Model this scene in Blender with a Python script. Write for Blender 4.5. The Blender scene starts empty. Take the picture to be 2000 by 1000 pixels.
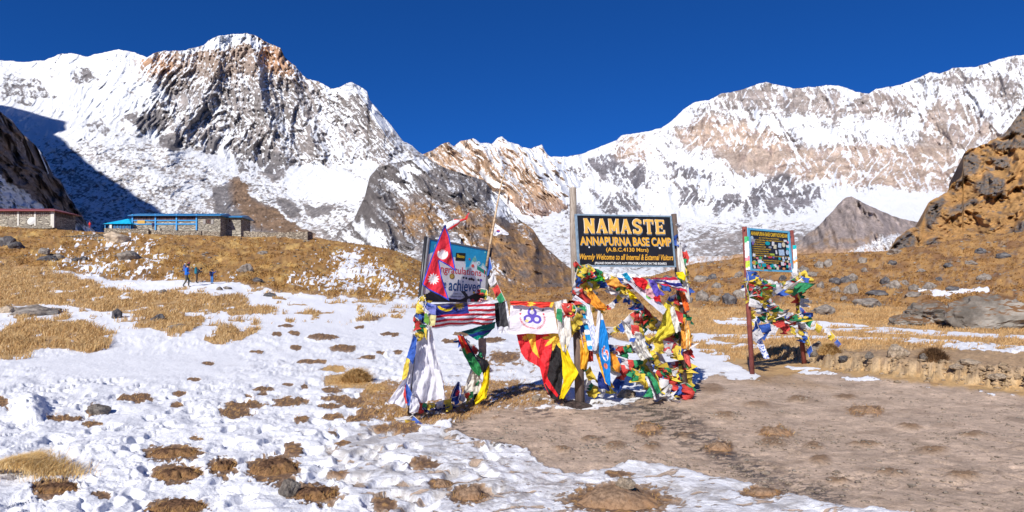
import bpy, math, random
import numpy as np
from mathutils import Vector, Matrix

R = math.radians
random.seed(7)
SC = bpy.context.scene
COL = SC.collection
F = 1200.0            # focal length in photo pixels (photo 2000 wide)
HY = 590.0            # photo row of the level horizon
EYE = 1.7             # the eye is the origin; level ground lies EYE below it

# ------------------------------------------------------------------ camera, sky, sun, exposure
cam_data = bpy.data.cameras.new('camera')
cam = bpy.data.objects.new('camera', cam_data)
COL.objects.link(cam)
cam.location = (0, 0, 0)
cam.rotation_euler = (R(90), 0, 0)
cam_data.sensor_width = 36.0
cam_data.lens = 36.0 * F / 2000.0
cam_data.shift_y = (HY - 500.0) / 2000.0
cam_data.clip_start = 0.1
cam_data.clip_end = 60000
SC.camera = cam

SUN_EL, SUN_AZ = 33.0, 22.0      # degrees; azimuth = how far left of straight behind the camera
sun_from = Vector((-math.sin(R(SUN_AZ)) * math.cos(R(SUN_EL)), -math.cos(R(SUN_AZ)) * math.cos(R(SUN_EL)), math.sin(R(SUN_EL))))
world = bpy.data.worlds.new('World')
SC.world = world
world.use_nodes = True
wn = world.node_tree
wn.nodes.clear()
sky = wn.nodes.new('ShaderNodeTexSky')
sky.sky_type = 'NISHITA'
sky.sun_disc = False
sky.sun_elevation = R(SUN_EL)
sky.sun_rotation = R(180 + SUN_AZ)
sky.altitude = 4130
sky.air_density = 1.0
sky.dust_density = 0.0
sky.ozone_density = 6.0
SKY_GAMMA = 0.85
gam = wn.nodes.new('ShaderNodeGamma')
gam.inputs['Gamma'].default_value = SKY_GAMMA
bg = wn.nodes.new('ShaderNodeBackground')
bg.inputs["Strength"].default_value = 0.106
wo = wn.nodes.new('ShaderNodeOutputWorld')
wn.links.new(sky.outputs[0], gam.inputs['Color'])
pol = wn.nodes.new('ShaderNodeMix')          # the deep blue of a polarised high altitude sky
pol.data_type = 'RGBA'
pol.blend_type = 'MULTIPLY'
pol.inputs[0].default_value = 1.0
pol.inputs[7].default_value = (0.10, 0.46, 1.0, 1)
wn.links.new(gam.outputs[0], pol.inputs[6])
wn.links.new(pol.outputs[2], bg.inputs['Color'])
wn.links.new(bg.outputs[0], wo.inputs['Surface'])

sun_data = bpy.data.lights.new('sun', 'SUN')
sun_data.energy = 4.9
sun_data.angle = R(0.5)
sun_data.color = (1.0, 0.95, 0.87)
sun = bpy.data.objects.new('sun', sun_data)
COL.objects.link(sun)
sun.rotation_euler = sun_from.to_track_quat('Z', 'Y').to_euler()

SC.view_settings.view_transform = 'Standard'
SC.view_settings.look = 'None'
SC.view_settings.exposure = 0.3
SC.view_settings.gamma = 1.0
SC.view_settings.use_curve_mapping = False

# ------------------------------------------------------------------ numeric helpers
_rs = np.random.RandomState(11)
_perm = _rs.permutation(256).astype(np.int64)
_perm = np.concatenate([_perm, _perm])
_ga = _rs.rand(256) * 2 * np.pi
_gx, _gy = np.cos(_ga), np.sin(_ga)


def perlin(x, y, seed=0):
    x = np.asarray(x, dtype=np.float64) + seed * 17.31
    y = np.asarray(y, dtype=np.float64) - seed * 9.77
    xi = np.floor(x).astype(np.int64)
    yi = np.floor(y).astype(np.int64)
    xf, yf = x - xi, y - yi
    xi &= 255
    yi &= 255
    u = xf * xf * xf * (xf * (xf * 6 - 15) + 10)
    v = yf * yf * yf * (yf * (yf * 6 - 15) + 10)

    def g(ix, iy, dx, dy):
        h = _perm[_perm[ix & 255] + (iy & 255)]
        return _gx[h] * dx + _gy[h] * dy
    a = g(xi, yi, xf, yf)
    b = g(xi + 1, yi, xf - 1, yf)
    c = g(xi, yi + 1, xf, yf - 1)
    d = g(xi + 1, yi + 1, xf - 1, yf - 1)
    return 1.5 * ((a + (b - a) * u) * (1 - v) + (c + (d - c) * u) * v)


def fbm(x, y, octv=4, seed=0, gain=0.5):
    s, a, f, t = 0, 1.0, 1.0, 0
    for o in range(octv):
        s = s + a * perlin(x * f, y * f, seed + o)
        t += a
        a *= gain
        f *= 2.03
    return s / t


def ridged(x, y, octv=4, seed=0, gain=0.55):
    s, a, f, t, w = 0, 1.0, 1.0, 0, 1.0
    for o in range(octv):
        n = 1 - np.abs(perlin(x * f, y * f, seed + o)) * 1.6
        n = np.clip(n, 0, 1) ** 2
        s = s + a * n * w
        w = np.clip(n * 1.6, 0, 1)
        t += a
        a *= gain
        f *= 2.07
    return s / t


def sstep(a, b, x):
    t = np.clip((x - a) / (b - a), 0, 1)
    return t * t * (3 - 2 * t)


def curve(pts):
    xs = [p[0] for p in pts]
    ys = [p[1] for p in pts]
    return lambda x: np.interp(x, xs, ys)


def poly_mask(px, py, pts, soft=6.0):
    """1 inside the polygon, 0 outside, over a soft rim"""
    px = np.asarray(px, dtype=np.float64)
    py = np.asarray(py, dtype=np.float64)
    xs = [p[0] for p in pts]
    ys = [p[1] for p in pts]
    out = np.zeros(px.shape)
    m = 3 * soft + 2
    sel = (px > min(xs) - m) & (px < max(xs) + m) & (py > min(ys) - m) & (py < max(ys) + m)
    if not sel.any():
        return out
    x, y = px[sel], py[sel]
    inside = np.zeros(x.shape, bool)
    d = np.full(x.shape, 1e9)
    n = len(pts)
    for i in range(n):
        x1, y1 = pts[i]
        x2, y2 = pts[(i + 1) % n]
        dx, dy = x2 - x1, y2 - y1
        L = dx * dx + dy * dy + 1e-9
        t = np.clip(((x - x1) * dx + (y - y1) * dy) / L, 0, 1)
        d = np.minimum(d, np.hypot(x - x1 - t * dx, y - y1 - t * dy))
        if y1 != y2:
            c = ((y1 > y) != (y2 > y)) & (x < (x2 - x1) * (y - y1) / (y2 - y1) + x1)
            inside ^= c
    sd = np.where(inside, d, -d)
    out[sel] = sstep(-soft, soft, sd)
    return out


def line_dist(px, py, pts):
    d = np.full(px.shape, 1e9)
    side = np.zeros(px.shape)
    for i in range(len(pts) - 1):
        x1, y1 = pts[i]
        x2, y2 = pts[i + 1]
        dx, dy = x2 - x1, y2 - y1
        t = np.clip(((px - x1) * dx + (py - y1) * dy) / (dx * dx + dy * dy + 1e-9), 0, 1)
        dd = np.hypot(px - x1 - t * dx, py - y1 - t * dy)
        s = np.sign(dx * (py - y1) - dy * (px - x1))
        up = dd < d
        side = np.where(up, s, side)
        d = np.where(up, dd, d)
    return d, side


def ell(px, py, cx, cy, rx, ry, ang=0.0, soft=0.35):
    c, s = math.cos(R(ang)), math.sin(R(ang))
    dx, dy = px - cx, py - cy
    u = (dx * c + dy * s) / rx
    v = (-dx * s + dy * c) / ry
    r = np.sqrt(u * u + v * v)
    return sstep(1 + soft, 1 - soft, r)


def mixc(c, col, m):
    return c * (1 - m[..., None]) + np.asarray(col) * m[..., None]


def lin(r, g, b):
    f = lambda v: (v / 255) / 12.92 if v <= 10 else (((v / 255) + 0.055) / 1.055) ** 2.4
    return (f(r), f(g), f(b))


# ------------------------------------------------------------------ mesh helpers
def mesh_from_arrays(name, verts, quads, smooth=False):
    me = bpy.data.meshes.new(name)
    verts = np.asarray(verts, dtype=np.float32)
    quads = np.asarray(quads, dtype=np.int32)
    nf, k = quads.shape
    me.vertices.add(len(verts))
    me.vertices.foreach_set('co', verts.ravel())
    me.loops.add(nf * k)
    me.loops.foreach_set('vertex_index', quads.ravel())
    me.polygons.add(nf)
    me.polygons.foreach_set('loop_start', np.arange(nf, dtype=np.int32) * k)
    me.polygons.foreach_set('loop_total', np.full(nf, k, dtype=np.int32))
    if smooth:
        me.polygons.foreach_set('use_smooth', np.ones(nf, dtype=bool))
    me.update(calc_edges=True)
    return me


def grid_quads(nr, nc):
    i = np.arange(nr - 1)[:, None] * nc + np.arange(nc - 1)[None, :]
    return np.stack([i, i + 1, i + nc + 1, i + nc], -1).reshape(-1, 4)


def add_attr(me, name, data, kind):
    if kind == 'FLOAT':
        a = me.attributes.new(name, 'FLOAT', 'POINT')
        a.data.foreach_set('value', np.asarray(data, dtype=np.float32).ravel())
    else:
        a = me.attributes.new(name, 'FLOAT_COLOR', 'POINT')
        d = np.asarray(data, dtype=np.float32).reshape(-1, 3)
        d = np.concatenate([d, np.ones((len(d), 1), np.float32)], 1)
        a.data.foreach_set('color', d.ravel())


def link(name, me, mat=None, parent=None, kind=None, label=None, cat=None, group=None, loc=None):
    o = bpy.data.objects.new(name, me)
    COL.objects.link(o)
    if mat is not None and me is not None and len(me.materials) == 0:
        me.materials.append(mat)
    if parent is not None:
        o.parent = parent
    if loc is not None:
        o.location = loc
    if kind:
        o['kind'] = kind
    if label:
        o['label'] = label
    if cat:
        o['category'] = cat
    if group:
        o['group'] = group
    return o


def P(px, py, Y):
    """the point at distance Y ahead that the photo shows at (px, py)"""
    return Vector(((px - 1000.0) / F * Y, Y, (HY - py) / F * Y))


# ------------------------------------------------------------------ node helpers
class NT:
    def __init__(self, name):
        self.m = bpy.data.materials.new(name)
        self.m.use_nodes = True
        self.t = self.m.node_tree
        self.t.nodes.clear()
        self.out = self.n('ShaderNodeOutputMaterial')
        self.b = self.n('ShaderNodeBsdfPrincipled')
        self.l(self.b.outputs[0], self.out.inputs[0])

    def n(self, ty, **kw):
        x = self.t.nodes.new(ty)
        for k, v in kw.items():
            setattr(x, k, v)
        return x

    def l(self, a, b):
        self.t.links.new(a, b)

    def attr(self, name):
        a = self.n('ShaderNodeAttribute')
        a.attribute_name = name
        return a

    def coord(self, which='Object', scale=(1, 1, 1)):
        c = self.n('ShaderNodeTexCoord')
        m = self.n('ShaderNodeMapping')
        m.inputs['Scale'].default_value = scale
        self.l(c.outputs[which], m.inputs[0])
        return m.outputs[0]

    def noise(self, vec, scale, detail=4, rough=0.55, dist=0.0):
        x = self.n('ShaderNodeTexNoise')
        x.inputs['Scale'].default_value = scale
        x.inputs['Detail'].default_value = detail
        x.inputs['Roughness'].default_value = rough
        x.inputs['Distortion'].default_value = dist
        if vec is not None:
            self.l(vec, x.inputs['Vector'])
        return x.outputs['Fac']

    def math(self, op, a, b=None, c=None, clamp=False):
        x = self.n('ShaderNodeMath', operation=op)
        x.use_clamp = clamp
        for i, v in enumerate((a, b, c)):
            if v is None:
                continue
            if isinstance(v, (int, float)):
                x.inputs[i].default_value = v
            else:
                self.l(v, x.inputs[i])
        return x.outputs[0]

    def rng(self, v, a, b, c=0.0, d=1.0, smooth=True):
        x = self.n('ShaderNodeMapRange')
        if smooth:
            x.interpolation_type = 'SMOOTHSTEP'
        self.l(v, x.inputs['Value'])
        for k, z in (('From Min', a), ('From Max', b), ('To Min', c), ('To Max', d)):
            x.inputs[k].default_value = z
        return x.outputs['Result']

    def mix(self, fac, a, b, blend='MIX'):
        x = self.n('ShaderNodeMix', data_type='RGBA', blend_type=blend)
        for s, v in ((x.inputs[0], fac), (x.inputs[6], a), (x.inputs[7], b)):
            if isinstance(v, (int, float)):
                s.default_value = v
            elif isinstance(v, tuple):
                s.default_value = v if len(v) == 4 else (*v, 1)
            else:
                self.l(v, s)
        return x.outputs[2]

    def bump(self, h, strength, dist, to=True):
        x = self.n('ShaderNodeBump')
        x.inputs['Strength'].default_value = strength
        x.inputs['Distance'].default_value = dist
        self.l(h, x.inputs['Height'])
        if to:
            self.l(x.outputs[0], self.b.inputs['Normal'])
        return x.outputs[0]

    def set(self, color=None, rough=None, metal=None, spec=None):
        for k, v in (('Base Color', color), ('Roughness', rough), ('Metallic', metal), ('Specular IOR Level', spec)):
            if v is None:
                continue
            if isinstance(v, tuple):
                self.b.inputs[k].default_value = v if len(v) == 4 else (*v, 1)
            elif isinstance(v, (int, float)):
                self.b.inputs[k].default_value = v
            else:
                self.l(v, self.b.inputs[k])


def mountain_mat(name, unit, snow_col=(0.73, 0.75, 0.79), bump=1.0, edge=0.13):
    """rock / snow: the attribute 'snow' decides, fine noise breaks the edge; unit = metres of the fine grain"""
    t = NT(name)
    co = t.coord('Object')
    nf = t.noise(co, 1 / unit, 6, 0.65)
    ns = t.n('ShaderNodeMapping')
    ns.inputs['Scale'].default_value = (1, 0.5, 0.28)
    ns.inputs['Rotation'].default_value = (0, R(20), 0)
    t.l(co, ns.inputs[0])
    n2 = t.noise(ns.outputs[0], 0.8 / unit, 5, 0.6)
    n3 = t.noise(co, 0.12 / unit, 4, 0.6)
    s = t.attr('snow').outputs['Fac']
    s2 = t.math('ADD', s, t.math('MULTIPLY', t.math('SUBTRACT', nf, 0.5), 0.9))
    s2 = t.math('ADD', s2, t.math('MULTIPLY', t.math('SUBTRACT', n2, 0.5), 0.5))
    m = t.rng(s2, 0.5 - edge, 0.5 + edge)
    rock = t.attr('rock').outputs['Color']
    v = t.rng(n2, 0.25, 0.75, 0.6, 1.35, False)
    v2 = t.rng(n3, 0.3, 0.7, 0.8, 1.2, False)
    hs = t.n('ShaderNodeHueSaturation')
    t.l(rock, hs.inputs['Color'])
    t.l(t.math('MULTIPLY', v, v2), hs.inputs['Value'])
    col = t.mix(m, hs.outputs[0], snow_col)
    t.set(color=col, rough=t.rng(m, 0, 1, 0.95, 0.6, False), spec=0.15)
    h = t.math('ADD', nf, t.math('MULTIPLY', n2, 0.5))
    t.bump(h, bump * 0.8, unit * 0.7)
    return t.m


# ------------------------------------------------------------------ mountains
def build_mountain(name, label, x0, x1, nx, ny, ridge, base, depth, paint, unit, jag=1.6, dip=40, bump=1.0, mat=None):
    """a mountain side: at every (px, py) the paint/depth functions give distance, snow cover and rock colour"""
    px = np.linspace(x0, x1, nx)
    rj = ridge(px) + jag * fbm(px / 14.0, px * 0 + 3.3, 4, 5) * 1.6
    bs = base(px)
    t = np.linspace(0, 1, ny)
    py = bs[None, :] + (rj - bs)[None, :] * t[:, None]
    PX = np.broadcast_to(px[None, :], py.shape)
    D = depth(PX, py, t[:, None] * np.ones_like(py))
    X = (PX - 1000) / F * D
    Z = (HY - py) / F * D
    # back side and foot
    X = np.concatenate([X[:1] * 0.98, X, X[-1:] * 1.02, X[-1:] * 1.15])
    Dd = np.concatenate([D[:1] * 0.98, D, D[-1:] + unit * 14, D[-1:] * 1.2])
    Zz = np.concatenate([Z[:1] - dip - 0.03 * D[:1], Z, Z[-1:] - unit * 10, Z[-1:] * 0.4 - 50])
    V = np.stack([X, Dd, Zz], -1)
    q = grid_quads(ny + 3, nx)
    me = mesh_from_arrays(name, V.reshape(-1, 3), q)
    # normals for the paint function
    gx = np.gradient(V, axis=1)
    gy = np.gradient(V, axis=0)
    n = np.cross(gx, gy)
    n /= np.linalg.norm(n, axis=-1, keepdims=True) + 1e-9
    nz = n[1:-2, :, 2]
    snow, rock = paint(PX, py, nz, D)
    pad = lambda a: np.concatenate([a[:1], a, a[-1:], a[-1:]])
    add_attr(me, 'snow', pad(snow), 'FLOAT')
    add_attr(me, 'rock', pad(rock), 'COLOR')
    return link(name, me, mat or mountain_mat(name + '_rock_and_snow', unit, bump=bump), kind='structure', label=label)


GREY = np.array((0.25, 0.225, 0.22))
DARK = np.array((0.075, 0.075, 0.085))
TAN = np.array((0.42, 0.29, 0.20))
BROWN = np.array((0.21, 0.135, 0.085))
OCHRE = np.array((0.36, 0.20, 0.07))


def tents(px, py, lines, wx=1.0):
    s = 0
    for pts, w, a in lines:
        d, side = line_dist(px, py, pts)
        s = s + a * np.clip(1 - d / w, 0, 1) ** 1.1
    return s


# --- left massif: the big pyramid and its snowfields
ridgeA = curve([(-400, 140), (-150, 125), (0, 118), (50, 121), (88, 118), (112, 107), (135, 103), (170, 110), (205, 102), (232, 97), (262, 102), (286, 112),
                (300, 104), (325, 99), (350, 100), (378, 94), (398, 88), (408, 78), (430, 70), (462, 65), (482, 66), (492, 68), (505, 72), (522, 84), (548, 94), (556, 112), (575, 128),
                (598, 152), (620, 158), (648, 173), (662, 172), (676, 163), (688, 160), (706, 171), (716, 177), (722, 196), (745, 222), (764, 245), (786, 275), (806, 286), (822, 299), (850, 318), (900, 350)])
baseA = curve([(-400, 560), (0, 520), (500, 530), (900, 560)])


def depthA(px, py, t):
    rid = ridgeA(px)
    # distance grows gently over the glacier, the wall itself is steep
    foot = np.interp(px, [-400, 0, 200, 350, 500, 600, 720, 900], [200, 215, 250, 290, 320, 330, 330, 340])
    w = sstep(0, 1, (py - foot) / (560 - foot + 1e-6))
    D = np.where(py > foot, 3700 - 2000 * np.clip((py - foot) / (540 - foot), 0, 1) ** 0.8, 3700 + 1300 * np.clip((foot - py) / (foot - rid + 1), 0, 1) ** 0.9)
    D = D - 700 * sstep(560, 860, px) + 300 * sstep(350, 0, px)
    wall = sstep(foot + 15, foot - 20, py)
    wall0 = wall
    wall = wall * (0.3 + 0.7 * sstep(262, 325, px + 0.3 * (py - 150)))
    wx = px + 22 * fbm(px / 90, py / 90, 3, 21)
    wy = py + 22 * fbm(px / 90, py / 90, 3, 31)
    k = wx + (wy - 200) * np.interp(px, [250, 480, 800], [0.75, 0.0, -0.6])
    big = ridged(k / 95, wy / 230, 5, 2, 0.6)
    D = D - wall * 170 * (big - 0.4)
    fine = ridged(k / 22, wy / 48, 5, 8, 0.62)
    D = D - (0.2 + 0.8 * wall) * 95 * (fine - 0.4) - wall * 34 * (ridged(k / 8.5, wy / 24, 4, 9, 0.6) - 0.4)
    # ledges: strata dipping to the right
    st = wy / 9.5 + wx / 42
    st = st - np.floor(st)
    D = D - wall * 22 * (sstep(0, 0.75, st) - st) - wall * 26 * fbm(px / 7, py / 7, 4, 19, 0.65)
    D = D - (1 - wall0) * (70 * fbm((wx + 1.1 * wy) / 70, wy / 30, 6, 4, 0.6) + 16 * fbm(wx / 9, wy / 5, 4, 6))
    # the named ridges of the photograph
    D = D - 240 * tents(px, py, [
        ([(486, 66), (500, 130), (512, 200), (530, 260), (556, 310)], 34, 0.8),
        ([(548, 92), (575, 170), (600, 250), (620, 300)], 24, 0.6),
        ([(430, 72), (420, 130), (395, 190), (350, 240), (330, 290)], 36, 0.7),
        ([(690, 160), (725, 230), (770, 285), (830, 310)], 30, 1.1),
        ([(300, 105), (290, 150), (310, 200), (270, 250)], 30, 0.5)])
    return D


def paintA(px, py, nz, D):
    wx = px + 16 * fbm(px / 40, py / 40, 4, 51)
    wy = py + 16 * fbm(px / 40, py / 40, 4, 61)
    face = poly_mask(wx, wy, [(278, 120), (330, 98), (385, 100), (440, 88), (520, 70), (560, 105), (620, 160), (690, 178), (745, 250), (800, 300), (830, 315), (745, 345), (690, 330),
                              (620, 318), (565, 345), (490, 340), (430, 300), (370, 285), (300, 245), (225, 262), (240, 222), (330, 190), (268, 140)], 9)
    topf = poly_mask(wx, wy, [(440, 60), (560, 80), (640, 200), (560, 260), (450, 200)], 15)
    streak = ridged((wx + (wy - 200) * np.interp(px, [250, 480, 800], [0.9, 0.1, -0.75])) / 17, wy / 75, 3, 71)
    streak2 = fbm((wx - wy * 0.6) / 7, (wy + wx * .3) / 14, 4, 73)
    s = 0.98 - 0.66 * face
    lx_ = px + 6 * fbm(px / 45, py / 60, 3, 52)
    ly_ = py + 6 * fbm(px / 45, py / 60, 3, 62)
    kk = lx_ + (ly_ - 200) * np.interp(px, [250, 480, 800], [0.95, 0.1, -0.8])
    v1 = 1 - np.abs(perlin(kk / 21, ly_ / 85, 75)) * 1.5
    v2 = 1 - np.abs(perlin(kk / 11, ly_ / 48, 77)) * 1.5
    v3 = 1 - np.abs(perlin(kk / 5.0, ly_ / 30, 78)) * 1.5
    vl = lambda slope, w, l, sd: 1 - np.abs(perlin((px + slope * py + 7 * fbm(px / 40, py / 40, 3, sd)) / w, (py - 0.4 * slope * px) / l, sd)) * 1.6
    v1 = np.maximum(v1 - 0.04, np.maximum(vl(0.9, 24, 80, 64), vl(-0.9, 24, 80, 65)) - 0.02)
    s = s + face * (0.85 * (nz - 0.50) + 0.40 * sstep(0.80, 0.95, v1) + 0.30 * sstep(0.76, 0.95, v2) + 0.15 * (v3 - 0.6) + 0.16 * streak2 + 0.26 * fbm(px / 5, py / 4, 4, 79, 0.65) + 0.22 * sstep(0.1, 0.4, fbm(wx / 70, wy / 60, 3, 70)) - 0.21)
    low = sstep(240, 300, py) * (1 - face)
    s = s - low * 0.44 + low * (0.42 * fbm((wx + 1.6 * wy) / 60, (wy - 0.35 * wx) / 20, 5, 81, 0.6) + 0.62 * fbm(px / 9 + py / 14, py / 4.5 - px / 22, 5, 82, 0.68))
    s = s + (1 - low) * (1 - face) * (0.75 * fbm((wx + .5 * wy) / 30, (wy - .3 * wx) / 15, 5, 83, 0.62) - 0.23 - 0.5 * (0.5 - nz) * sstep(300, 200, px))
    # snow bands
    for pts, a in [([(395, 86), (470, 62), (520, 84), (500, 90), (440, 84), (400, 96)], 0.6),
                   ([(560, 330), (620, 318), (720, 352), (735, 372), (700, 392), (560, 385)], 0.5),
                   ([(480, 300), (500, 330), (470, 350), (360, 300), (420, 290)], 0.25),
                   ([(600, 152), (650, 175), (690, 158), (722, 190), (760, 250), (740, 240), (700, 180), (650, 190)], 0.6),
                   ([(610, 195), (650, 205), (668, 300), (655, 320), (630, 250)], 0.3),
                   ([(640, 320), (760, 310), (720, 345)], 0.35),
                   ([(420, 250), (450, 255), (445, 310), (425, 300)], 0.25)]:
        s = s + a * poly_mask(wx, wy, pts, 5)
    # rocks standing out of the snow
    R_ = 0
    for pts in [[(165, 240), (200, 232), (216, 250), (205, 268), (175, 262)], [(318, 262), (340, 250), (362, 270), (345, 296), (322, 290)], [(405, 270), (430, 262), (425, 306), (405, 300)],
                [(448, 300), (490, 292), (505, 330), (470, 340)], [(500, 296), (548, 292), (562, 330), (540, 350), (500, 330)], [(420, 370), (462, 342), (490, 380), (560, 430), (640, 480), (560, 470), (480, 440), (420, 430)],
                [(0, 150), (30, 140), (50, 175), (60, 205), (0, 195)], [(20, 145), (80, 160), (110, 190), (60, 195)], [(130, 140), (170, 128), (200, 158), (160, 170)],
                [(530, 395), (560, 388), (590, 410), (560, 420)], [(600, 400), (650, 405), (640, 425), (600, 420)], [(240, 225), (300, 215), (330, 250), (280, 262)]]:
        R_ = np.maximum(R_, poly_mask(wx, wy, pts, 4))
    s = s - R_ * (0.42 - 0.62 * fbm((px - 0.3 * py) / 6, py / 9, 4, 88, 0.65))
    s = s - 0.22 * sstep(430, 520, py)
    n = fbm(wx / 50, wy / 30, 4, 91)
    c = np.broadcast_to(GREY, px.shape + (3,)) * (1 + 0.5 * n[..., None])
    c = mixc(c, TAN, 0.5 * sstep(190, 110, py + 25 * n) * sstep(200, 300, px))
    c = mixc(c, (0.48, 0.27, 0.15), 0.7 * poly_mask(wx, wy, [(500, 78), (560, 92), (590, 150), (540, 150), (505, 120)], 8))
    c = mixc(c, (0.48, 0.27, 0.15), 0.7 * poly_mask(wx, wy, [(275, 115), (335, 104), (340, 140), (285, 146)], 8))
    c = mixc(c, DARK * 1.5, 0.5 * R_)
    c = mixc(c, BROWN, 0.9 * poly_mask(wx, wy, [(445, 350), (475, 345), (500, 390), (570, 430), (640, 480), (540, 460), (470, 425)], 9))
    bands = fbm(wx / 60 + wy / 30, wy / 6 + wx / 26, 3, 95)
    c = c * (1 + 0.45 * bands[..., None])
    return s, np.clip(c, 0.02, 0.8)


build_mountain('left_mountain', 'snowy rock pyramid with glaciers filling the left of the view', -420, 900, 800, 330, ridgeA, baseA, depthA, paintA, 13.0)

# --- far central ridge of pale brown peaks
ridgeB = curve([(720, 330), (800, 306), (830, 300), (848, 292), (862, 281), (876, 277), (886, 285), (900, 276), (925, 270), (938, 279), (960, 281), (972, 270), (981, 267), (992, 276), (1012, 281), (1020, 287),
                (1036, 291), (1050, 286), (1058, 282), (1064, 294), (1073, 305), (1100, 318), (1130, 345), (1200, 420)])
baseB = curve([(720, 470), (1000, 500), (1200, 520)])


def depthB(px, py, t):
    wx = px + 14 * fbm(px / 50, py / 50, 3, 121)
    wy = py + 14 * fbm(px / 50, py / 50, 3, 131)
    D = 3300 + 2300 * t ** 0.8
    k = wx - 0.75 * (wy - 280)
    D = D - 330 * (ridged(k / 52, wy / 170, 5, 122, 0.6) - 0.4) - 80 * (ridged(k / 16, wy / 60, 4, 128) - 0.4)
    return D - 300 * tents(px, py, [([(925, 268), (980, 340), (1040, 400), (1090, 440)], 26, 0.8), ([(981, 266), (1040, 340), (1100, 400)], 24, 0.7), ([(870, 278), (930, 350)], 22, .7)])


def paintB(px, py, nz, D):
    wx = px + 12 * fbm(px / 30, py / 30, 4, 151)
    wy = py + 12 * fbm(px / 30, py / 30, 4, 161)
    k = wx - 0.8 * wy
    s = 0.36 + 0.7 * (nz - 0.42) + 0.6 * fbm(k / 15, wy / 60, 4, 171) + 0.45 * fbm(px / 5, py / 5, 4, 173, 0.65)
    s = s + 0.5 * sstep(300, 275, py) * sstep(880, 960, px) + 0.45 * poly_mask(wx, wy, [(1000, 285), (1075, 300), (1160, 350), (1110, 420), (1050, 340)], 12)
    s = s + 0.6 * poly_mask(wx, wy, [(1000, 425), (1060, 430), (1120, 455), (1180, 500), (1180, 540), (1080, 500), (1020, 460)], 8)
    s = s + 0.35 * poly_mask(wx, wy, [(935, 330), (960, 350), (1050, 440), (1000, 420)], 6)
    s = s - 0.3 * poly_mask(wx, wy, [(1010, 360), (1090, 370), (1120, 440), (1040, 425)], 8)
    c = np.broadcast_to(TAN, px.shape + (3,)) * (1 + 0.5 * fbm(k / 9, wy / 40, 4, 181)[..., None])
    c = mixc(c, (0.30, 0.21, 0.20), 0.7 * sstep(370, 430, wy))
    return s, np.clip(c, 0.02, 0.8)


build_mountain('central_mountain', 'pale brown snow streaked peaks closing the valley', 720, 1200, 340, 150, ridgeB, baseB, depthB, paintB, 12.0)

# --- the great white wall on the right
ridgeC = curve([(980, 345), (1040, 318), (1075, 306), (1110, 305), (1140, 300), (1180, 283), (1205, 273), (1213, 265), (1235, 261), (1262, 258), (1290, 250), (1312, 236), (1335, 214), (1358, 198),
                (1385, 196), (1408, 183), (1440, 178), (1470, 168), (1483, 162), (1497, 160), (1512, 165), (1535, 169), (1552, 173), (1580, 170), (1605, 168), (1622, 166), (1650, 170), (1672, 180),
                (1697, 182), (1712, 173), (1745, 168), (1775, 160), (1805, 147), (1816, 142), (1835, 144), (1862, 132), (1905, 131), (1940, 120), (1970, 111), (2000, 106), (2200, 90), (2500, 110)])
baseC = curve([(980, 520), (1300, 540), (2500, 560)])


def depthC(px, py, t):
    wx = px + 20 * fbm(px / 80, py / 80, 3, 221)
    wy = py + 20 * fbm(px / 80, py / 80, 3, 231)
    foot = np.interp(px, [980, 1200, 1400, 1600, 1800, 2100], [420, 425, 425, 385, 380, 380])
    rid = ridgeC(px)
    D = np.where(py > foot, 4300 - 2000 * np.clip((py - foot) / 120, 0, 1), 4300 + 2300 * np.clip((foot - py) / (foot - rid + 1), 0, 1) ** 0.85)
    wall = sstep(foot + 12, foot - 18, py)
    wx = px + 9 * fbm(px / 80, py / 80, 3, 221)
    k = wx - (wy - 300) * np.interp(px, [1100, 1400, 1800], [0.3, 0.05, 0.28])
    D = D - wall * 230 * (ridged(k / 80, wy / 190, 5, 222, 0.55) - 0.4) - (0.15 + 0.85 * wall) * 75 * (ridged(k / 19, wy / 60, 5, 228, 0.6) - 0.4) - wall * 20 * fbm(px / 7, py / 7, 4, 229, 0.65) - wall * 26 * (ridged(k / 8, wy / 26, 4, 230, 0.6) - 0.4)
    st = wy / 11 + 0.35 * np.sin(wx / 55)
    st = st - np.floor(st)
    D = D - wall * 13 * (sstep(0, 0.75, st) - st)
    return D - (1 - wall) * 50 * fbm(wx / 30, wy / 10, 5, 240)


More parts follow.
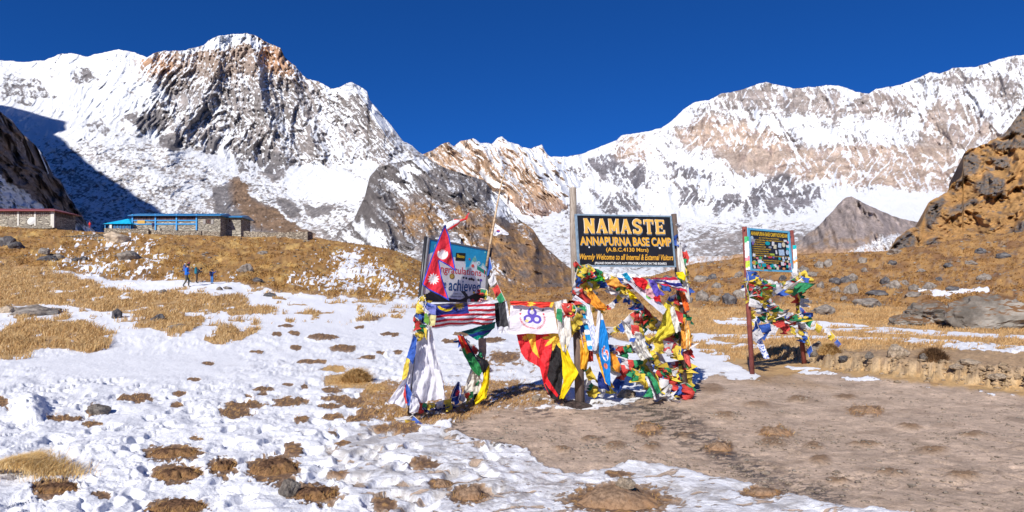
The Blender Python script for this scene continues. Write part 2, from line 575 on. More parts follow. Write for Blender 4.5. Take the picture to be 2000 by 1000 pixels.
def paintC(px, py, nz, D):
    wx = px + 15 * fbm(px / 35, py / 35, 4, 251)
    wy = py + 15 * fbm(px / 35, py / 35, 4, 261)
    k = wx - wy * np.interp(px, [1100, 1400, 1800], [0.3, -0.05, 0.33])
    s = 0.50 + 0.6 * (nz - 0.42) + 0.42 * fbm((px - 0.3 * py) / 40, py / 55, 4, 271, 0.6) + 0.26 * fbm(px / 6, py / 4, 4, 273, 0.68) + 0.13 * (0.4 - np.abs(perlin((px - py * np.interp(px, [1100, 1400, 1800], [0.35, -0.05, 0.38])) / 4.6, py / 34, 278)) * 1.5)
    lk = px + 6 * fbm(px / 60, py / 80, 3, 252) - py * np.interp(px, [1100, 1400, 1800], [0.35, -0.05, 0.38])
    line = lambda slope, w, l, sd: 1 - np.abs(perlin((px + slope * py + 7 * fbm(px / 40, py / 40, 3, sd)) / w, (py - 0.4 * slope * px) / l, sd)) * 1.6
    sel_ = sstep(-0.15, 0.15, fbm(px / 70, py / 60, 2, 255))
    gl = line(0.65, 20, 90, 275) * sel_ + line(-0.7, 20, 90, 276) * (1 - sel_)
    gl2 = np.maximum(line(-0.35, 10, 55, 277), line(0.5, 11, 60, 274))
    s = s + 0.40 * sstep(0.72, 0.95, gl) + 0.2 * sstep(0.78, 0.97, gl2) - 0.05 + 0.16 * fbm(wx / 60, wy / 30, 3, 279)
    tan_ = 0
    for pts, a, w in [([(1210, 262), (1262, 262), (1270, 300), (1240, 325), (1200, 300)], 0.30, 1), ([(1320, 250), (1400, 225), (1500, 250), (1560, 290), (1520, 310), (1420, 300), (1340, 290)], 0.34, 1),
                      ([(1380, 190), (1500, 165), (1580, 180), (1640, 180), (1640, 240), (1540, 215), (1430, 210)], 0.40, 0.2),
                      ([(1400, 290), (1500, 300), (1530, 345), (1440, 340), (1400, 320)], 0.3, 0.6),
                      ([(1420, 300), (1550, 290), (1620, 280), (1700, 280), (1860, 290), (1900, 330), (1840, 400), (1780, 385), (1700, 360), (1640, 365), (1540, 345), (1440, 330)], 0.42, 0.9),
                      ([(1690, 180), (1780, 185), (1800, 210), (1740, 240), (1640, 220)], 0.40, 0.3), ([(1800, 215), (1850, 190), (1960, 260), (1900, 290), (1800, 300)], 0.42, 0.5),
                      ([(1830, 145), (1960, 150), (2040, 200), (1950, 200)], 0.36, 0.1)]:
        m = poly_mask(wx, wy, pts, 14)
        s = s - a * m
        tan_ = np.maximum(tan_, w * m)
    dark = 0
    for pts in [[(1060, 340), (1110, 325), (1150, 345), (1130, 370), (1080, 365)], [(1140, 310), (1200, 300), (1245, 350), (1225, 375), (1170, 350)], [(1150, 370), (1230, 380), (1250, 415), (1180, 420)],
                [(1230, 330), (1260, 320), (1265, 370), (1235, 370)], [(1300, 320), (1390, 325), (1390, 350), (1320, 345)], [(1320, 355), (1345, 350), (1370, 395), (1330, 410)], [(1385, 385), (1440, 375), (1450, 410), (1395, 425)],
                [(1500, 345), (1540, 340), (1560, 370), (1500, 425), (1455, 425), (1455, 390)], [(1530, 375), (1590, 365), (1625, 395), (1580, 425), (1520, 425)], [(1655, 368), (1700, 365), (1725, 382), (1690, 382)],
                [(1075, 400), (1130, 395), (1150, 430), (1100, 430)]]:
        dark = np.maximum(dark, poly_mask(wx, wy, pts, 6))
    s = s - dark * (0.46 - 0.6 * fbm((px - 0.4 * py) / 6, py / 9, 4, 288, 0.65))
    glac = sstep(410, 440, py)
    s = np.where(py > 400, s * (1 - glac) + glac * (0.60 + 0.6 * fbm(wx / 18, wy / 6, 5, 281, 0.65) - 0.25 * sstep(1280, 1420, px) * sstep(430, 470, py)), s)
    s = s + 0.3 * poly_mask(wx, wy, [(1560, 420), (1640, 360), (1850, 375), (1850, 420), (1700, 420), (1600, 440)], 10)
    c = np.broadcast_to(GREY, px.shape + (3,)) * (1.15 + 0.5 * fbm(wx / 30, wy / 20, 4, 291)[..., None])
    c = mixc(c, (0.50, 0.38, 0.30), tan_ * 0.85)
    c = mixc(c, (0.30, 0.22, 0.20), tan_ * 0.7 * sstep(0.0, 0.35, fbm(wx / 26, wy / 18, 4, 293)))
    c = mixc(c, (0.13, 0.13, 0.16), dark * 0.6)
    bands = fbm(wx / 90, wy / 7 + 0.6 * np.sin(wx / 50), 3, 295)
    c = c * (1 + 0.6 * bands[..., None])
    s = s + 0.25 * bands * sstep(400, 380, py)
    return s, np.clip(c, 0.02, 0.8)


build_mountain('right_mountain', 'long white mountain wall with banded tan rock on the right', 980, 2450, 780, 250, ridgeC, baseC, depthC, paintC, 15.0)

# --- dark brown spur in front of the centre
ridgeD = curve([(640, 470), (690, 430), (712, 385), (722, 345), (740, 325), (775, 318), (810, 312), (835, 310), (870, 328), (900, 338), (945, 352), (960, 372), (985, 395), (1010, 425), (1040, 448), (1060, 478),
                (1085, 500), (1110, 520), (1140, 548), (1200, 585)])
baseD = curve([(640, 600), (1200, 640)])


def depthD(px, py, t):
    wx = px + 14 * fbm(px / 50, py / 50, 3, 321)
    wy = py + 14 * fbm(px / 50, py / 50, 3, 331)
    D = 900 + 1300 * t ** 0.9 - 250 * sstep(900, 1150, px)
    k = wx - 0.85 * (wy - 300)
    D = D - 130 * (ridged(k / 70, wy / 150, 5, 322, 0.55) - 0.4) - 26 * (ridged(k / 19, wy / 50, 4, 328) - 0.4) - 8 * fbm(px / 6, py / 6, 4, 329, 0.65)
    return D - 70 * tents(px, py, [([(740, 325), (735, 400), (760, 460)], 40, 0.9), ([(835, 310), (900, 400), (980, 470), (1080, 560)], 60, 0.9)])


def paintD(px, py, nz, D):
    wx = px + 10 * fbm(px / 25, py / 25, 4, 351)
    wy = py + 10 * fbm(px / 25, py / 25, 4, 361)
    k = wx - 0.95 * wy
    s = 0.14 + 0.6 * (nz - 0.45) + 0.35 * fbm(k / 12, wy / 50, 5, 371, 0.6) + 0.42 * fbm(px / 6, py / 5, 4, 373, 0.65)
    s = s + 0.45 * poly_mask(wx, wy, [(770, 345), (800, 315), (838, 312), (850, 330), (800, 350)], 6) + 0.3 * poly_mask(wx, wy, [(740, 350), (800, 350), (830, 372), (780, 385)], 8)
    s = s + 0.3 * poly_mask(wx, wy, [(850, 400), (880, 440), (1000, 540), (1050, 570), (960, 540), (860, 440)], 6) + 0.4 * poly_mask(wx, wy, [(640, 480), (710, 420), (760, 470), (830, 560), (640, 560)], 14)
    s = s + 0.32 * poly_mask(wx, wy, [(960, 375), (985, 395), (1060, 480), (1120, 530), (1030, 470), (950, 400)], 5)
    s = s - 0.3 * sstep(900, 1000, wx) * sstep(410, 450, wy)
    c = np.broadcast_to(np.array((0.145, 0.13, 0.13)), px.shape + (3,)) * (1 + 0.5 * fbm(k / 16, wy / 50, 4, 381)[..., None])
    g = np.maximum(ell(wx, wy, 820, 425, 45, 35, 0, 0.6), np.maximum(sstep(0, 40, (wy - 440) - (950 - wx) * 0.35), poly_mask(wx, wy, [(880, 395), (950, 420), (1120, 545), (1150, 600), (850, 600)], 12)))
    g2 = fbm(wx / 18, wy / 12, 4, 383)
    c = mixc(c, (0.30, 0.165, 0.07), np.clip(g * (0.62 + 1.1 * g2), 0, 1))
    c = mixc(c, (0.38, 0.23, 0.10), np.clip(g * sstep(0.15, 0.38, g2), 0, 0.55))
    return s, np.clip(c, 0.02, 0.8)


build_mountain('dark_spur', 'dark craggy spur with rusty grass below the central peaks', 640, 1210, 400, 170, ridgeD, baseD, depthD, paintD, 4.5)

# --- grey brown hump on the glacier, right of the centre
ridgeE = curve([(1300, 500), (1420, 500), (1500, 488), (1560, 470), (1600, 440), (1630, 408), (1650, 386), (1662, 384), (1700, 402), (1740, 420), (1780, 432), (1830, 440), (1900, 450), (1960, 470)])
baseE = curve([(1300, 560), (1960, 560)])


def depthE(px, py, t):
    D = 1700 + 700 * t
    return D - 130 * (ridged((px - .3 * py) / 55, py / 120, 5, 422, .6) - 0.4) - 20 * ridged(px / 14, py / 30, 3, 428)


def paintE(px, py, nz, D):
    wx = px + 10 * fbm(px / 25, py / 25, 4, 451)
    wy = py + 10 * fbm(px / 25, py / 25, 4, 461)
    s = 0.02 + 0.5 * poly_mask(wx, wy, [(1600, 520), (1680, 480), (1740, 450), (1800, 470), (1780, 530)], 8) + 0.25 * fbm(wx / 8, wy / 14, 4, 471)
    s = s + 0.5 * sstep(1480, 1400, wx)
    c = np.broadcast_to(np.array((0.27, 0.225, 0.215)), px.shape + (3,)) * (1 + 0.6 * fbm((wx - .4 * wy) / 12, wy / 60, 4, 481)[..., None])
    c = mixc(c, (0.36, 0.34, 0.34), 0.8 * sstep(1640, 1540, wx + 0.4 * (wy - 400)))
    c = mixc(c, (0.55, 0.33, 0.18), sstep(478, 500, wy + 10 * fbm(wx / 30, wy / 30, 2, 3)) * 0.85)
    c = mixc(c, (0.30, 0.19, 0.10), 0.6 * sstep(440, 470, wy) * sstep(0, 0.3, fbm(wx / 16, wy / 16, 3, 5)))
    return s, np.clip(c, 0.02, 0.8)


build_mountain('moraine_hump', 'grey brown rounded hump rising from the glacier', 1300, 1960, 300, 80, ridgeE, baseE, depthE, paintE, 7.0)

# --- ochre crag on the far right
ridgeF = curve([(1735, 500), (1745, 478), (1752, 462), (1775, 448), (1800, 442), (1806, 418), (1812, 398), (1835, 384), (1856, 368), (1860, 356), (1878, 346), (1882, 322), (1880, 302), (1890, 292),
                (1915, 285), (1935, 275), (1958, 266), (1975, 244), (1990, 222), (2000, 205), (2060, 150), (2200, 100), (2500, 60)])
baseF = curve([(1735, 505), (1760, 520), (2500, 540)])


def depthF(px, py, t):
    wx = px + 12 * fbm(px / 40, py / 40, 3, 521)
    wy = py + 12 * fbm(px / 40, py / 40, 3, 531)
    D = 170 + 240 * np.clip((505 - py) / 300, 0, 1.6) ** 0.9 - 40 * sstep(1850, 2100, px)
    k = wx + 0.55 * (wy - 300)
    D = D - 22 * (ridged(k / 70, wy / 70, 5, 522, 0.5) - 0.4) - 4 * (ridged((px + py) / 60, (py - .5 * px) / 17, 4, 523, 0.5) - 0.4)
    crag = cragF(wx, wy)
    D = D - crag * (5 + 5 * fbm(wx / 12, wy / 26, 4, 541) + 5 * ridged(wx / 9, wy / 16, 4, 545)) - 1.0 * fbm(px / 9, py / 6, 4, 547, 0.6)
    return D


CRAGS = [[(1745, 478), (1775, 452), (1790, 470), (1780, 490), (1750, 492)], [(1808, 436), (1815, 402), (1840, 384), (1846, 396), (1832, 410), (1834, 428), (1820, 440)], [(1880, 330), (1884, 304), (1905, 300), (1918, 318), (1902, 336), (1884, 350)],
         [(1862, 362), (1880, 348), (1884, 352), (1868, 372)], [(1905, 352), (1930, 342), (1958, 352), (1966, 384), (1930, 386), (1912, 374)], [(1928, 282), (1960, 274), (2010, 268), (2010, 284), (1955, 292)], [(1955, 268), (1985, 225), (2010, 190), (2060, 150), (2060, 262), (2000, 262)],
         [(1930, 308), (1962, 308), (1975, 326), (1945, 330)], [(1852, 408), (1880, 398), (1900, 384), (1905, 392), (1880, 412), (1856, 418)], [(1960, 462), (1990, 440), (2060, 440), (2060, 500), (2000, 500), (1975, 478)], [(1806, 470), (1830, 462), (1840, 478), (1818, 490)],
         [(2060, 300), (2160, 280), (2180, 360), (2080, 350)], [(2150, 420), (2260, 380), (2280, 460), (2170, 470)]]


def cragF(wx, wy):
    m = 0
    for pts in CRAGS:
        m = np.maximum(m, poly_mask(wx, wy, pts, 5))
    return m


def paintF(px, py, nz, D):
    wx = px + 12 * fbm(px / 40, py / 40, 3, 521)
    wy = py + 12 * fbm(px / 40, py / 40, 3, 531)
    crag = cragF(wx, wy)
    n = fbm((wx + wy) / 26, (wy - 0.5 * wx) / 9, 5, 571, 0.6)
    s = np.zeros(px.shape) - 0.35
    c = np.broadcast_to(np.array((0.46, 0.26, 0.10)), px.shape + (3,)) * (1 + 0.45 * n[..., None])
    c = mixc(c, (0.24, 0.13, 0.06), sstep(0.08, 0.3, n) * 0.75)
    cr = np.clip(crag * 1.2 + 0.9 * n * (crag > 0.05), 0, 1)
    cr = np.maximum(cr, 0.85 * sstep(0.22, 0.34, fbm(wx / 18, wy / 9, 4, 577)))
    c = mixc(c, (0.17, 0.15, 0.14), cr)
    c = mixc(c, (0.30, 0.17, 0.07), cr * sstep(0.0, 0.3, fbm(px / 8, py / 4, 3, 579)) * 0.8)
    return s, np.clip(c, 0.02, 0.8)


build_mountain('right_crag', 'ochre grass slope with dark crags on the far right', 1735, 2450, 350, 240, ridgeF, baseF, depthF, paintF, 1.3, jag=3.5)

# --- dark slope on the far left
ridgeG = curve([(-500, -40), (-250, 60), (-120, 130), (0, 218), (25, 238), (45, 262), (70, 285), (90, 312), (103, 340), (120, 355), (135, 385), (150, 405), (165, 428), (200, 470), (260, 510)])
baseG = curve([(-500, 560), (260, 530)])


def depthG(px, py, t):
    wx = px + 12 * fbm(px / 40, py / 40, 3, 621)
    wy = py + 12 * fbm(px / 40, py / 40, 3, 631)
    # a flank that runs away from the camera: near on the far left, far at its right edge
    D = np.interp(px, [-500, -200, 0, 165, 260], [330, 470, 700, 1150, 1300]) + 260 * t
    k = wx - 0.9 * (wy - 300)
    return D * (1 - 0.09 * (ridged(k / 46, wy / 70, 5, 622, 0.6) - 0.4)) - 10 * fbm(wx / 8, wy / 8, 3, 9)


def paintG(px, py, nz, D):
    wx = px + 10 * fbm(px / 30, py / 30, 4, 651)
    wy = py + 10 * fbm(px / 30, py / 30, 4, 661)
    dark = poly_mask(wx, wy, [(-520, -60), (-120, 110), (0, 215), (60, 262), (170, 440), (120, 430), (60, 385), (0, 345), (-150, 270), (-500, 160)], 7)
    n = fbm((wx - wy) / 22, (wy + wx) / 8, 5, 671, 0.6)
    s = 0.95 + 0.3 * n - dark * 0.80 + 0.5 * dark * fbm(px / 7 + py / 12, py / 4 - px / 9, 4, 673, 0.65)
    c = np.broadcast_to(np.array((0.21, 0.165, 0.15)), px.shape + (3,)) * (1 + 0.6 * n[..., None])
    c = mixc(c, (0.26, 0.15, 0.07), 0.5 * sstep(0.1, 0.4, fbm(wx / 25, wy / 20, 3, 677)))
    return s, np.clip(c, 0.02, 0.8)


build_mountain('left_slope', 'dark rock and snow flank at the far left edge', -500, 260, 260, 200, ridgeG, baseG, depthG, paintG, 3.5)

# --- the neighbouring summit left of the view, whose shadow lies over the glacier
def neighbour():
    term = [(-420, 165), (-200, 180), (0, 205), (40, 212), (85, 228), (128, 236), (132, 252), (108, 262), (128, 276), (150, 300), (185, 328), (225, 352), (262, 378), (300, 402), (335, 428), (380, 455), (460, 490)]
    tx = np.array([p[0] for p in term], float)
    ty = np.array([p[1] for p in term], float)
    D = depthA(tx[:, None], ty[:, None], tx[:, None] * 0)[:, 0]
    pts = np.stack([(tx - 1000) / F * D, D, (HY - ty) / F * D], -1)
    sd = np.array(sun_from)
    dist = np.linspace(3300, 1500, len(term))
    crest = pts + sd[None, :] * dist[:, None]
    # denser crest with a rocky edge
    u = np.linspace(0, len(term) - 1, 160)
    cr = np.stack([np.interp(u, np.arange(len(term)), crest[:, i]) for i in range(3)], -1)
    cr[:, 2] += 28 * fbm(u * 1.3, u * 0 + 2, 4, 905)
    back = np.array([-0.93, -0.2, 0.0])
    rows = []
    for k, (o, z) in enumerate([(-900, -45), (-420, 0.35), (-120, 0.75), (0, 1.0), (160, 0.8), (600, 0.4), (1400, -45)]):
        r = cr + back[None, :] * o + 40 * fbm(u[:, None] * np.array([[1.0, 0.7, 0]]), u[:, None] * 0 + k, 3, 907) * (o != 0) * np.array([[1, 1, 0]])
        r[:, 2] = cr[:, 2] * z if z != -45 else -45
        rows.append(r)
    V = np.stack(rows)
    me = mesh_from_arrays('neighbouring_mountain', V.reshape(-1, 3), grid_quads(len(rows), 160))
    add_attr(me, 'snow', np.full(V.shape[:2], 0.55), 'FLOAT')
    add_attr(me, 'rock', np.zeros(V.shape) + GREY, 'COLOR')
    link('neighbouring_mountain', me, mountain_mat('neighbouring_mountain_rock', 20.0), kind='structure', label='snowy rock summit beyond the left edge that shades the glacier')


neighbour()

# ------------------------------------------------------------------ ground: one height sheet from the camera's feet to behind the hill crests
_cols = [-700, -200, 0, 200, 400, 600, 700, 770, 830, 880, 950, 1100, 1250, 1350, 1500, 1750, 1880, 2000, 2300, 2700]
_Yk = [0.4, 10, 14, 20, 30, 38, 45, 60, 80, 100, 118, 135, 180, 420]
# screen rows wanted at each distance (None = level ground)
_rows = {
    -700: [None, None, None, 690, 622, 588, 560, 522, 485, 450, 430, None, None, None],
    -200: [None, None, None, 690, 624, 588, 560, 524, 488, 455, 438, None, None, None],
    0: [None, None, None, 690, 624, 588, 560, 524, 490, 458, 441, None, None, None],
    200: [None, None, None, 690, 626, 590, 562, 530, 496, 466, 452, None, None, None],
    400: [None, None, None, 690, 630, 592, 563, 537, 502, 470, 459, None, None, None],
    600: [None, None, None, 691, 640, 606, 577, 545, 508, 474, 464, None, None, None],
    700: [None, None, None, 692, 648, 616, 588, 560, 520, 486, 475, None, None, None],
    770: [None, None, None, 692, 650, 622, 596, 570, 532, 498, 487, None, None, None],
    830: [None, None, None, 692, 653, 630, 606, 582, 552, 524, 514, None, None, None],
    880: [None, None, None, 692, 655, 635, 615, 590, 570, 552, 545, None, None, None],
    950: [None, None, None, 692, 656, 637, 620, 595, 578, 566, 562, None, None, None],
    1100: [None, None, None, 692, 657, 640, 622, 598, 580, 568, 562, None, None, None],
    1250: [None, None, None, 692, 657, 640, 622, 596, 574, 556, 546, None, None, None],
    1350: [None, None, None, 692, 657, 640, 620, 592, 560, 530, 513, None, None, None],
    1500: [None, None, 732, 692, 657, 640, 618, 588, 550, 512, 496, None, None, None],
    1750: [None, None, 716, 686, 653, 638, 614, 578, 535, 505, 488, None, None, None],
    1880: [None, None, 716, 686, 653, 638, 610, 568, 520, 485, 462, None, None, None],
    2000: [None, None, 716, 686, 653, 638, 606, 562, 512, 478, 448, None, None, None],
    2300: [None, None, 716, 686, 653, 636, 604, 556, 500, 460, 430, None, None, None],
    2700: [None, None, 716, 686, 653, 636, 604, 556, 500, 460, 430, None, None, None]}
_T = np.zeros((len(_cols), len(_Yk)))
for i, c in enumerate(_cols):
    for j, Yv in enumerate(_Yk):
        y = _rows[c][j]
        if y is not None:
            _T[i, j] = EYE + (HY - y) / F * Yv
    top = _T[i, 10]
    _T[i, 11:] = [top + 0.4, top - 6, top - 30]
_ly = np.linspace(math.log(0.4), math.log(420), 500)
_px = np.linspace(-700, 2700, 341)
_H = np.zeros((len(_px), len(_ly)))
for i, p in enumerate(_px):
    row = np.array([np.interp(p, _cols, _T[:, j]) for j in range(len(_Yk))])
    _H[i] = np.interp(_ly, np.log(_Yk), row)
k = np.hanning(17)
k /= k.sum()
_H = np.apply_along_axis(lambda r: np.convolve(np.pad(r, 8, mode='edge'), k, mode='valid'), 1, _H)
k = np.hanning(9)
k /= k.sum()
_H = np.apply_along_axis(lambda r: np.convolve(np.pad(r, 4, mode='edge'), k, mode='valid'), 0, _H)


def base_h(px, Y):
    a = np.clip((px + 700) / 10.0, 0, len(_px) - 1.001)
    b = np.clip((np.log(np.maximum(Y, 0.4)) - _ly[0]) / (_ly[1] - _ly[0]), 0, len(_ly) - 1.001)
    i, j = a.astype(int), b.astype(int)
    u, v = a - i, b - j
    return (_H[i, j] * (1 - u) + _H[i + 1, j] * u) * (1 - v) + (_H[i, j + 1] * (1 - u) + _H[i + 1, j + 1] * u) * v


gpx = np.concatenate([np.linspace(-700, -70, 40)[:-1], np.linspace(-70, 2070, 930), np.linspace(2070, 2700, 40)[1:]])
_y1 = 2040.0 / (np.arange(1180, 686, -1.75) - HY)
_y2 = np.exp(np.linspace(math.log(_y1[-1] * 1.01), math.log(135), 150))
gY = np.concatenate([[0.5, 1.2, 2.0, 2.8], _y1, _y2, [150, 180, 230, 300, 400]])
PXg, Yg = np.meshgrid(gpx, gY)
Xg = (PXg - 1000) / F * Yg
Hb = base_h(PXg, Yg)
PYg = HY - (Hb - EYE) / Yg * F          # the photo row where this ground shows

w1 = 12 * fbm(PXg / 45, PYg / 22, 4, 701)
w2 = 7 * fbm(PXg / 30, PYg / 14, 4, 703)
WX, WY = PXg + w1, PYg + w2
# --- what lies where
mud_pts = [(870, 842), (905, 812), (960, 800), (1090, 800), (1190, 800), (1340, 760), (1385, 735), (1460, 745), (1600, 728), (1750, 745), (2000, 775), (2800, 900), (2800, 1300), (2100, 1075), (1750, 1003), (1600, 985), (1520, 962),
           (1430, 940), (1330, 918), (1230, 905), (1160, 922), (1100, 926), (1062, 906), (1010, 872), (930, 858)]
w5 = 9 * fbm(PXg / 12, PYg / 5, 4, 709, 0.65)
mud = poly_mask(WX + w5, WY + 0.4 * w5, mud_pts, 5)
left = sstep(1010, 960, PXg + 0.0 * PYg)
snow = np.ones(PXg.shape)
snow = snow * (1 - mud)
# right side behind the mud: grass with snow strips
rightland = poly_mask(WX, WY, [(985, 640), (1000, 300), (2900, 300), (2900, 900), (2000, 775), (1750, 745), (1600, 728), (1500, 742), (1400, 700), (1340, 680), (1180, 660), (1050, 655)], 6)
snow = snow * (1 - rightland)
strips = [([(1388, 624), (1500, 620), (1640, 632), (1800, 645), (2100, 665), (2600, 690), (2600, 700), (2100, 680), (1930, 672), (1700, 652), (1560, 645), (1400, 633)], 1),
          ([(1340, 652), (1480, 655), (1640, 664), (1800, 676), (2000, 700), (2400, 730), (2400, 748), (2000, 718), (1860, 704), (1740, 684), (1560, 670), (1360, 662)], 1),
          ([(1130, 636), (1250, 640), (1345, 650), (1345, 658), (1230, 652), (1130, 646)], 1), ([(1120, 664), (1240, 668), (1360, 682), (1360, 690), (1240, 680), (1120, 674)], 0.9),
          ([(1790, 576), (1830, 579), (1925, 576), (1930, 580), (1840, 586), (1800, 584)], 1), ([(1350, 652), (1420, 670), (1540, 690), (1545, 694), (1440, 684), (1350, 668)], 0.9),
          ([(1340, 676), (1400, 682), (1430, 700), (1400, 712), (1345, 700)], 0.8), ([(1525, 716), (1600, 720), (1640, 734), (1560, 730)], 1), ([(1630, 736), (1700, 738), (1740, 746), (1660, 745)], 0.9),
          ([(1800, 752), (1830, 757), (1810, 760)], 0.9), ([(1900, 764), (1990, 774), (1940, 775)], 0.8), ([(1200, 722), (1340, 700), (1400, 735), (1300, 770), (1180, 778), (1120, 740)], 0.62)]
for pts, a in strips:
    brk = 1 - 0.9 * sstep(0.12, 0.22, fbm(PXg / 70, PYg / 5, 4, 737)) * (PXg > 1300)
    snow = np.maximum(snow, a * brk * poly_mask(PXg + 0.6 * w1 + w5, PYg + 0.55 * w2 + 0.2 * w5, pts, 2.2))
# hill on the left: brown with speckles of snow
hill = poly_mask(WX, WY, [(-900, 300), (-900, 480), (-300, 500), (0, 515), (100, 528), (200, 540), (330, 545), (440, 556), (560, 572), (700, 583), (800, 588), (900, 592), (990, 590), (1010, 300)], 5)
spk = 1.1 * fbm(PXg / 7, PYg / 3.6, 5, 711, 0.66) + 0.6 * fbm(PXg / 40 + PYg / 60, PYg / 30, 3, 713)
hs = 0.27 + 0.8 * spk - 0.15
hs = hs + 0.42 * poly_mask(PXg, PYg, [(600, 500), (700, 490), (820, 560), (830, 592), (640, 575), (560, 545)], 25) + 0.32 * poly_mask(PXg, PYg, [(90, 455), (250, 455), (330, 500), (330, 548), (180, 545), (60, 500)], 20)
hs = hs - 0.2 * poly_mask(PXg, PYg, [(360, 455), (600, 462), (640, 540), (380, 520)], 20) - 0.25 * poly_mask(PXg, PYg, [(-300, 435), (110, 440), (160, 490), (20, 480), (-300, 470)], 8)
snow = snow * (1 - hill) + hill * np.clip(sstep(0.38, 0.62, hs), 0, 1)
# meadow patches of long straw grass
gp = [[(-900, 505), (0, 512), (90, 530), (150, 540), (230, 568), (300, 572), (400, 577), (480, 585), (492, 600), (440, 612), (372, 612), (310, 618), (200, 612), (110, 594), (0, 602), (-900, 600)],
      [(-900, 640), (0, 650), (40, 626), (150, 632), (222, 652), (208, 688), (170, 692), (100, 680), (30, 700), (0, 704), (-900, 700)],
      [(395, 668), (432, 640), (470, 646), (512, 644), (468, 668), (420, 676)], [(262, 640), (300, 614), (395, 620), (400, 632), (372, 650), (330, 650)], [(440, 604), (520, 598), (545, 606), (520, 616), (450, 618)],
      [(325, 655), (362, 640), (352, 660)], [(0, 700), (40, 690), (60, 700), (10, 706)]]
grass = np.zeros(PXg.shape)
for pts in gp:
    grass = np.maximum(grass, poly_mask(WX, WY, pts, 3))
bare = np.zeros(PXg.shape)
path_n = fbm(PXg / 55, PYg / 8, 4, 721)
grass = np.maximum(grass, sstep(0.16, 0.3, path_n) * poly_mask(PXg, PYg, [(-900, 560), (0, 560), (420, 560), (1000, 596), (1000, 620), (420, 640), (-900, 640)], 10))
grass = grass * sstep(-0.42, -0.16, fbm(PXg / 34, PYg / 6, 4, 727) + 0.12 * fbm(PXg / 8, PYg / 3, 2, 728))
snow = snow * (1 - 0.97 * grass)
# brown litter under the left signs, and straw beds
litter = np.maximum(poly_mask(WX, WY, [(700, 770), (760, 742), (900, 758), (960, 745), (1100, 752), (1110, 792), (960, 800), (900, 822), (780, 836), (700, 800)], 5), 0)
litter = np.maximum(litter, 0.9 * poly_mask(WX, WY, [(905, 690), (1010, 685), (1060, 700), (1040, 735), (960, 720)], 8) * sstep(-0.1, 0.2, fbm(PXg / 26, PYg / 9, 3, 723)))
straw = np.maximum(ell(WX, WY, 682, 746, 44, 14), np.maximum(ell(WX, WY, 655, 722, 22, 6), ell(WX, WY, 735, 760, 22, 9)))
litter = litter * sstep(-0.35, 0.0, fbm(PXg / 14, PYg / 4, 4, 725))
lim = np.maximum(litter, straw)
snow = snow * (1 - lim)
patches = [(266, 779, 36, 9), (130, 820, 36, 6), (182, 831, 22, 5), (187, 804, 20, 9), (2, 788, 14, 12), (351, 773, 12, 4), (344, 795, 12, 6), (381, 744, 14, 3), (407, 712, 13, 4), (515, 764, 22, 5), (482, 793, 38, 8),
           (459, 809, 31, 11), (565, 787, 33, 10), (589, 822, 15, 7), (513, 773, 9, 3), (486, 777, 8, 3), (655, 782, 24, 6), (641, 797, 20, 6), (652, 818, 20, 6), (648, 766, 18, 7), (562, 754, 9, 3), (594, 757, 7, 4), (608, 708, 32, 4),
           (580, 681, 13, 5), (673, 683, 25, 6), (630, 661, 25, 6), (542, 654, 9, 4), (576, 652, 11, 4), (74, 891, 16, 5), (382, 859, 12, 2), (648, 849, 9, 3), (664, 869, 14, 5), (573, 880, 20, 13), (663, 926, 18, 5),
           (194, 973, 20, 8), (829, 911, 25, 10), (752, 989, 22, 14), (1210, 932, 25, 7), (790, 837, 30, 12), (746, 839, 13, 7), (560, 955, 20, 12), (720, 625, 22, 5), (760, 655, 16, 4), (700, 640, 10, 3), (905, 655, 20, 4), (880, 668, 14, 4),
           (960, 668, 24, 5), (985, 700, 30, 9), (780, 690, 10, 4), (720, 700, 16, 4), (690, 790, 26, 8), (718, 812, 22, 8), (560, 640, 14, 3), (500, 690, 16, 3), (700, 822, 24, 7), (745, 690, 9, 3)]
mounds = [  # px, py, half width, half height, kind
    (337, 888, 56, 16, 'earth'), (344, 928, 50, 19, 'earth'), (436, 915, 26, 20, 'earth'), (533, 920, 50, 30, 'earth'), (612, 968, 54, 19, 'earth'), (108, 958, 48, 17, 'earth'), (346, 996, 60, 20, 'earth'),
    (862, 950, 22, 11, 'dusty'), (916, 971, 37, 19, 'dusty'), (1210, 982, 98, 30, 'dusty'), (1267, 839, 28, 13, 'dusty'), (1405, 877, 28, 14, 'dusty'), (1515, 847, 32, 13, 'dusty'), (1690, 803, 34, 10, 'dusty'), (1490, 966, 44, 11, 'dusty')]
pm = np.zeros(PXg.shape)
w3 = fbm(PXg / 16, PYg / 6, 4, 705, 0.65)
w4 = fbm(PXg / 14, PYg / 6, 4, 707, 0.65)
humps = np.zeros(PXg.shape)
for (cx, cy, rx, ry) in patches + [m[:4] for m in mounds]:
    e = ell(PXg + 0.9 * w1 + w3 * rx * 0.55, PYg + 0.6 * w2 + w4 * ry * 0.9, cx, cy, rx * 1.05, ry * 1.05, 0, 0.30)
    pm = np.maximum(pm, e)
    humps = np.maximum(humps, e * min(rx, 26) / F * Yg * (0.22 if rx < 26 else 0.10))
snow = snow * (1 - pm)
mudpatch = [(1153, 857, 17, 6), (1201, 872, 20, 8), (1273, 875, 18, 6), (968, 818, 9, 3), (1510, 868, 28, 7), (1590, 873, 20, 7), (1600, 900, 20, 9), (1390, 760, 25, 8), (1415, 812, 20, 6), (1690, 868, 30, 5), (1820, 880, 30, 7), (1740, 925, 30, 6),
            (1900, 850, 26, 5), (1480, 790, 24, 5), (1560, 780, 22, 5), (1340, 850, 20, 6), (1100, 880, 16, 4), (1880, 930, 30, 7), (1640, 940, 24, 6), (1780, 835, 22, 5), (1650, 775, 20, 4), (1490, 742, 15, 5)]
mp = np.zeros(PXg.shape)
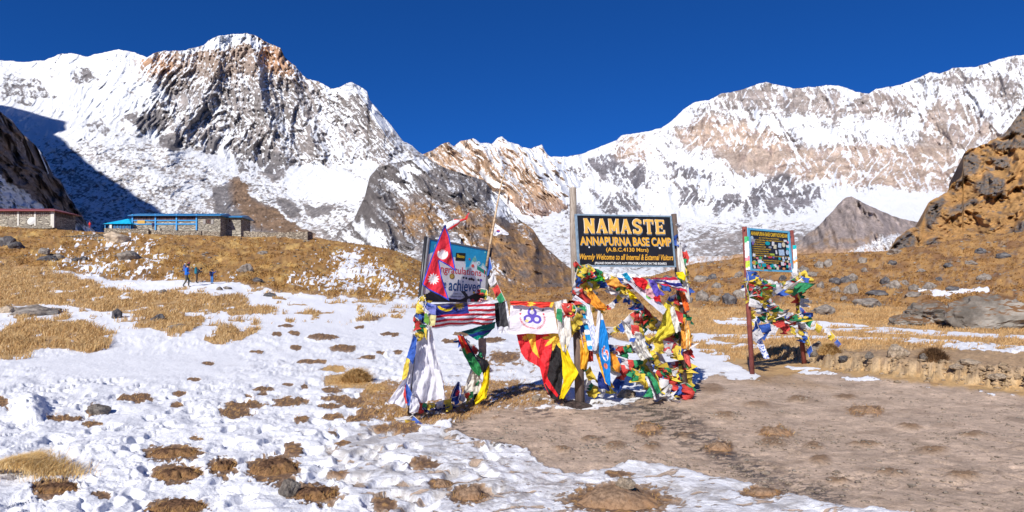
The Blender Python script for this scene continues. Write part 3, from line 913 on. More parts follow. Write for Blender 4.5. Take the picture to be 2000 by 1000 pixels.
for (cx, cy, rx, ry) in mudpatch:
    mp = np.maximum(mp, ell(PXg + 0.8 * w1, PYg + 0.8 * w2, cx, cy, rx, ry, 0, 0.5))
# worn, grey ice on the lower middle; wet dark soil
icy = poly_mask(WX, WY, [(700, 830), (860, 850), (1040, 880), (1100, 925), (1250, 905), (1450, 945), (1700, 1000), (1700, 1100), (760, 1100), (720, 1000), (640, 900)], 30)
wet = 0
for pts, sf in [([(1360, 880), (1420, 885), (1540, 950), (1660, 975), (1640, 990), (1520, 965), (1400, 905)], 9), ([(1130, 780), (1250, 775), (1340, 800), (1400, 850), (1340, 840), (1260, 800), (1130, 800)], 9),
                ([(1020, 800), (1080, 798), (1085, 815), (1030, 818)], 6), ([(870, 820), (900, 815), (915, 845), (880, 850)], 8), ([(880, 850), (1010, 868), (1000, 880), (880, 862)], 8)]:
    wet = np.maximum(wet, poly_mask(WX, WY, pts, sf))
wet = wet * sstep(-0.02, 0.16, fbm(PXg / 26 + PYg / 20, PYg / 3.2, 5, 731, 0.65))
thin = sstep(0.12, 0.36, fbm(PXg / 60 + PYg / 30, PYg / 11, 4, 741)) * sstep(650, 720, PYg) * sstep(350, 600, PXg)
# bank of cut earth on the right: a step of 0.35 m
bank_line = np.interp(PXg, [1380, 1540, 1580, 1640, 1720, 1790, 1850, 1920, 2000, 2200, 2700], [690, 700, 712, 720, 728, 737, 741, 750, 758, 785, 850]) + 8 * fbm(PXg / 34, PYg / 9, 4, 751, 0.6) + 2.5 * fbm(PXg / 8, PYg / 3, 3, 753)
bank_in = sstep(1375, 1400, PXg) * sstep(2.5, -6, PYg - bank_line)
bank_h = 0.30 * bank_in * sstep(1380, 1600, PXg) * sstep(640, 690, PYg)
bank_face = sstep(1400, 1560, PXg) * sstep(4, 0, np.abs(PYg - bank_line + 3) - 3)

# --- heights
N1 = fbm(Xg * 1.1, Yg * 1.1, 4, 761)
N2 = fbm(Xg * 4.2, Yg * 4.2, 4, 763)
N3 = fbm(Xg * 14, Yg * 14, 3, 765)
foot = ridged(Xg * 2.3 + 0.4 * N2, Yg * 2.0, 3, 767)
cells = np.clip(0.12 - np.abs(fbm(Xg * 3.1, Yg * 2.7, 2, 769)), 0, 0.12) / 0.12
smooth = poly_mask(WX, WY, [(40, 705), (180, 690), (460, 690), (480, 720), (330, 745), (120, 740)], 14) + poly_mask(WX, WY, [(480, 600), (820, 600), (800, 640), (600, 650), (470, 640)], 20) * 0.6
tram = np.clip(1 - smooth, 0.1, 1) * np.clip(1.15 - 0.55 * icy, 0, 1) * sstep(40, 18, Yg)
H = Hb + 0.03 * N1 * sstep(2, 8, Yg)
tramv = sstep(-0.35, 0.3, fbm(Xg * 0.55, Yg * 0.5, 3, 757))
dr = fbm(Xg * 1.5 + 0.6 * Yg, Yg * 0.9, 3, 759)
H = H + snow * (0.035 + tram * (0.07 * dr + (0.15 + 0.85 * tramv) * (0.030 * N2 + 0.034 * (foot - 0.4) + 0.009 * N3 - 0.022 * cells))) + (1 - snow) * 0.008 * N3
# footprints trodden into the snow
rsf = np.random.RandomState(31)
pits = np.zeros(PXg.shape)
for _k in range(420):
    if _k < 230:
        fy = 4.4 + 9 * rsf.rand() ** 1.3
        fx = rsf.uniform(-0.85, -0.02) * fy
    else:                                                     # the path leading up past the signs
        q = rsf.rand()
        fy = 5 + 17 * q
        fx = (-1.4 - 2.6 * q) + rsf.randn() * 0.55
    if fx > -0.2 * fy + 0.6 and fy < 9:
        pass
    i0, i1 = np.searchsorted(gpx, [1000 + (fx - 0.3) / fy * F, 1000 + (fx + 0.3) / fy * F])
    j0, j1 = np.searchsorted(gY, [fy - 0.3, fy + 0.3])
    if i1 <= i0 or j1 <= j0:
        continue
    an = rsf.uniform(-0.9, 0.9)
    dx, dy = Xg[j0:j1, i0:i1] - fx, Yg[j0:j1, i0:i1] - fy
    u_, v_ = dx * math.cos(an) + dy * math.sin(an), -dx * math.sin(an) + dy * math.cos(an)
    r_ = np.sqrt((u_ / 0.075) ** 2 + (v_ / 0.17) ** 2)
    pits[j0:j1, i0:i1] = np.minimum(pits[j0:j1, i0:i1], -sstep(1.15, 0.6, r_)) + 0.15 * np.exp(-((r_ - 1.3) / 0.2) ** 2) * (pits[j0:j1, i0:i1] > -0.2)
mpits = np.zeros(PXg.shape)
for _k in range(260):
    fy = 5.5 + 6.5 * rsf.rand()
    fx = rsf.uniform(-0.15, 0.85) * fy
    i0, i1 = np.searchsorted(gpx, [1000 + (fx - 0.25) / fy * F, 1000 + (fx + 0.25) / fy * F])
    j0, j1 = np.searchsorted(gY, [fy - 0.25, fy + 0.25])
    if i1 <= i0 or j1 <= j0:
        continue
    an = rsf.uniform(0, 3.1)
    dx, dy = Xg[j0:j1, i0:i1] - fx, Yg[j0:j1, i0:i1] - fy
    u_, v_ = dx * math.cos(an) + dy * math.sin(an), -dx * math.sin(an) + dy * math.cos(an)
    r_ = np.sqrt((u_ / 0.055) ** 2 + (v_ / 0.14) ** 2)
    mpits[j0:j1, i0:i1] += -sstep(1.1, 0.8, r_) + 0.5 * np.exp(-((r_ - 1.25) / 0.15) ** 2)
H = H + mud * np.clip(mpits, -1.5, 0.7) * 0.011
H = H + snow * np.clip(pits, -1, 0.3) * 0.055
H = H + 0.035 * mp * (1 + 0.3 * N3) + humps * (1 + 0.4 * N3) + 0.05 * lim * (0.4 + N2)
H = H + 0.19 * ell(PXg, PYg, 60, 806, 26, 20, 0, 0.9) * (1 + 0.3 * N2)                                   # lump of snow
far = sstep(35, 60, Yg)
rough = far * (1.15 * fbm(Xg / 9, Yg / 9, 5, 771) + 0.30 * ridged(Xg / 2.5, Yg / 3.5, 3, 773)) * np.where(PXg > 1250, 1.15, 0.8) * sstep(118, 108, Yg)
rough = rough + far * hill * 0.16 * ridged(Xg / 0.9, Yg / 1.6, 3, 775)
H = H + rough + bank_h * (1 + 0.25 * N2) + grass * 0.05 * (1 + N2)
Zg = H - EYE
PYf = HY - Zg / Yg * F
Vg = np.stack([Xg, Yg + bank_face * 0.0, Zg], -1)

# --- colours
n_f = fbm(Xg * 2.2, Yg * 2.2, 4, 781)
n_h = fbm(PXg / 20, PYg / 8, 5, 783, 0.6)
gc = np.zeros(PXg.shape + (3,)) + np.array((0.47, 0.355, 0.27))              # dry mud
gc = gc * (1 + 0.28 * n_f[..., None] + 0.16 * fbm(Xg * 0.6, Yg * 1.8, 3, 785)[..., None])
gc = mixc(gc, (0.23, 0.145, 0.085), np.clip(mp * 0.95, 0, 1))
gc = mixc(gc, (0.14, 0.075, 0.04), np.clip(pm, 0, 1) * 0.9)
gc = mixc(gc, (0.42, 0.235, 0.09), np.clip(pm, 0, 1) * sstep(0.08, 0.3, N3) * 0.8)
hillc = np.zeros(PXg.shape + (3,)) + np.array((0.33, 0.18, 0.06))
hillc = mixc(hillc, (0.60, 0.40, 0.14), np.clip(sstep(0.0, 0.3, n_h) * 0.4 + 0.55 * sstep(0.12, 0.3, fbm(PXg / 48, PYg / 20, 4, 784)), 0, 0.9))
hillc = mixc(hillc, (0.19, 0.10, 0.045), sstep(0.1, 0.4, -fbm(PXg / 70, PYg / 26, 4, 786)) * 0.5)
hillc = mixc(hillc, (0.17, 0.095, 0.045), sstep(0.0, 0.4, fbm(PXg / 11, PYg / 5, 4, 787)) * 0.75)
hillr = np.zeros(PXg.shape + (3,)) + np.array((0.36, 0.20, 0.075))
hillr = mixc(hillr, (0.46, 0.27, 0.095), sstep(0.0, 0.4, n_h) * 0.7)
hillr = mixc(hillr, (0.14, 0.07, 0.04), sstep(0.05, 0.4, fbm(PXg / 16, PYg / 6, 4, 789)) * 0.8)
hillr = mixc(hillr, (0.17, 0.085, 0.045), sstep(0.05, 0.3, fbm(PXg / 60, PYg / 18, 4, 788)) * 0.65)
hillr = mixc(hillr, (0.25, 0.21, 0.18), 0.5 * sstep(0.18, 0.35, fbm(PXg / 13, PYg / 7, 4, 797)))
meadow = np.zeros(PXg.shape + (3,)) + np.array((0.50, 0.32, 0.145))
meadow = mixc(meadow, (0.34, 0.20, 0.09), sstep(0.0, 0.35, fbm(PXg / 60, PYg / 5, 4, 791)) * 0.8)
gc = gc * (1 - hill[..., None]) + hillc * hill[..., None]
rl = rightland * (1 - mud)
up = sstep(608, 588, WY + 0.02 * (1700 - PXg) * (PXg > 1500))
rcol = meadow * (1 - up[..., None]) + hillr * up[..., None]
gc = gc * (1 - rl[..., None]) + rcol * rl[..., None]
gc = gc * (1 - grass[..., None]) + meadow * grass[..., None] * 0.9
gc = mixc(gc, (0.33, 0.20, 0.11), litter * (1 - pm) * (0.65 + 0.3 * sstep(-.2, .3, N3)))
gc = mixc(gc, (0.58, 0.38, 0.16), straw)
dry = poly_mask(WX, WY, [(1345, 690), (1400, 715), (1560, 738), (1640, 760), (1480, 752), (1370, 730)], 8)
gc = mixc(gc, (0.34, 0.22, 0.12), dry * 0.6)
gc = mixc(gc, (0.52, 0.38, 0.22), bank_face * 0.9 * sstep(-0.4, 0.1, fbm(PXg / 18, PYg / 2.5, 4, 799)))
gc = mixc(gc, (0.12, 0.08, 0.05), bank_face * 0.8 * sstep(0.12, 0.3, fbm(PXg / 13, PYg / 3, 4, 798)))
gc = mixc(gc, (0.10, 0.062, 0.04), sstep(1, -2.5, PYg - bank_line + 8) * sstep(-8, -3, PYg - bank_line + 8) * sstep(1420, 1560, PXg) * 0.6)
bt = bank_in * sstep(1420, 1560, PXg) * sstep(700, 712, WY)
gc = mixc(gc, (0.37, 0.26, 0.17), bt * 0.7)
drk = sstep(-0.02, 0.16, fbm(PXg / 38 + PYg / 16, PYg / 4.5, 5, 733, 0.65)) * mud * poly_mask(PXg, PYg, [(1100, 795), (1250, 785), (1370, 815), (1440, 880), (1660, 970), (1620, 990), (1380, 900), (1240, 825)], 18)
wet = np.clip(np.maximum(wet, drk), 0, 1)
gc = mixc(gc, (0.045, 0.038, 0.034), np.clip(wet, 0, 1) * 0.92)
gc = mixc(gc, (0.30, 0.215, 0.155), mud * 0.5 * sstep(0.05, 0.35, fbm(PXg / 70, PYg / 14, 4, 735)))
snow_f = snow - 0.42 * thin * snow - icy * snow * (0.20 - 0.45 * fbm(PXg / 40 + PYg / 25, PYg / 12, 4, 793))
snow_f = np.where(mud > 0.5, snow_f + 0.0, snow_f) - 0.4 * wet
sn_t = fbm(PXg / 24, PYg / 3.2, 4, 795)
snow_f = snow_f - 0.25 * sstep(0.1, 0.4, sn_t) * sstep(500, 700, PXg) * sstep(640, 700, PYg)

gme = mesh_from_arrays('ground', Vg.reshape(-1, 3), grid_quads(len(gY), len(gpx)), smooth=True)
add_attr(gme, 'snow', snow_f, 'FLOAT')
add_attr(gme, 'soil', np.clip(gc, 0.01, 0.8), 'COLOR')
add_attr(gme, 'icy', np.clip(icy * 1.0 + thin * 0.5, 0, 1), 'FLOAT')
add_attr(gme, 'wet', np.clip(wet, 0, 1), 'FLOAT')


def ground_material():
    t = NT('ground_snow_soil')
    co = t.coord('Object')
    cd = t.n('ShaderNodeCameraData')
    fine = t.noise(co, 38, 6, 0.7)
    mid = t.noise(co, 9, 5, 0.6)
    big = t.noise(co, 1.6, 5, 0.65)
    mg = t.math('ADD', t.math('MULTIPLY', fine, 0.5), t.math('MULTIPLY', mid, 0.5))
    s = t.attr('snow').outputs['Fac']
    s2 = t.math('ADD', s, t.math('MULTIPLY', t.math('SUBTRACT', mg, 0.5), 0.7))
    m = t.rng(s2, 0.40, 0.60)
    soil = t.attr('soil').outputs['Color']
    hs = t.n('ShaderNodeHueSaturation')
    t.l(soil, hs.inputs['Color'])
    t.l(t.math('MULTIPLY', t.rng(mg, 0.3, 0.7, 0.55, 1.42, False), t.rng(big, 0.3, 0.7, 0.86, 1.14, False)), hs.inputs['Value'])
    vo = t.n('ShaderNodeTexVoronoi')
    vo.inputs['Scale'].default_value = 26
    t.l(co, vo.inputs['Vector'])
    peb = t.rng(vo.outputs['Distance'], 0.12, 0.2, 1, 0)
    soil2 = t.mix(t.math('MULTIPLY', peb, 0.35), hs.outputs[0], (0.09, 0.06, 0.04))
    icy_ = t.attr('icy').outputs['Fac']
    icn = t.rng(t.noise(co, 3.2, 6, 0.7, 0.8), 0.42, 0.62)
    scol = t.mix(t.math('MULTIPLY', icy_, t.math('MULTIPLY', icn, 0.9)), (0.80, 0.81, 0.85), (0.40, 0.375, 0.36))
    scol = t.mix(t.rng(fine, 0.62, 0.8, 0, 0.35), scol, (0.45, 0.42, 0.40))
    col = t.mix(m, soil2, scol)
    wet_ = t.attr('wet').outputs['Fac']
    r0 = t.rng(wet_, 0, 1, 0.95, 0.35, False)
    rs = t.rng(icy_, 0, 1, 0.7, 0.38, False)
    rr = t.math('ADD', t.math('MULTIPLY', r0, t.math('SUBTRACT', 1.0, m)), t.math('MULTIPLY', rs, m))
    t.set(color=col, rough=rr, spec=0.3)
    h = t.math('ADD', t.math('MULTIPLY', fine, 0.35), t.math('ADD', mid, t.math('MULTIPLY', m, 0.6)))
    t.bump(h, 0.75, 0.035)
    return t.m


link('ground', gme, ground_material(), kind='structure', label='snow, bare brown soil and dry grass around the signs')

# ground behind the camera and the valley floor below everything
t = NT('valley_floor_rubble')
cc = t.coord('Object')
t.set(color=t.mix(t.noise(cc, 0.02, 6), (0.22, 0.2, 0.19), (0.5, 0.5, 0.52)), rough=0.95)
vm = mesh_from_arrays('valley_floor', [(-7900, -2900, -45), (10900, -2900, -45), (10900, 9300, -45), (-7900, 9300, -45)], [(0, 1, 2, 3)])
link('valley_floor', vm, t.m, kind='structure', label='flat rubble floor of the valley behind the crests')
t = NT('trodden_snow')
cc = t.coord('Object')
t.set(color=t.mix(t.rng(t.noise(cc, 0.9, 6), 0.45, 0.6), (0.4, 0.3, 0.2), (0.85, 0.86, 0.9)), rough=0.8)
_n = 60
_bx, _by = np.meshgrid(np.linspace(-60, 60, _n), np.linspace(-60, 0.55, _n))
_bz = -EYE - 0.03 + 0.05 * fbm(_bx / 3, _by / 3, 3, 5)
bm_ = mesh_from_arrays('rear_ground', np.stack([_bx, _by, _bz], -1).reshape(-1, 3), grid_quads(_n, _n), smooth=True)
link('rear_ground', bm_, t.m, kind='structure', label='trodden snow behind the viewpoint')


def ground_z(X, Y):
    px = 1000 + X / Y * F
    i = np.interp(px, gpx, np.arange(len(gpx)))
    j = np.interp(Y, gY, np.arange(len(gY)))
    i0, j0 = int(min(i, len(gpx) - 2)), int(min(j, len(gY) - 2))
    u, v = i - i0, j - j0
    return float((Zg[j0, i0] * (1 - u) + Zg[j0, i0 + 1] * u) * (1 - v) + (Zg[j0 + 1, i0] * (1 - u) + Zg[j0 + 1, i0 + 1] * u) * v)


def ground_at(px, py, Ymin=3.0):
    """first ground point, going away from the camera, that shows at row py"""
    i = int(round(np.interp(px, gpx, np.arange(len(gpx)))))
    col = PYf[:, i]
    ok = np.where((gY > Ymin) & (col <= py) & (gY < 140))[0]
    if len(ok) == 0:
        j = int(np.argmin(np.where(gY < 140, col, 1e9)))
    else:
        j = ok[0]
    return Vector(((px - 1000) / F * gY[j], gY[j], Zg[j, i]))


# ================================================================== things: materials
_mats = {}


def plain(name, col, rough=0.8, spec=0.3, metal=0.0, var=0.18, scale=14, bump=0.0):
    key = name
    if key in _mats:
        return _mats[key]
    t = NT(name)
    co = t.coord('Object')
    n = t.noise(co, scale, 5, 0.6)
    hs = t.n('ShaderNodeHueSaturation')
    hs.inputs['Color'].default_value = (*col, 1)
    t.l(t.rng(n, 0.3, 0.7, 1 - var, 1 + var, False), hs.inputs['Value'])
    t.set(color=hs.outputs[0], rough=rough, spec=spec, metal=metal)
    if bump:
        t.bump(n, bump, 0.02)
    _mats[key] = t.m
    return t.m


def cloth_shader(t, col, transl=0.28):
    t.set(color=col, rough=0.75, spec=0.25)
    tr = t.n('ShaderNodeBsdfTranslucent')
    if isinstance(col, tuple):
        tr.inputs['Color'].default_value = (*col[:3], 1)
    else:
        t.l(col, tr.inputs['Color'])
    mx = t.n('ShaderNodeMixShader')
    mx.inputs[0].default_value = transl
    t.l(t.b.outputs[0], mx.inputs[1])
    t.l(tr.outputs[0], mx.inputs[2])
    t.l(mx.outputs[0], t.out.inputs[0])


def cloth_mat(name, col, printed=False, transl=0.28):
    key = 'cloth_' + name + ('_p' if printed else '')
    if key in _mats:
        return _mats[key]
    t = NT(key)
    co = t.coord('Object')
    n = t.noise(co, 9, 5, 0.6)
    hs = t.n('ShaderNodeHueSaturation')
    hs.inputs['Color'].default_value = (*col, 1)
    t.l(t.rng(n, 0.3, 0.7, 0.85, 1.12, False), hs.inputs['Value'])
    c = hs.outputs[0]
    if printed:
        u = t.attr('fu').outputs['Fac']
        v = t.attr('fv').outputs['Fac']
        bu = t.rng(t.math('ABSOLUTE', t.math('SUBTRACT', u, 0.5)), 0.36, 0.40, 1, 0)
        bv = t.rng(t.math('ABSOLUTE', t.math('SUBTRACT', v, 0.52)), 0.34, 0.38, 1, 0)
        cv = t.n('ShaderNodeCombineXYZ')
        t.l(t.math('MULTIPLY', u, 9.0), cv.inputs[0])
        t.l(t.math('MULTIPLY', v, 16.0), cv.inputs[1])
        pn = t.rng(t.noise(cv.outputs[0], 1.3, 3, 0.7), 0.5, 0.56)
        c = t.mix(t.math('MULTIPLY', t.math('MULTIPLY', bu, bv), t.math('MULTIPLY', pn, 0.5)), c, tuple(x * 0.18 for x in col))
    cloth_shader(t, c, transl)
    t.bump(t.noise(co, 26, 4, 0.6), 0.25, 0.01)
    _mats[key] = t.m
    return t.m


def paint_mat(name, cloth=True, rough=0.6):
    key = 'paint_' + name
    if key in _mats:
        return _mats[key]
    t = NT(key)
    co = t.coord('Object')
    n = t.noise(co, 12, 5, 0.6)
    hs = t.n('ShaderNodeHueSaturation')
    t.l(t.attr('paint').outputs['Color'], hs.inputs['Color'])
    t.l(t.rng(n, 0.3, 0.7, 0.88, 1.08, False), hs.inputs['Value'])
    if cloth:
        cloth_shader(t, hs.outputs[0], 0.15)
        t.bump(t.noise(co, 22, 4, 0.6), 0.25, 0.01)
    else:
        t.set(color=hs.outputs[0], rough=rough, spec=0.3)
    _mats[key] = t.m
    return t.m


BLUE, WHITE, RED, GREEN, YELLOW = (0.05, 0.13, 0.50), (0.72, 0.71, 0.74), (0.66, 0.07, 0.06), (0.04, 0.30, 0.13), (0.80, 0.60, 0.08)
ORANGE, NAVY, PINK, TEAL = (0.85, 0.34, 0.04), (0.02, 0.03, 0.16), (0.75, 0.25, 0.32), (0.01, 0.26, 0.28)
FLAGC = {'blue': BLUE, 'white': WHITE, 'red': RED, 'green': GREEN, 'yellow': YELLOW}


# ================================================================== things: shapes
def drape(name, L, Rr, YL, YR, mat, nu=24, nv=30, folds=3.0, amp=0.035, seed=0, colorfn=None, parent=None, origin=None, edge=1.2, skew=0.0, thick=True, **tags):
    """cloth between a left and a right edge, both given down the photo as (px, py); folds push it in depth"""
    def along(pts, t):
        d = np.concatenate([[0], np.cumsum([math.hypot(pts[i + 1][0] - pts[i][0], pts[i + 1][1] - pts[i][1]) for i in range(len(pts) - 1)])])
        d /= d[-1]
        return np.interp(t, d, [p[0] for p in pts]), np.interp(t, d, [p[1] for p in pts])
    t = np.linspace(0, 1, nv)
    s = np.linspace(0, 1, nu)
    lx, lyy = along(L, t)
    rx, ry = along(Rr, t)
    S, T = np.meshgrid(s, t)
    px = lx[:, None] * (1 - S) + rx[:, None] * S
    py = lyy[:, None] * (1 - S) + ry[:, None] * S
    px = px + edge * fbm(T * 5 + seed, S * 5, 3, seed)
    py = py + edge * fbm(T * 4, S * 5 + seed, 3, seed + 3) + 1.0 * np.sin(S * folds * 6.28) * T
    Y = YL + (YR - YL) * S
    ph = 1.2 * fbm(T * 1.5, T * 0 + seed, 2, seed + 5)
    Y = Y + amp * (0.55 * np.sin((S + skew * T + 0.25 * fbm(S * 2, T * 2, 2, seed + 2)) * folds * 5.0 + ph * 4) * (0.3 + 0.7 * T) + 2.3 * fbm(S * folds * 0.8 + T * 1.2, T * 2.2, 4, seed + 7) + 0.5 * fbm(S * 9, T * 9, 3, seed + 9))
    X = (px - 1000) / F * Y
    Z = (HY - py) / F * Y
    V = np.stack([X, Y, Z], -1).reshape(-1, 3)
    o = Vector((0, 0, 0)) if origin is None else origin
    ctr = V.mean(0) if origin is None and parent is None else np.array(o)
    if parent is not None:
        ctr = np.array(parent.location)
    me = mesh_from_arrays(name, V - ctr, grid_quads(nv, nu), smooth=True)
    if colorfn is not None:
        add_attr(me, 'paint', colorfn(S, T).reshape(-1, 3), 'COLOR')
    add_attr(me, 'fu', S, 'FLOAT')
    add_attr(me, 'fv', T, 'FLOAT')
    ob = link(name, me, mat, parent, **tags)
    if parent is None:
        ob.location = ctr
    return ob


def tube_mesh(name, pts, radii, n=8, cap=True, jitter=0.0):
    pts = [Vector(p) for p in pts]
    V, Fc = [], []
    m = len(pts)
    for i, p in enumerate(pts):
        d = (pts[min(i + 1, m - 1)] - pts[max(i - 1, 0)]).normalized()
        a = d.cross(Vector((0, 1, 0.01)))
        if a.length < 1e-3:
            a = d.cross(Vector((1, 0, 0)))
        a.normalize()
        b = d.cross(a)
        r = radii[i] if isinstance(radii, (list, tuple)) else radii
        for k in range(n):
            q = 2 * math.pi * k / n
            rr = r * (1 + jitter * math.sin(k * 2.3 + i * 0.7))
            V.append(p + (a * math.cos(q) + b * math.sin(q)) * rr)
    for i in range(m - 1):
        for k in range(n):
            k2 = (k + 1) % n
            Fc.append((i * n + k, i * n + k2, (i + 1) * n + k2, (i + 1) * n + k))
    if cap:
        Fc.append(tuple(range(n - 1, -1, -1)))
        Fc.append(tuple(range((m - 1) * n, m * n)))
    me = bpy.data.meshes.new(name)
    me.from_pydata([tuple(v) for v in V], [], Fc)
    for p in me.polygons:
        p.use_smooth = len(p.vertices) == 4
    me.update()
    return me


def tube(name, pts, radii, mat, parent=None, n=8, jitter=0.0, **tags):
    off = parent.location if parent is not None else Vector((0, 0, 0))
    c = Vector(pts[0]) if parent is None else off
    me = tube_mesh(name, [Vector(p) - c for p in pts], radii, n, True, jitter)
    o = link(name, me, mat, parent, **tags)
    if parent is None:
        o.location = c
    return o


def box_geo(V, Fc, c, sz, rz=0.0):
    i0 = len(V)
    for dz in (-1, 1):
        for dy in (-1, 1):
            for dx in (-1, 1):
                x, y = dx * sz[0] / 2, dy * sz[1] / 2
                V.append((c[0] + x * math.cos(rz) - y * math.sin(rz), c[1] + x * math.sin(rz) + y * math.cos(rz), c[2] + dz * sz[2] / 2))
    for f in ((0, 2, 3, 1), (4, 5, 7, 6), (0, 1, 5, 4), (2, 6, 7, 3), (0, 4, 6, 2), (1, 3, 7, 5)):
        Fc.append(tuple(i0 + k for k in f))


def boxes(name, lst, mat, parent=None, **tags):
    V, Fc = [], []
    for b in lst:
        box_geo(V, Fc, *b)
    me = bpy.data.meshes.new(name)
    me.from_pydata(V, [], Fc)
    me.update()
    return link(name, me, mat, parent, **tags)


def empty(name, loc, label, cat, group=None, rz=0):
    o = bpy.data.objects.new(name, None)
    COL.objects.link(o)
    o.location = loc
    o.rotation_euler = (0, 0, rz)
    o['label'] = label
    o['category'] = cat
    if group:
        o['group'] = group
    bpy.context.view_layer.update()
    return o


class Panel:
    """a flat board given by its corners in the photo and their distances"""

    def __init__(self, TL, TR, BR, BL, root):
        self.c = [P(*q) - root.location for q in (TL, TR, BR, BL)]
        a, b_, d_ = self.c[0], self.c[1], self.c[3]
        nn = (b_ - a).cross(d_ - a)                     # bring the fourth corner onto the plane of the other three
        ray = self.c[2] + root.location
        k_ = (a + root.location).dot(nn) / ray.dot(nn)
        self.c[2] = ray * k_ - root.location
        self.root = root
        self.n = (self.c[1] - self.c[0]).cross(self.c[3] - self.c[0]).normalized()
        if self.n.y > 0:
            self.n = -self.n

    def pt(self, s, t, off=0.0):
        a = self.c[0].lerp(self.c[1], s)
        b = self.c[3].lerp(self.c[2], s)
        return a.lerp(b, t) + self.n * off

    def slab(self, name, mat, s0=0, t0=0, s1=1, t1=1, front=0.0, back=-0.03):
        V = [self.pt(s, t, o) for o in (front, back) for s, t in ((s0, t0), (s1, t0), (s1, t1), (s0, t1))]
        me = bpy.data.meshes.new(name)
        me.from_pydata([tuple(v) for v in V], [], [(0, 3, 2, 1), (4, 5, 6, 7), (0, 1, 5, 4), (1, 2, 6, 5), (2, 3, 7, 6), (3, 0, 4, 7)])
        me.update()
        return link(name, me, mat, self.root)

    def polys(self, name, mat, polys, off=0.003, step=0.00012, parent=None):
        V, Fc = [], []
        for i, pl in enumerate(polys):
            k = len(V)
            V += [tuple(self.pt(s, t, off + step * i)) for s, t in pl]
            Fc.append(tuple(range(k + len(pl) - 1, k - 1, -1)))
        me = bpy.data.meshes.new(name)
        me.from_pydata(V, [], Fc)
        me.update()
        return link(name, me, mat, parent or self.root)

    def grid_paint(self, name, mat, fn, nu, nv, off=0.003, s0=0, t0=0, s1=1, t1=1):
        S, T = np.meshgrid(np.linspace(s0, s1, nu), np.linspace(t0, t1, nv))
        c = [np.array(v) for v in self.c]
        V = (c[0] * (1 - S[..., None]) + c[1] * S[..., None]) * (1 - T[..., None]) + (c[3] * (1 - S[..., None]) + c[2] * S[..., None]) * T[..., None]
        V = V + np.array(self.n) * off
        me = mesh_from_arrays(name, V.reshape(-1, 3), grid_quads(nv, nu))
        add_attr(me, 'paint', fn((S - s0) / (s1 - s0), (T - t0) / (t1 - t0)).reshape(-1, 3), 'COLOR')
        return link(name, me, mat, self.root)

    def text(self, body, mat, s0, t0, s1, t1, bold=0.0, shear=0.0, off=0.004, name='lettering'):
        cu = bpy.data.curves.new('lettering_curve', 'FONT')
        cu.body = body
        cu.offset = bold
        cu.shear = shear
        cu.resolution_u = 3
        ob = bpy.data.objects.new('lettering_tmp', cu)
        COL.objects.link(ob)
        dg = bpy.context.evaluated_depsgraph_get()
        dg.update()
        me = bpy.data.meshes.new_from_object(ob.evaluated_get(dg))
        bpy.data.objects.remove(ob)
        bpy.data.curves.remove(cu)
        n = len(me.vertices)
        co = np.empty(n * 3, np.float32)
        me.vertices.foreach_get('co', co)
        co = co.reshape(-1, 3)
        mn, mx = co.min(0), co.max(0)
        for v, q in zip(me.vertices, co):
            s = s0 + (s1 - s0) * (q[0] - mn[0]) / (mx[0] - mn[0])
            tt = t1 + (t0 - t1) * (q[1] - mn[1]) / (mx[1] - mn[1])
            v.co = self.pt(s, tt, off)
        me.materials.clear()
        me.update()
        me.name = name
        return link(name, me, mat, self.root)


def stroke(pts, w):
    out = []
    for i in range(len(pts) - 1):
        (x1, y1), (x2, y2) = pts[i], pts[i + 1]
        L = math.hypot(x2 - x1, y2 - y1)
        nx, ny = -(y2 - y1) / L * w / 2, (x2 - x1) / L * w / 2
        ex, ey = (x2 - x1) / L * w * 0.12, (y2 - y1) / L * w * 0.12
        out.append([(x1 + nx - ex, y1 + ny - ey), (x2 + nx + ex, y2 + ny + ey), (x2 - nx + ex, y2 - ny + ey), (x1 - nx - ex, y1 - ny - ey)])
    return out


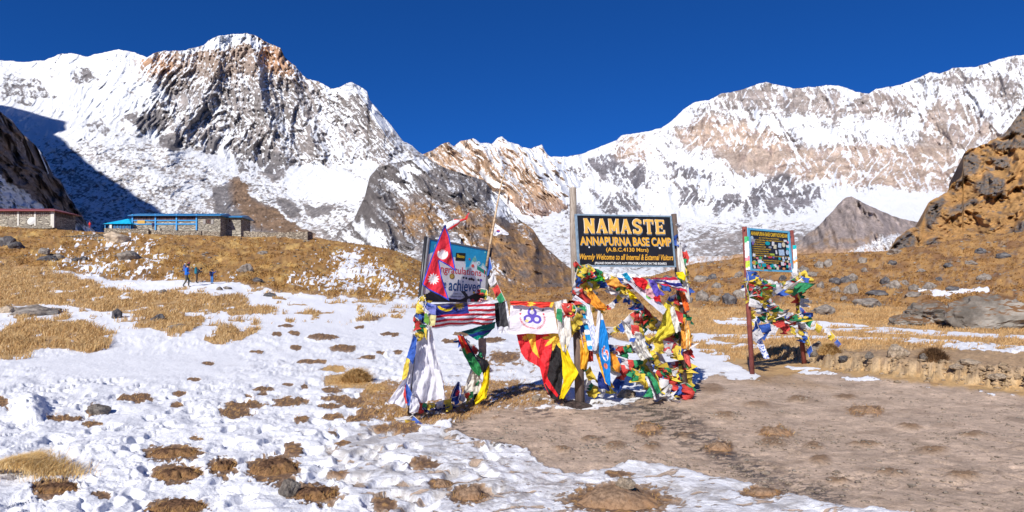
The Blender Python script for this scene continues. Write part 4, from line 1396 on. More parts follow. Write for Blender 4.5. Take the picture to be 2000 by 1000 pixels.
_arc = lambda cx, cy, rx, ry, a0, a1, n=9: [(cx + rx * math.cos(R(a0 + (a1 - a0) * i / n)), cy + ry * math.sin(R(a0 + (a1 - a0) * i / n))) for i in range(n + 1)]
GLYPH = {   # slab serif capitals in a unit box, y down
    'N': [([(0.18, 0), (0.18, 1)], 1), ([(0.18, 0.04), (0.8, 0.96)], 1.15), ([(0.82, 0), (0.82, 1)], 1), ([(0.0, 0.05), (0.34, 0.05)], .5), ([(0.0, 0.95), (0.36, 0.95)], .5), ([(0.66, 0.05), (1, 0.05)], .5)],
    'A': [([(0.5, 0.02), (0.15, 0.98)], .8), ([(0.5, 0.02), (0.85, 0.98)], 1.1), ([(0.27, 0.66), (0.73, 0.66)], .55), ([(0, 0.95), (0.34, 0.95)], .5), ([(0.64, 0.95), (1.02, 0.95)], .5)],
    'M': [([(0.14, 0), (0.14, 1)], .9), ([(0.16, 0.04), (0.5, 0.8)], 1), ([(0.5, 0.8), (0.84, 0.04)], .8), ([(0.86, 0), (0.86, 1)], .9), ([(0, 0.05), (0.26, 0.05)], .5), ([(0.74, 0.05), (1, 0.05)], .5), ([(0, 0.95), (0.3, 0.95)], .5), ([(0.7, 0.95), (1, 0.95)], .5)],
    'S': [(_arc(0.5, 0.27, 0.33, 0.22, -10, -200, 8) + [(0.5, 0.49)] + _arc(0.5, 0.72, 0.34, 0.22, -80, 170, 9), 1), ([(0.84, 0.05), (0.84, 0.3)], .5), ([(0.14, 0.7), (0.14, 0.97)], .5)],
    'T': [([(0.5, 0), (0.5, 1)], 1.1), ([(0.02, 0.08), (0.98, 0.08)], .8), ([(0.06, 0.05), (0.06, 0.32)], .5), ([(0.94, 0.05), (0.94, 0.32)], .5), ([(0.28, 0.95), (0.72, 0.95)], .5)],
    'E': [([(0.22, 0), (0.22, 1)], 1.05), ([(0.02, 0.07), (0.92, 0.07)], .7), ([(0.22, 0.5), (0.7, 0.5)], .6), ([(0.02, 0.93), (0.94, 0.93)], .7), ([(0.9, 0.05), (0.9, 0.28)], .45), ([(0.92, 0.72), (0.92, 0.97)], .45), ([(0.7, 0.36), (0.7, 0.64)], .4)]}


def glyph_word(word, s0, t0, s1, t1, aspect, grow=0.0, dx=0.0, dy=0.0):
    """strokes of a word fitted to a panel rectangle; aspect = width / height of the panel"""
    out = []
    n = len(word)
    cw = (s1 - s0) / n
    wid = 0.19
    for i, ch in enumerate(word):
        for pts, w in GLYPH[ch]:
            for q in stroke([(x * 0.86 * cw * aspect / (t1 - t0), y) for x, y in pts], wid * w + grow):
                out.append([(s0 + i * cw + (x + dx) * (t1 - t0) / aspect, t0 + (y + dy) * (t1 - t0)) for x, y in q])
    return out


def rock_mesh(name, seed, sub=3, flat=0.75, rough=0.28):
    import bmesh
    rr = random.Random(seed)
    bm = bmesh.new()
    bmesh.ops.create_icosphere(bm, subdivisions=sub, radius=1)
    from mathutils import noise
    off = Vector((rr.random() * 50, rr.random() * 50, rr.random() * 50))
    cuts = [(Vector((rr.uniform(-1, 1), rr.uniform(-1, 1), rr.uniform(-0.2, 1))).normalized(), rr.uniform(0.62, 0.9)) for _ in range(9)]
    for v in bm.verts:
        p = v.co.copy()
        for nrm, d in cuts:
            k = p.dot(nrm) - d
            if k > 0:
                p -= nrm * k * 0.92
        p *= 1 + rough * noise.noise(p * 1.6 + off) + rough * 0.4 * noise.noise(p * 4.5 + off) + rough * 0.16 * noise.noise(p * 11 + off)
        p.z *= flat
        v.co = p
    me = bpy.data.meshes.new(name)
    bm.to_mesh(me)
    bm.free()
    return me


def rock_mat(name, col, snow=0.0, lichen=0.2, scale=5.0, moss=None):
    if name in _mats:
        return _mats[name]
    t = NT(name)
    co = t.coord('Object')
    n = t.noise(co, scale, 6, 0.7)
    n2 = t.noise(co, scale * 0.35, 5, 0.6)
    c = t.mix(t.rng(n, 0.32, 0.68), tuple(x * 0.55 for x in col), tuple(min(1, x * 1.5) for x in col))
    c = t.mix(t.math('MULTIPLY', t.rng(n2, 0.5, 0.62), lichen), c, (0.42, 0.40, 0.36))
    if moss:
        g = t.n('ShaderNodeNewGeometry')
        sx = t.n('ShaderNodeSeparateXYZ')
        t.l(g.outputs['Normal'], sx.inputs[0])
        u = t.math('ADD', sx.outputs[2], t.math('MULTIPLY', t.math('SUBTRACT', n2, 0.5), 1.6))
        c = t.mix(t.rng(u, 0.55, 0.85), c, moss)
    if snow:
        g = t.n('ShaderNodeNewGeometry')
        sx = t.n('ShaderNodeSeparateXYZ')
        t.l(g.outputs['Normal'], sx.inputs[0])
        u = t.math('ADD', sx.outputs[2], t.math('MULTIPLY', t.math('SUBTRACT', n2, 0.5), 1.2))
        c = t.mix(t.rng(u, 1.0 - snow, 1.1 - snow), c, (0.86, 0.87, 0.9))
    t.set(color=c, rough=0.9, spec=0.2)
    t.bump(n, 0.8, 0.15)
    _mats[name] = t.m
    return t.m


# ------------------------------------------------------------------ prayer flag strings
ORDER = ['blue', 'white', 'red', 'green', 'yellow', 'white', 'yellow']
WIND = Vector((0.55, 0.25, 0))


def flag_mesh(name, a, b, hang, length, seed, crumple):
    """a small square of cloth: top edge a-b on the cord, hanging along 'hang'"""
    n = 6
    V = []
    nrm = (b - a).cross(hang).normalized()
    w = (b - a).length
    for j in range(n):
        v = j / (n - 1)
        for i in range(n):
            u = i / (n - 1)
            k = crumple * (0.25 + v)
            d = float(fbm(np.array([u * 2.2 + seed * 1.7]), np.array([v * 2.0 + seed * 0.3]), 3, 17)[0])
            d2 = float(fbm(np.array([u * 1.5 - seed]), np.array([v * 1.5 + seed]), 2, 29)[0])
            p = a.lerp(b, u + (0.5 - u) * 0.35 * crumple * v * (0.5 + 0.5 * math.sin(seed * 3.1))) + hang * (length * v * (1 - 0.15 * k * abs(math.sin(seed + u * 3))))
            p = p + nrm * (d * w * 1.6 * k + math.sin(v * 3 + seed) * w * 0.15 * k) + (b - a).normalized() * (d2 * w * 0.9 * k * v)
            V.append(tuple(p))
    me = mesh_from_arrays(name, V, grid_quads(n, n), smooth=True)
    uu = np.tile(np.linspace(0, 1, n), n)
    vv = np.repeat(np.linspace(0, 1, n), n)
    add_attr(me, 'fu', uu, 'FLOAT')
    add_attr(me, 'fv', vv, 'FLOAT')
    return me


def flag_string(label, pts, Yf, size=0.19, pitch=0.8, seed=1, crumple=1.0, wild=0.5, group=None, start=0, sizevar=0.25, name='prayer_flag_string', cord=0.004):
    """pts in photo pixels; Yf gives the distance for a pixel (or a number)"""
    rr = random.Random(seed * 77 + 5)
    Y = (lambda x, k: Yf) if isinstance(Yf, (int, float)) else Yf
    W = [P(x, y, Y(x, i / max(1, len(pts) - 1))) for i, (x, y) in enumerate(pts)]
    # smooth path
    path = []
    for i in range(len(W) - 1):
        p0, p1, p2, p3 = W[max(i - 1, 0)], W[i], W[i + 1], W[min(i + 2, len(W) - 1)]
        for k in range(8):
            u = k / 8
            path.append(0.5 * ((2 * p1) + (p2 - p0) * u + (2 * p0 - 5 * p1 + 4 * p2 - p3) * u * u + (3 * p1 - p0 - 3 * p2 + p3) * u ** 3))
    path.append(W[-1])
    d = [0]
    for i in range(len(path) - 1):
        d.append(d[-1] + (path[i + 1] - path[i]).length)
    tot = d[-1]

    def at(s):
        s = min(max(s, 0), tot)
        for i in range(len(d) - 1):
            if s <= d[i + 1]:
                f = (s - d[i]) / max(1e-9, d[i + 1] - d[i])
                return path[i].lerp(path[i + 1], f)
        return path[-1]
    root = empty(name, path[0], label, 'prayer flags', group)
    o0 = root.location.copy()
    link('cord', tube_mesh('cord', [p - o0 for p in path], cord, 5), plain('cord_white', (0.7, 0.68, 0.62)), root)
    s = 0.0
    i = start
    while s < tot - size * 0.25:
        c = ORDER[i % 7]
        w = size * rr.uniform(1 - sizevar, 1 + sizevar)
        a, b = at(s), at(min(tot, s + w))
        tang = (b - a).normalized() if (b - a).length > 1e-6 else Vector((1, 0, 0))
        if (b - a).length < w * 0.7:
            b = a + tang * w * 0.8
        hang = Vector((0, 0, -1)) + WIND * rr.uniform(0.0, 1.5) * wild + Vector((rr.uniform(-1, 1), rr.uniform(-1, 1), rr.uniform(-0.3, 0.8))) * 0.55 * wild
        hang = hang - tang * hang.dot(tang) * 0.8
        if hang.length < 0.2:
            hang = Vector((0.6, -0.3, -0.5))
        hang.normalize()
        me = flag_mesh('flag', a - o0, b - o0, hang, w * rr.uniform(0.75, 1.25), seed + i * 1.37, crumple * rr.uniform(0.5, 1.2))
        link('flag', me, cloth_mat(c, FLAGC[c], True), root)
        s += w * pitch * rr.uniform(0.75, 1.2)
        i += 1
    return root

# ================================================================== the welcome sign
def Ym(px, k=0):
    return 9.95 + (px - 1122) / 203 * 0.95


wood_grey = NT('weathered_wood')
_c = wood_grey.coord('Object', (30, 30, 2.2))
_n = wood_grey.noise(_c, 1.6, 6, 0.7, 1.2)
wood_grey.set(color=wood_grey.mix(wood_grey.rng(_n, 0.3, 0.7), (0.15, 0.11, 0.085), (0.46, 0.40, 0.34)), rough=0.9, spec=0.2)
wood_grey.bump(_n, 0.7, 0.02)
wood_grey = wood_grey.m
wood_dark = NT('dark_stained_wood')
_c = wood_dark.coord('Object', (30, 30, 2.5))
_n = wood_dark.noise(_c, 1.5, 6, 0.7, 1.0)
wood_dark.set(color=wood_dark.mix(wood_dark.rng(_n, 0.3, 0.7), (0.05, 0.035, 0.03), (0.17, 0.12, 0.10)), rough=0.9)
wood_dark.bump(_n, 0.6, 0.02)
wood_dark = wood_dark.m
black_paint = plain('black_board_paint', (0.012, 0.012, 0.016), 0.5, 0.4, var=0.35, scale=3)
yellow_paint = plain('yellow_lettering', (0.80, 0.45, 0.09), 0.6)
gold_paint = plain('golden_lettering', (0.78, 0.40, 0.04), 0.6)
white_paint = plain('white_lettering', (0.78, 0.78, 0.76), 0.6)
shade_paint = plain('grey_blue_letter_edge', (0.20, 0.27, 0.36), 0.6)
steel_blue = plain('grey_blue_frame_paint', (0.20, 0.28, 0.36), 0.5, var=0.3)

g0 = ground_at(1130, 793)
g0 = Vector(((1130 - 1000) / F * 9.95, 9.95, ground_z((130) / F * 9.95, 9.95)))
sign = empty('welcome_sign', g0, 'large black welcome board with yellow lettering on a weathered wooden post', 'sign')


def rel(root, *pts):
    return [p - root.location for p in pts]


YP = 9.95
me = tube_mesh('post', rel(sign, P(1119, 367, YP), P(1120, 450, YP), P(1124, 560, YP), P(1127, 640, YP)), [0.054, 0.058, 0.06, 0.062], 12, True, 0.05)
link('post', me, wood_grey, sign, label='pale upper length of the left post')
me = tube_mesh('post', rel(sign, P(1127, 628, YP + .05), P(1131, 720, YP + .05), P(1133, 800, YP + .05)), [0.07, 0.074, 0.078], 12, True, 0.06)
link('post', me, wood_dark, sign, label='dark lower length of the left post')
me = tube_mesh('post', rel(sign, P(1316, 418, 10.9), P(1326, 560, 10.9), P(1338, 776, 10.9)), [0.05, 0.055, 0.06], 10, True, 0.05)
link('post', me, wood_dark, sign, label='right post wrapped in prayer flags')
pan = Panel((1123, 418, 9.86), (1311, 421.5, 10.72), (1320, 522, 10.75), (1129, 520.5, 9.88), sign)
pan.slab('board', black_paint, 0.012, 0.02, 0.988, 0.98, 0.0, -0.03)
for a in [(0, 0, 1, 0.028), (0, 0.972, 1, 1), (0, 0.028, 0.016, 0.972), (0.984, 0.028, 1, 0.972)]:
    pan.slab('frame_bar', steel_blue, *a, 0.012, -0.02)
ASP = 1.78
R1 = (0.075, 0.085, 0.925, 0.36)
pan.polys('lettering', shade_paint, glyph_word('NAMASTE', *R1, ASP, 0.03, 0.035, 0.06), 0.004)
pan.polys('lettering', white_paint, glyph_word('NAMASTE', *R1, ASP, 0.035), 0.010)
pan.polys('lettering', yellow_paint, glyph_word('NAMASTE', *R1, ASP, -0.005), 0.016)
pan.text('ANNAPURNA BASE CAMP', shade_paint, 0.037, 0.44, 0.975, 0.607, 0.03, off=0.004)
pan.text('ANNAPURNA BASE CAMP', gold_paint, 0.03, 0.425, 0.968, 0.595, 0.03, off=0.007)
pan.text('(A.B.C.4130 Mtrs)', gold_paint, 0.28, 0.63, 0.715, 0.73, 0.018)
pan.text('Warmly Welcome to all Internal & External Visitors', gold_paint, 0.02, 0.755, 0.98, 0.90, 0.02, 0.35)
pan.text("(PLEASE DON'T PLACE ANY STRICKER,CARDS ON THIS BOARD)", white_paint, 0.16, 0.908, 0.90, 0.965, 0.03, 0.2)
rr = random.Random(3)
for cx, cy, r in ((0.115, 0.63, 0.012), (0.84, 0.625, 0.014)):
    pan.polys('sticker_scrap', white_paint, [[(cx + r * math.cos(a) * rr.uniform(.5, 1), cy + 1.8 * r * math.sin(a) * rr.uniform(.6, 1)) for a in [i * 0.9 for i in range(7)]]], 0.005)
# stone slab at the post's foot
sm = rock_mesh('post_stone', 5, 3, 0.3)
link('foot_stone', sm, rock_mat('dark_foot_stone', (0.07, 0.05, 0.045), 0, 0.1), label='flat dark stone slab lying at the foot of the welcome sign', cat='rock', loc=P(1126, 792, 9.95) + Vector((0, 0, 0.0))).scale = (0.30, 0.22, 0.28)

# ================================================================== the blue and white board on the left
black_steel = plain('black_steel', (0.02, 0.02, 0.025), 0.4, 0.5)
YLp, YRp = 8.9, 10.1
g1 = P(797, 818, YLp)
csign = empty('congratulations_board', g1, 'white and blue congratulations board leaning on two black steel posts', 'sign')
link('post', tube_mesh('post', rel(csign, P(832, 462, 9.0), P(822, 560, 9.0), P(798, 825, 8.95)), 0.027, 10), black_steel, csign)
link('post', tube_mesh('post', rel(csign, P(958, 484, 10.05), P(950, 580, 10.05), P(926, 800, 10.05)), 0.028, 10), black_steel, csign)
pc = Panel((838, 466, 8.95), (953, 488, 9.98), (947, 592, 9.98), (824, 590, 8.95), csign)


def board_paint(S, T):
    c = np.zeros(S.shape + (3,)) + np.array((0.74, 0.74, 0.76))
    # blue sky band over a line of pale peaks
    pk = 0.27 + 0.05 * np.abs(((S * 3.1 + 0.2) % 1) - 0.5) * 2 - 0.22 * np.clip(1 - np.abs(S - 0.78) / 0.1, 0, 1) - 0.14 * np.clip(1 - np.abs(S - 0.93) / 0.09, 0, 1) - 0.05 * np.clip(1 - np.abs(S - 0.1) / 0.12, 0, 1) - 0.05
    pk = np.where(S > 0.62, pk + 0.12, pk)
    c[T < pk] = (0.02, 0.34, 0.62)
    c[(T > pk) & (T < pk + 0.05) & (S > 0.6)] = (0.30, 0.62, 0.66)
    c[(T > 0.30 + (S - 0.8) * 0.5) & (T < 0.37 + (S - 0.8) * 0.5) & (S > 0.83)] = (0.02, 0.28, 0.2)
    # black and white photographs along the foot
    n = fbm(S * 5 + 3, T * 7, 3, 41)
    c[(T > 0.90 + 0.05 * n - 0.06 * np.sin(S * 9))] = (0.02, 0.02, 0.025)
    c[(T > 0.80) & (np.abs((S - 0.62) - (T - 0.82) * 0.75) < 0.035 + 0.05 * n) & (S > 0.55)] = (0.03, 0.03, 0.035)
    c[(T > 0.82) & (np.abs((S - 0.18) - (T - 0.9) * 1.2) < 0.03 + 0.04 * n)] = (0.03, 0.03, 0.035)
    c[(np.abs(T - 0.74) < 0.004) & (S > 0.45) & (S < 0.8)] = (0.4, 0.42, 0.5)
    return c


pc.slab('board', plain('board_edge_grey', (0.3, 0.31, 0.33), 0.5), 0, 0, 1, 1, 0.0, -0.03)
pc.grid_paint('printed_sheet', paint_mat('board', False, 0.45), board_paint, 190, 150, 0.003, 0.012, 0.015, 0.988, 0.985)
for a in [(-0.004, -0.014, 1.004, 0.008), (-0.012, -0.014, 0.006, 1.0), (0.992, 0.0, 1.008, 1.0)]:
    pc.slab('frame_bar', plain('grey_frame_metal', (0.16, 0.16, 0.17), 0.4, 0.5), *a, 0.012, -0.02)
redp = plain('red_print', (0.60, 0.05, 0.07), 0.6)
bluep = plain('navy_print', (0.01, 0.07, 0.22), 0.6)
pc.text('Congratulations !', redp, 0.05, 0.38, 0.965, 0.545, 0.006, off=0.006)
pc.text('achieved', bluep, 0.37, 0.60, 0.90, 0.80, 0.012, off=0.006)
pc.text('You have', bluep, 0.04, 0.62, 0.33, 0.76, 0.01, off=0.006)
pc.text('TREKKERS ARE', plain('dark_print', (0.03, 0.03, 0.04)), 0.42, 0.885, 0.66, 0.905, 0.006, off=0.006)
pc.text('SUMMER 2 PEAK', plain('dark_print', (0.03, 0.03, 0.04)), 0.46, 0.84, 0.60, 0.855, 0.004, off=0.006)
disc = lambda cx, cy, r, n=12, k=1.15: [(cx + r * math.cos(2 * math.pi * i / n), cy + r * k * math.sin(2 * math.pi * i / n)) for i in range(n)]
pc.polys('sticker', plain('black_sticker', (0.015, 0.015, 0.015)), [[(0.44, 0.15), (0.60, 0.13), (0.60, 0.27), (0.44, 0.285)]], 0.006)
pc.text('Stason', plain('yellow_sticker', (0.8, 0.55, 0.03)), 0.455, 0.165, 0.585, 0.225, 0.02, 0.2, off=0.0075)
for cx, cy, r, col in ((0.13, 0.11, 0.045, (0.25, 0.55, 0.6)), (0.13, 0.11, 0.028, (0.02, 0.2, 0.4)), (0.76, 0.22, 0.035, (0.15, 0.45, 0.4)), (0.84, 0.27, 0.03, (0.7, 0.8, 0.8)), (0.845, 0.27, 0.012, (0.0, 0.35, 0.35)), (0.74, 0.335, 0.026, (0.7, 0.1, 0.08)),
                       (0.675, 0.225, 0.016, (0.5, 0.1, 0.1)), (0.41, 0.555, 0.042, (0.30, 0.19, 0.04)), (0.41, 0.555, 0.026, (0.5, 0.33, 0.08)), (0.945, 0.055, 0.014, (0.3, 0.8, 0.7)), (0.60, 0.56, 0.016, (0.05, 0.05, 0.07)), (0.645, 0.565, 0.018, (0.05, 0.05, 0.07)),
                       (0.70, 0.575, 0.02, (0.05, 0.05, 0.07)), (0.735, 0.57, 0.022, (0.08, 0.05, 0.05)), (0.77, 0.585, 0.02, (0.05, 0.05, 0.07)), (0.855, 0.575, 0.02, (0.08, 0.08, 0.09)), (0.90, 0.575, 0.022, (0.12, 0.08, 0.4)), (0.79, 0.81, 0.018, (0.7, 0.45, 0.03)), (0.78, 0.96, 0.03, (0.6, 0.05, 0.07)),
                       (0.715, 0.96, 0.03, (0.6, 0.6, 0.62))):
    pc.polys('sticker', plain('sticker_%d_%d_%d' % tuple(int(c * 99) for c in col), col), [disc(cx, cy, r)], 0.006 + 0.0008 * (r < 0.03))

# ================================================================== the sticker covered board on the right
red_steel = plain('brown_red_post_paint', (0.20, 0.055, 0.045), 0.6, var=0.3, scale=6)
YL3, YR3 = 14.0, 16.0
g3 = P(1470, 738, YL3)
ssign = empty('sticker_board', g3, 'small black notice board in a sky blue frame on two red brown posts', 'sign')
link('post', tube_mesh('post', rel(ssign, P(1454, 443, 14.0), P(1461, 590, 14.0), P(1470, 742, 14.0)), 0.055, 12), red_steel, ssign)
link('post', tube_mesh('post', rel(ssign, P(1545, 450, 16.0), P(1558, 590, 16.0), P(1572, 720, 16.0)), 0.058, 12), red_steel, ssign)
ps = Panel((1459, 445, 14.0), (1541, 452, 15.75), (1548, 532, 15.8), (1464, 528.5, 14.05), ssign)
ps.slab('board', black_paint, 0.03, 0.035, 0.97, 0.965, 0.0, -0.03)
frame_cyan = plain('sky_blue_frame_paint', (0.13, 0.46, 0.68), 0.5, var=0.12)
for a in [(0, 0, 1, 0.045), (0, 0.955, 1, 1), (0, 0.045, 0.045, 0.955), (0.955, 0.045, 1, 0.955)]:
    ps.slab('frame_bar', frame_cyan, *a, 0.02, -0.02)
for s_, t_ in ((-0.03, 0.03), (1.03, 0.04), (-0.02, 0.93), (1.02, 0.93)):
    ps.slab('bracket', red_steel, s_ - 0.03, t_, s_ + 0.03, t_ + 0.025, 0.0, -0.02)
note_yellow = plain('notice_yellow', (0.80, 0.50, 0.03), 0.6)
ps.text('ANNAPURNA BASE CAMP ROCHEDAM', note_yellow, 0.07, 0.065, 0.935, 0.165, 0.035, off=0.005)
LN = [(0.24, 0.72, 'ALL THE INTERNAL AND EXTERNAL'), (0.13, 0.86, 'VISITORS ARE WARMLY WELCOME IN ANNAPURNA SANCTUARY'), (0.10, 0.38, 'HERE THE BEST TO ABC'), (0.10, 0.36, 'HIKE UP A MARCH'), (0.09, 0.38, '1. ANNAPURNA BASE 4130M'),
      (0.09, 0.50, '2. ANNAPURNA SOUTH TENT PEAK'), (0.09, 0.44, '3. GANGAPURNA 7455 MTRS'), (0.09, 0.48, '4. THARPU CHULI 5663 MTRS'), (0.10, 0.93, 'PLEASE PLACE YOUR WASTE AND BOTTLES INTO THE BINS OF THE CAMP'), (0.10, 0.30, 'DO NOT LITTER'), (0.20, 0.88, 'RESPECT THE MOUNTAIN AND THE LOCAL PEOPLE OF THIS VALLEY'),
      (0.18, 0.66, 'THANK YOU FOR YOUR VISIT IN THE CAMP'), (0.16, 0.42, 'HAVE A NICE TREK')]
for i, (a, b, txt) in enumerate(LN):
    ps.text(txt, note_yellow, a, 0.195 + 0.053 * i, b, 0.195 + 0.053 * i + 0.03, 0.02, off=0.005)
rr = random.Random(21)
SC_ = [('white', (0.75, 0.75, 0.76)), ('pale_blue', (0.45, 0.60, 0.75)), ('teal', (0.0, 0.38, 0.42)), ('red', (0.6, 0.04, 0.06)), ('cream', (0.7, 0.65, 0.45)), ('green', (0.05, 0.4, 0.15)), ('pink', (0.75, 0.25, 0.3)), ('lime', (0.45, 0.6, 0.05)), ('grey', (0.3, 0.32, 0.36)), ('orange', (0.75, 0.3, 0.08)), ('violet', (0.2, 0.12, 0.4))]
spots = [(0.43, 0.33, .06, .045, 2), (0.56, 0.33, .03, .05, 0), (0.72, 0.36, .04, .055, 1), (0.82, 0.34, .045, .06, 4), (0.92, 0.37, .04, .03, 0), (0.60, 0.40, .035, .05, 4), (0.48, 0.42, .04, .03, 8), (0.91, 0.43, .03, .03, 2), (0.75, 0.53, .07, .07, 1), (0.90, 0.52, .045, .06, 1),
         (0.62, 0.53, .02, .045, 0), (0.52, 0.59, .05, .022, 7), (0.46, 0.66, .05, .022, 3), (0.54, 0.66, .02, .022, 10), (0.35, 0.64, .018, .02, 0), (0.24, 0.69, .03, .035, 5), (0.17, 0.70, .025, .02, 6), (0.22, 0.77, .045, .04, 0), (0.11, 0.77, .025, .025, 8), (0.10, 0.63, .028, .035, 0),
         (0.09, 0.29, .05, .05, 8), (0.08, 0.22, .03, .04, 1), (0.09, 0.35, .02, .04, 10), (0.86, 0.24, .04, .025, 0), (0.93, 0.27, .03, .03, 6), (0.68, 0.68, .025, .03, 2), (0.77, 0.66, .025, .03, 0), (0.84, 0.66, .02, .03, 1), (0.92, 0.67, .03, .035, 0), (0.78, 0.72, .03, .025, 1), (0.88, 0.74, .03, .03, 4)]
for _ in range(34):
    spots.append((rr.uniform(0.07, 0.93), rr.uniform(0.80, 0.94), rr.uniform(.02, .045), rr.uniform(.022, .045), rr.randrange(len(SC_))))
for k, (cx, cy, w, h, c) in enumerate(spots):
    nm, col = SC_[c]
    a0 = rr.uniform(-0.25, 0.25)
    if k % 3 == 0:
        poly = [(cx + w * math.cos(q), cy + h * math.sin(q)) for q in [i * math.pi / 5 for i in range(10)]]
    else:
        poly = [(cx + (x * w) * math.cos(a0) - (y * h) * math.sin(a0), cy + (x * w) * math.sin(a0) + y * h * math.cos(a0)) for x, y in ((-1, -1), (1, -1), (1, 1), (-1, 1))]
    ps.polys('sticker', plain('sticker_' + nm, col, 0.5, var=0.3, scale=30), [poly], 0.007 + 0.0004 * k)
for px_, ylist, YY in ((1457, [(468, 6, 5), (480, 9, 0), (494, 9, 0), (505, 5, 6), (516, 7, 7), (524, 3, 0)], 13.93), (1550, [(483, 4, 2), (489, 3, 0), (498, 6, 0), (505, 4, 1), (511, 4, 9), (521, 9, 0)], 15.93)):
    for (y, h, c) in ylist:
        x = px_ + (y - 443) * 0.048
        w = 4.2 * 14 / YY
        q = [P(x - w, y - h / 1, YY) - g3, P(x + w, y - h, YY) - g3, P(x + w, y + h, YY) - g3, P(x - w, y + h, YY) - g3]
        me = bpy.data.meshes.new('sticker')
        ymid = Vector((0, -0.012, 0))
        me.from_pydata([tuple(q[0]), tuple((q[0] + q[1]) / 2 + ymid), tuple(q[1]), tuple(q[2]), tuple((q[2] + q[3]) / 2 + ymid), tuple(q[3])], [], [(0, 5, 4, 1), (1, 4, 3, 2)])
        link('sticker', me, plain('sticker_' + SC_[c][0], SC_[c][1]), ssign)

# ================================================================== bamboo pole with the small pennant
bam = NT('bamboo')
_c = bam.coord('Object', (1, 1, 9))
bam.set(color=bam.mix(bam.rng(bam.noise(_c, 2.5, 4), 0.35, 0.65), (0.36, 0.22, 0.12), (0.62, 0.47, 0.30)), rough=0.6)
tube('bamboo_pole', [P(950, 520, 9.95), P(962, 450, 9.95), P(972, 395, 9.95), P(979, 360, 9.95), P(987, 333, 9.95)], [0.02, 0.018, 0.014, 0.011, 0.006], bam.m, None, 8,
     label='thin bamboo pole tied upright to the congratulations board', cat='pole')


def korea(S, T):
    c = np.zeros(S.shape + (3,)) + np.array((0.78, 0.78, 0.82))
    x, y = S - 0.3, (T - 0.55) * 0.8
    r = np.hypot(x, y)
    up = y < 0.03 * np.sin(x * 40)
    c[(r < 0.12) & up] = (0.65, 0.03, 0.05)
    c[(r < 0.12) & ~up] = (0.02, 0.07, 0.4)
    for ax, ay in ((0.52, 0.42), (0.47, 0.78), (0.1, 0.3), (0.1, 0.85)):
        c[(np.abs(S - ax) < 0.045) & (np.abs(T - ay) < 0.06) & (((S * 40).astype(int) % 2) == 0)] = (0.03, 0.03, 0.05)
    return c


drape('pennant', [(967, 436), (963, 460)], [(993, 455), (994, 458)], 9.93, 10.0, paint_mat('cloth'), 50, 36, 1.5, 0.012, 4, korea, edge=0.3,
      label='small white Korean pennant flying from the bamboo pole', cat='flag')

# ================================================================== large flags
def inside_poly(x, y, pts):
    ins = np.zeros(x.shape, bool)
    n = len(pts)
    for i in range(n):
        x1, y1 = pts[i]
        x2, y2 = pts[(i + 1) % n]
        if y1 != y2:
            ins ^= ((y1 > y) != (y2 > y)) & (x < (x2 - x1) * (y - y1) / (y2 - y1) + x1)
    return ins


def poly_dist(x, y, pts):
    d = np.full(x.shape, 1e9)
    for i in range(len(pts)):
        x1, y1 = pts[i]
        x2, y2 = pts[(i + 1) % len(pts)]
        dx, dy = x2 - x1, y2 - y1
        t = np.clip(((x - x1) * dx + (y - y1) * dy) / (dx * dx + dy * dy), 0, 1)
        d = np.minimum(d, np.hypot(x - x1 - t * dx, y - y1 - t * dy))
    return d


def cut_cloth(name, outline, Yfn, step, fn, folds=(60, 0.02), seed=0, **tags):
    """a cloth cut to an outline in the photo, painted by fn(px, py); cells outside are dropped, the rim is pulled onto the outline"""
    xs = [p[0] for p in outline]
    ys = [p[1] for p in outline]
    gx_ = np.arange(min(xs) - step, max(xs) + 2 * step, step)
    gy_ = np.arange(min(ys) - step, max(ys) + 2 * step, step)
    PX, PY = np.meshgrid(gx_, gy_)
    ins = inside_poly(PX, PY, outline)
    Y = Yfn(PX, PY) + folds[1] * (np.sin(PX / folds[0] * 6.28 + PY / folds[0] * 2 + 2 * fbm(PX / 40, PY / 40, 2, seed)) + 1.3 * fbm(PX / folds[0] * 2.5, PY / folds[0] * 1.4, 4, seed + 3))
    V = np.stack([(PX - 1000) / F * Y, Y, (HY - PY) / F * Y], -1).reshape(-1, 3)
    q = grid_quads(len(gy_), len(gx_))
    keep = ins.reshape(-1)[q].all(1)
    q = q[keep]
    used = np.unique(q)
    mp_ = np.full(len(V), -1)
    mp_[used] = np.arange(len(used))
    c = V[used].mean(0)
    me = mesh_from_arrays(name, V[used] - c, mp_[q], smooth=True)
    add_attr(me, 'paint', fn(PX, PY).reshape(-1, 3)[used], 'COLOR')
    o = link(name, me, paint_mat('cloth'), None, **tags)
    o.location = c
    return o


def star(x, y, cx, cy, r0, r1, n, rot=0.0):
    a = np.arctan2(y - cy, x - cx) + rot
    r = np.hypot(x - cx, y - cy)
    k = np.abs(((a / (2 * np.pi) * n) % 1) - 0.5) * 2
    return r < r0 + (r1 - r0) * k


nep = [(869, 437), (878, 462), (884, 495), (891, 531), (876, 520), (858, 510), (863, 540), (871, 566), (878, 588), (858, 577), (836, 566), (824, 556), (834, 525), (848, 487), (858, 462)]


def nepal(x, y):
    c = np.zeros(x.shape + (3,)) + np.array((0.70, 0.03, 0.05))
    d = poly_dist(x, y, nep)
    moon = (np.hypot((x - 864.5), (y - 496)) < 10.5) & ((np.hypot(x - 865.5, y - 484) > 10.5) | star(x, y, 865, 494, 4, 8, 16))
    c[moon] = (0.80, 0.72, 0.74)
    c[star(x, y, 846.5, 545, 6.5, 12, 12)] = (0.82, 0.76, 0.76)
    c[d < 2.6] = (0.02, 0.06, 0.45)
    return c


cut_cloth('nepal_flag', nep, lambda x, y: 8.75 + (x - 830) * 0.004, 0.42, nepal, (26, 0.014), 3, label='red double pennon flag of Nepal with a blue border, sun and moon', cat='flag')


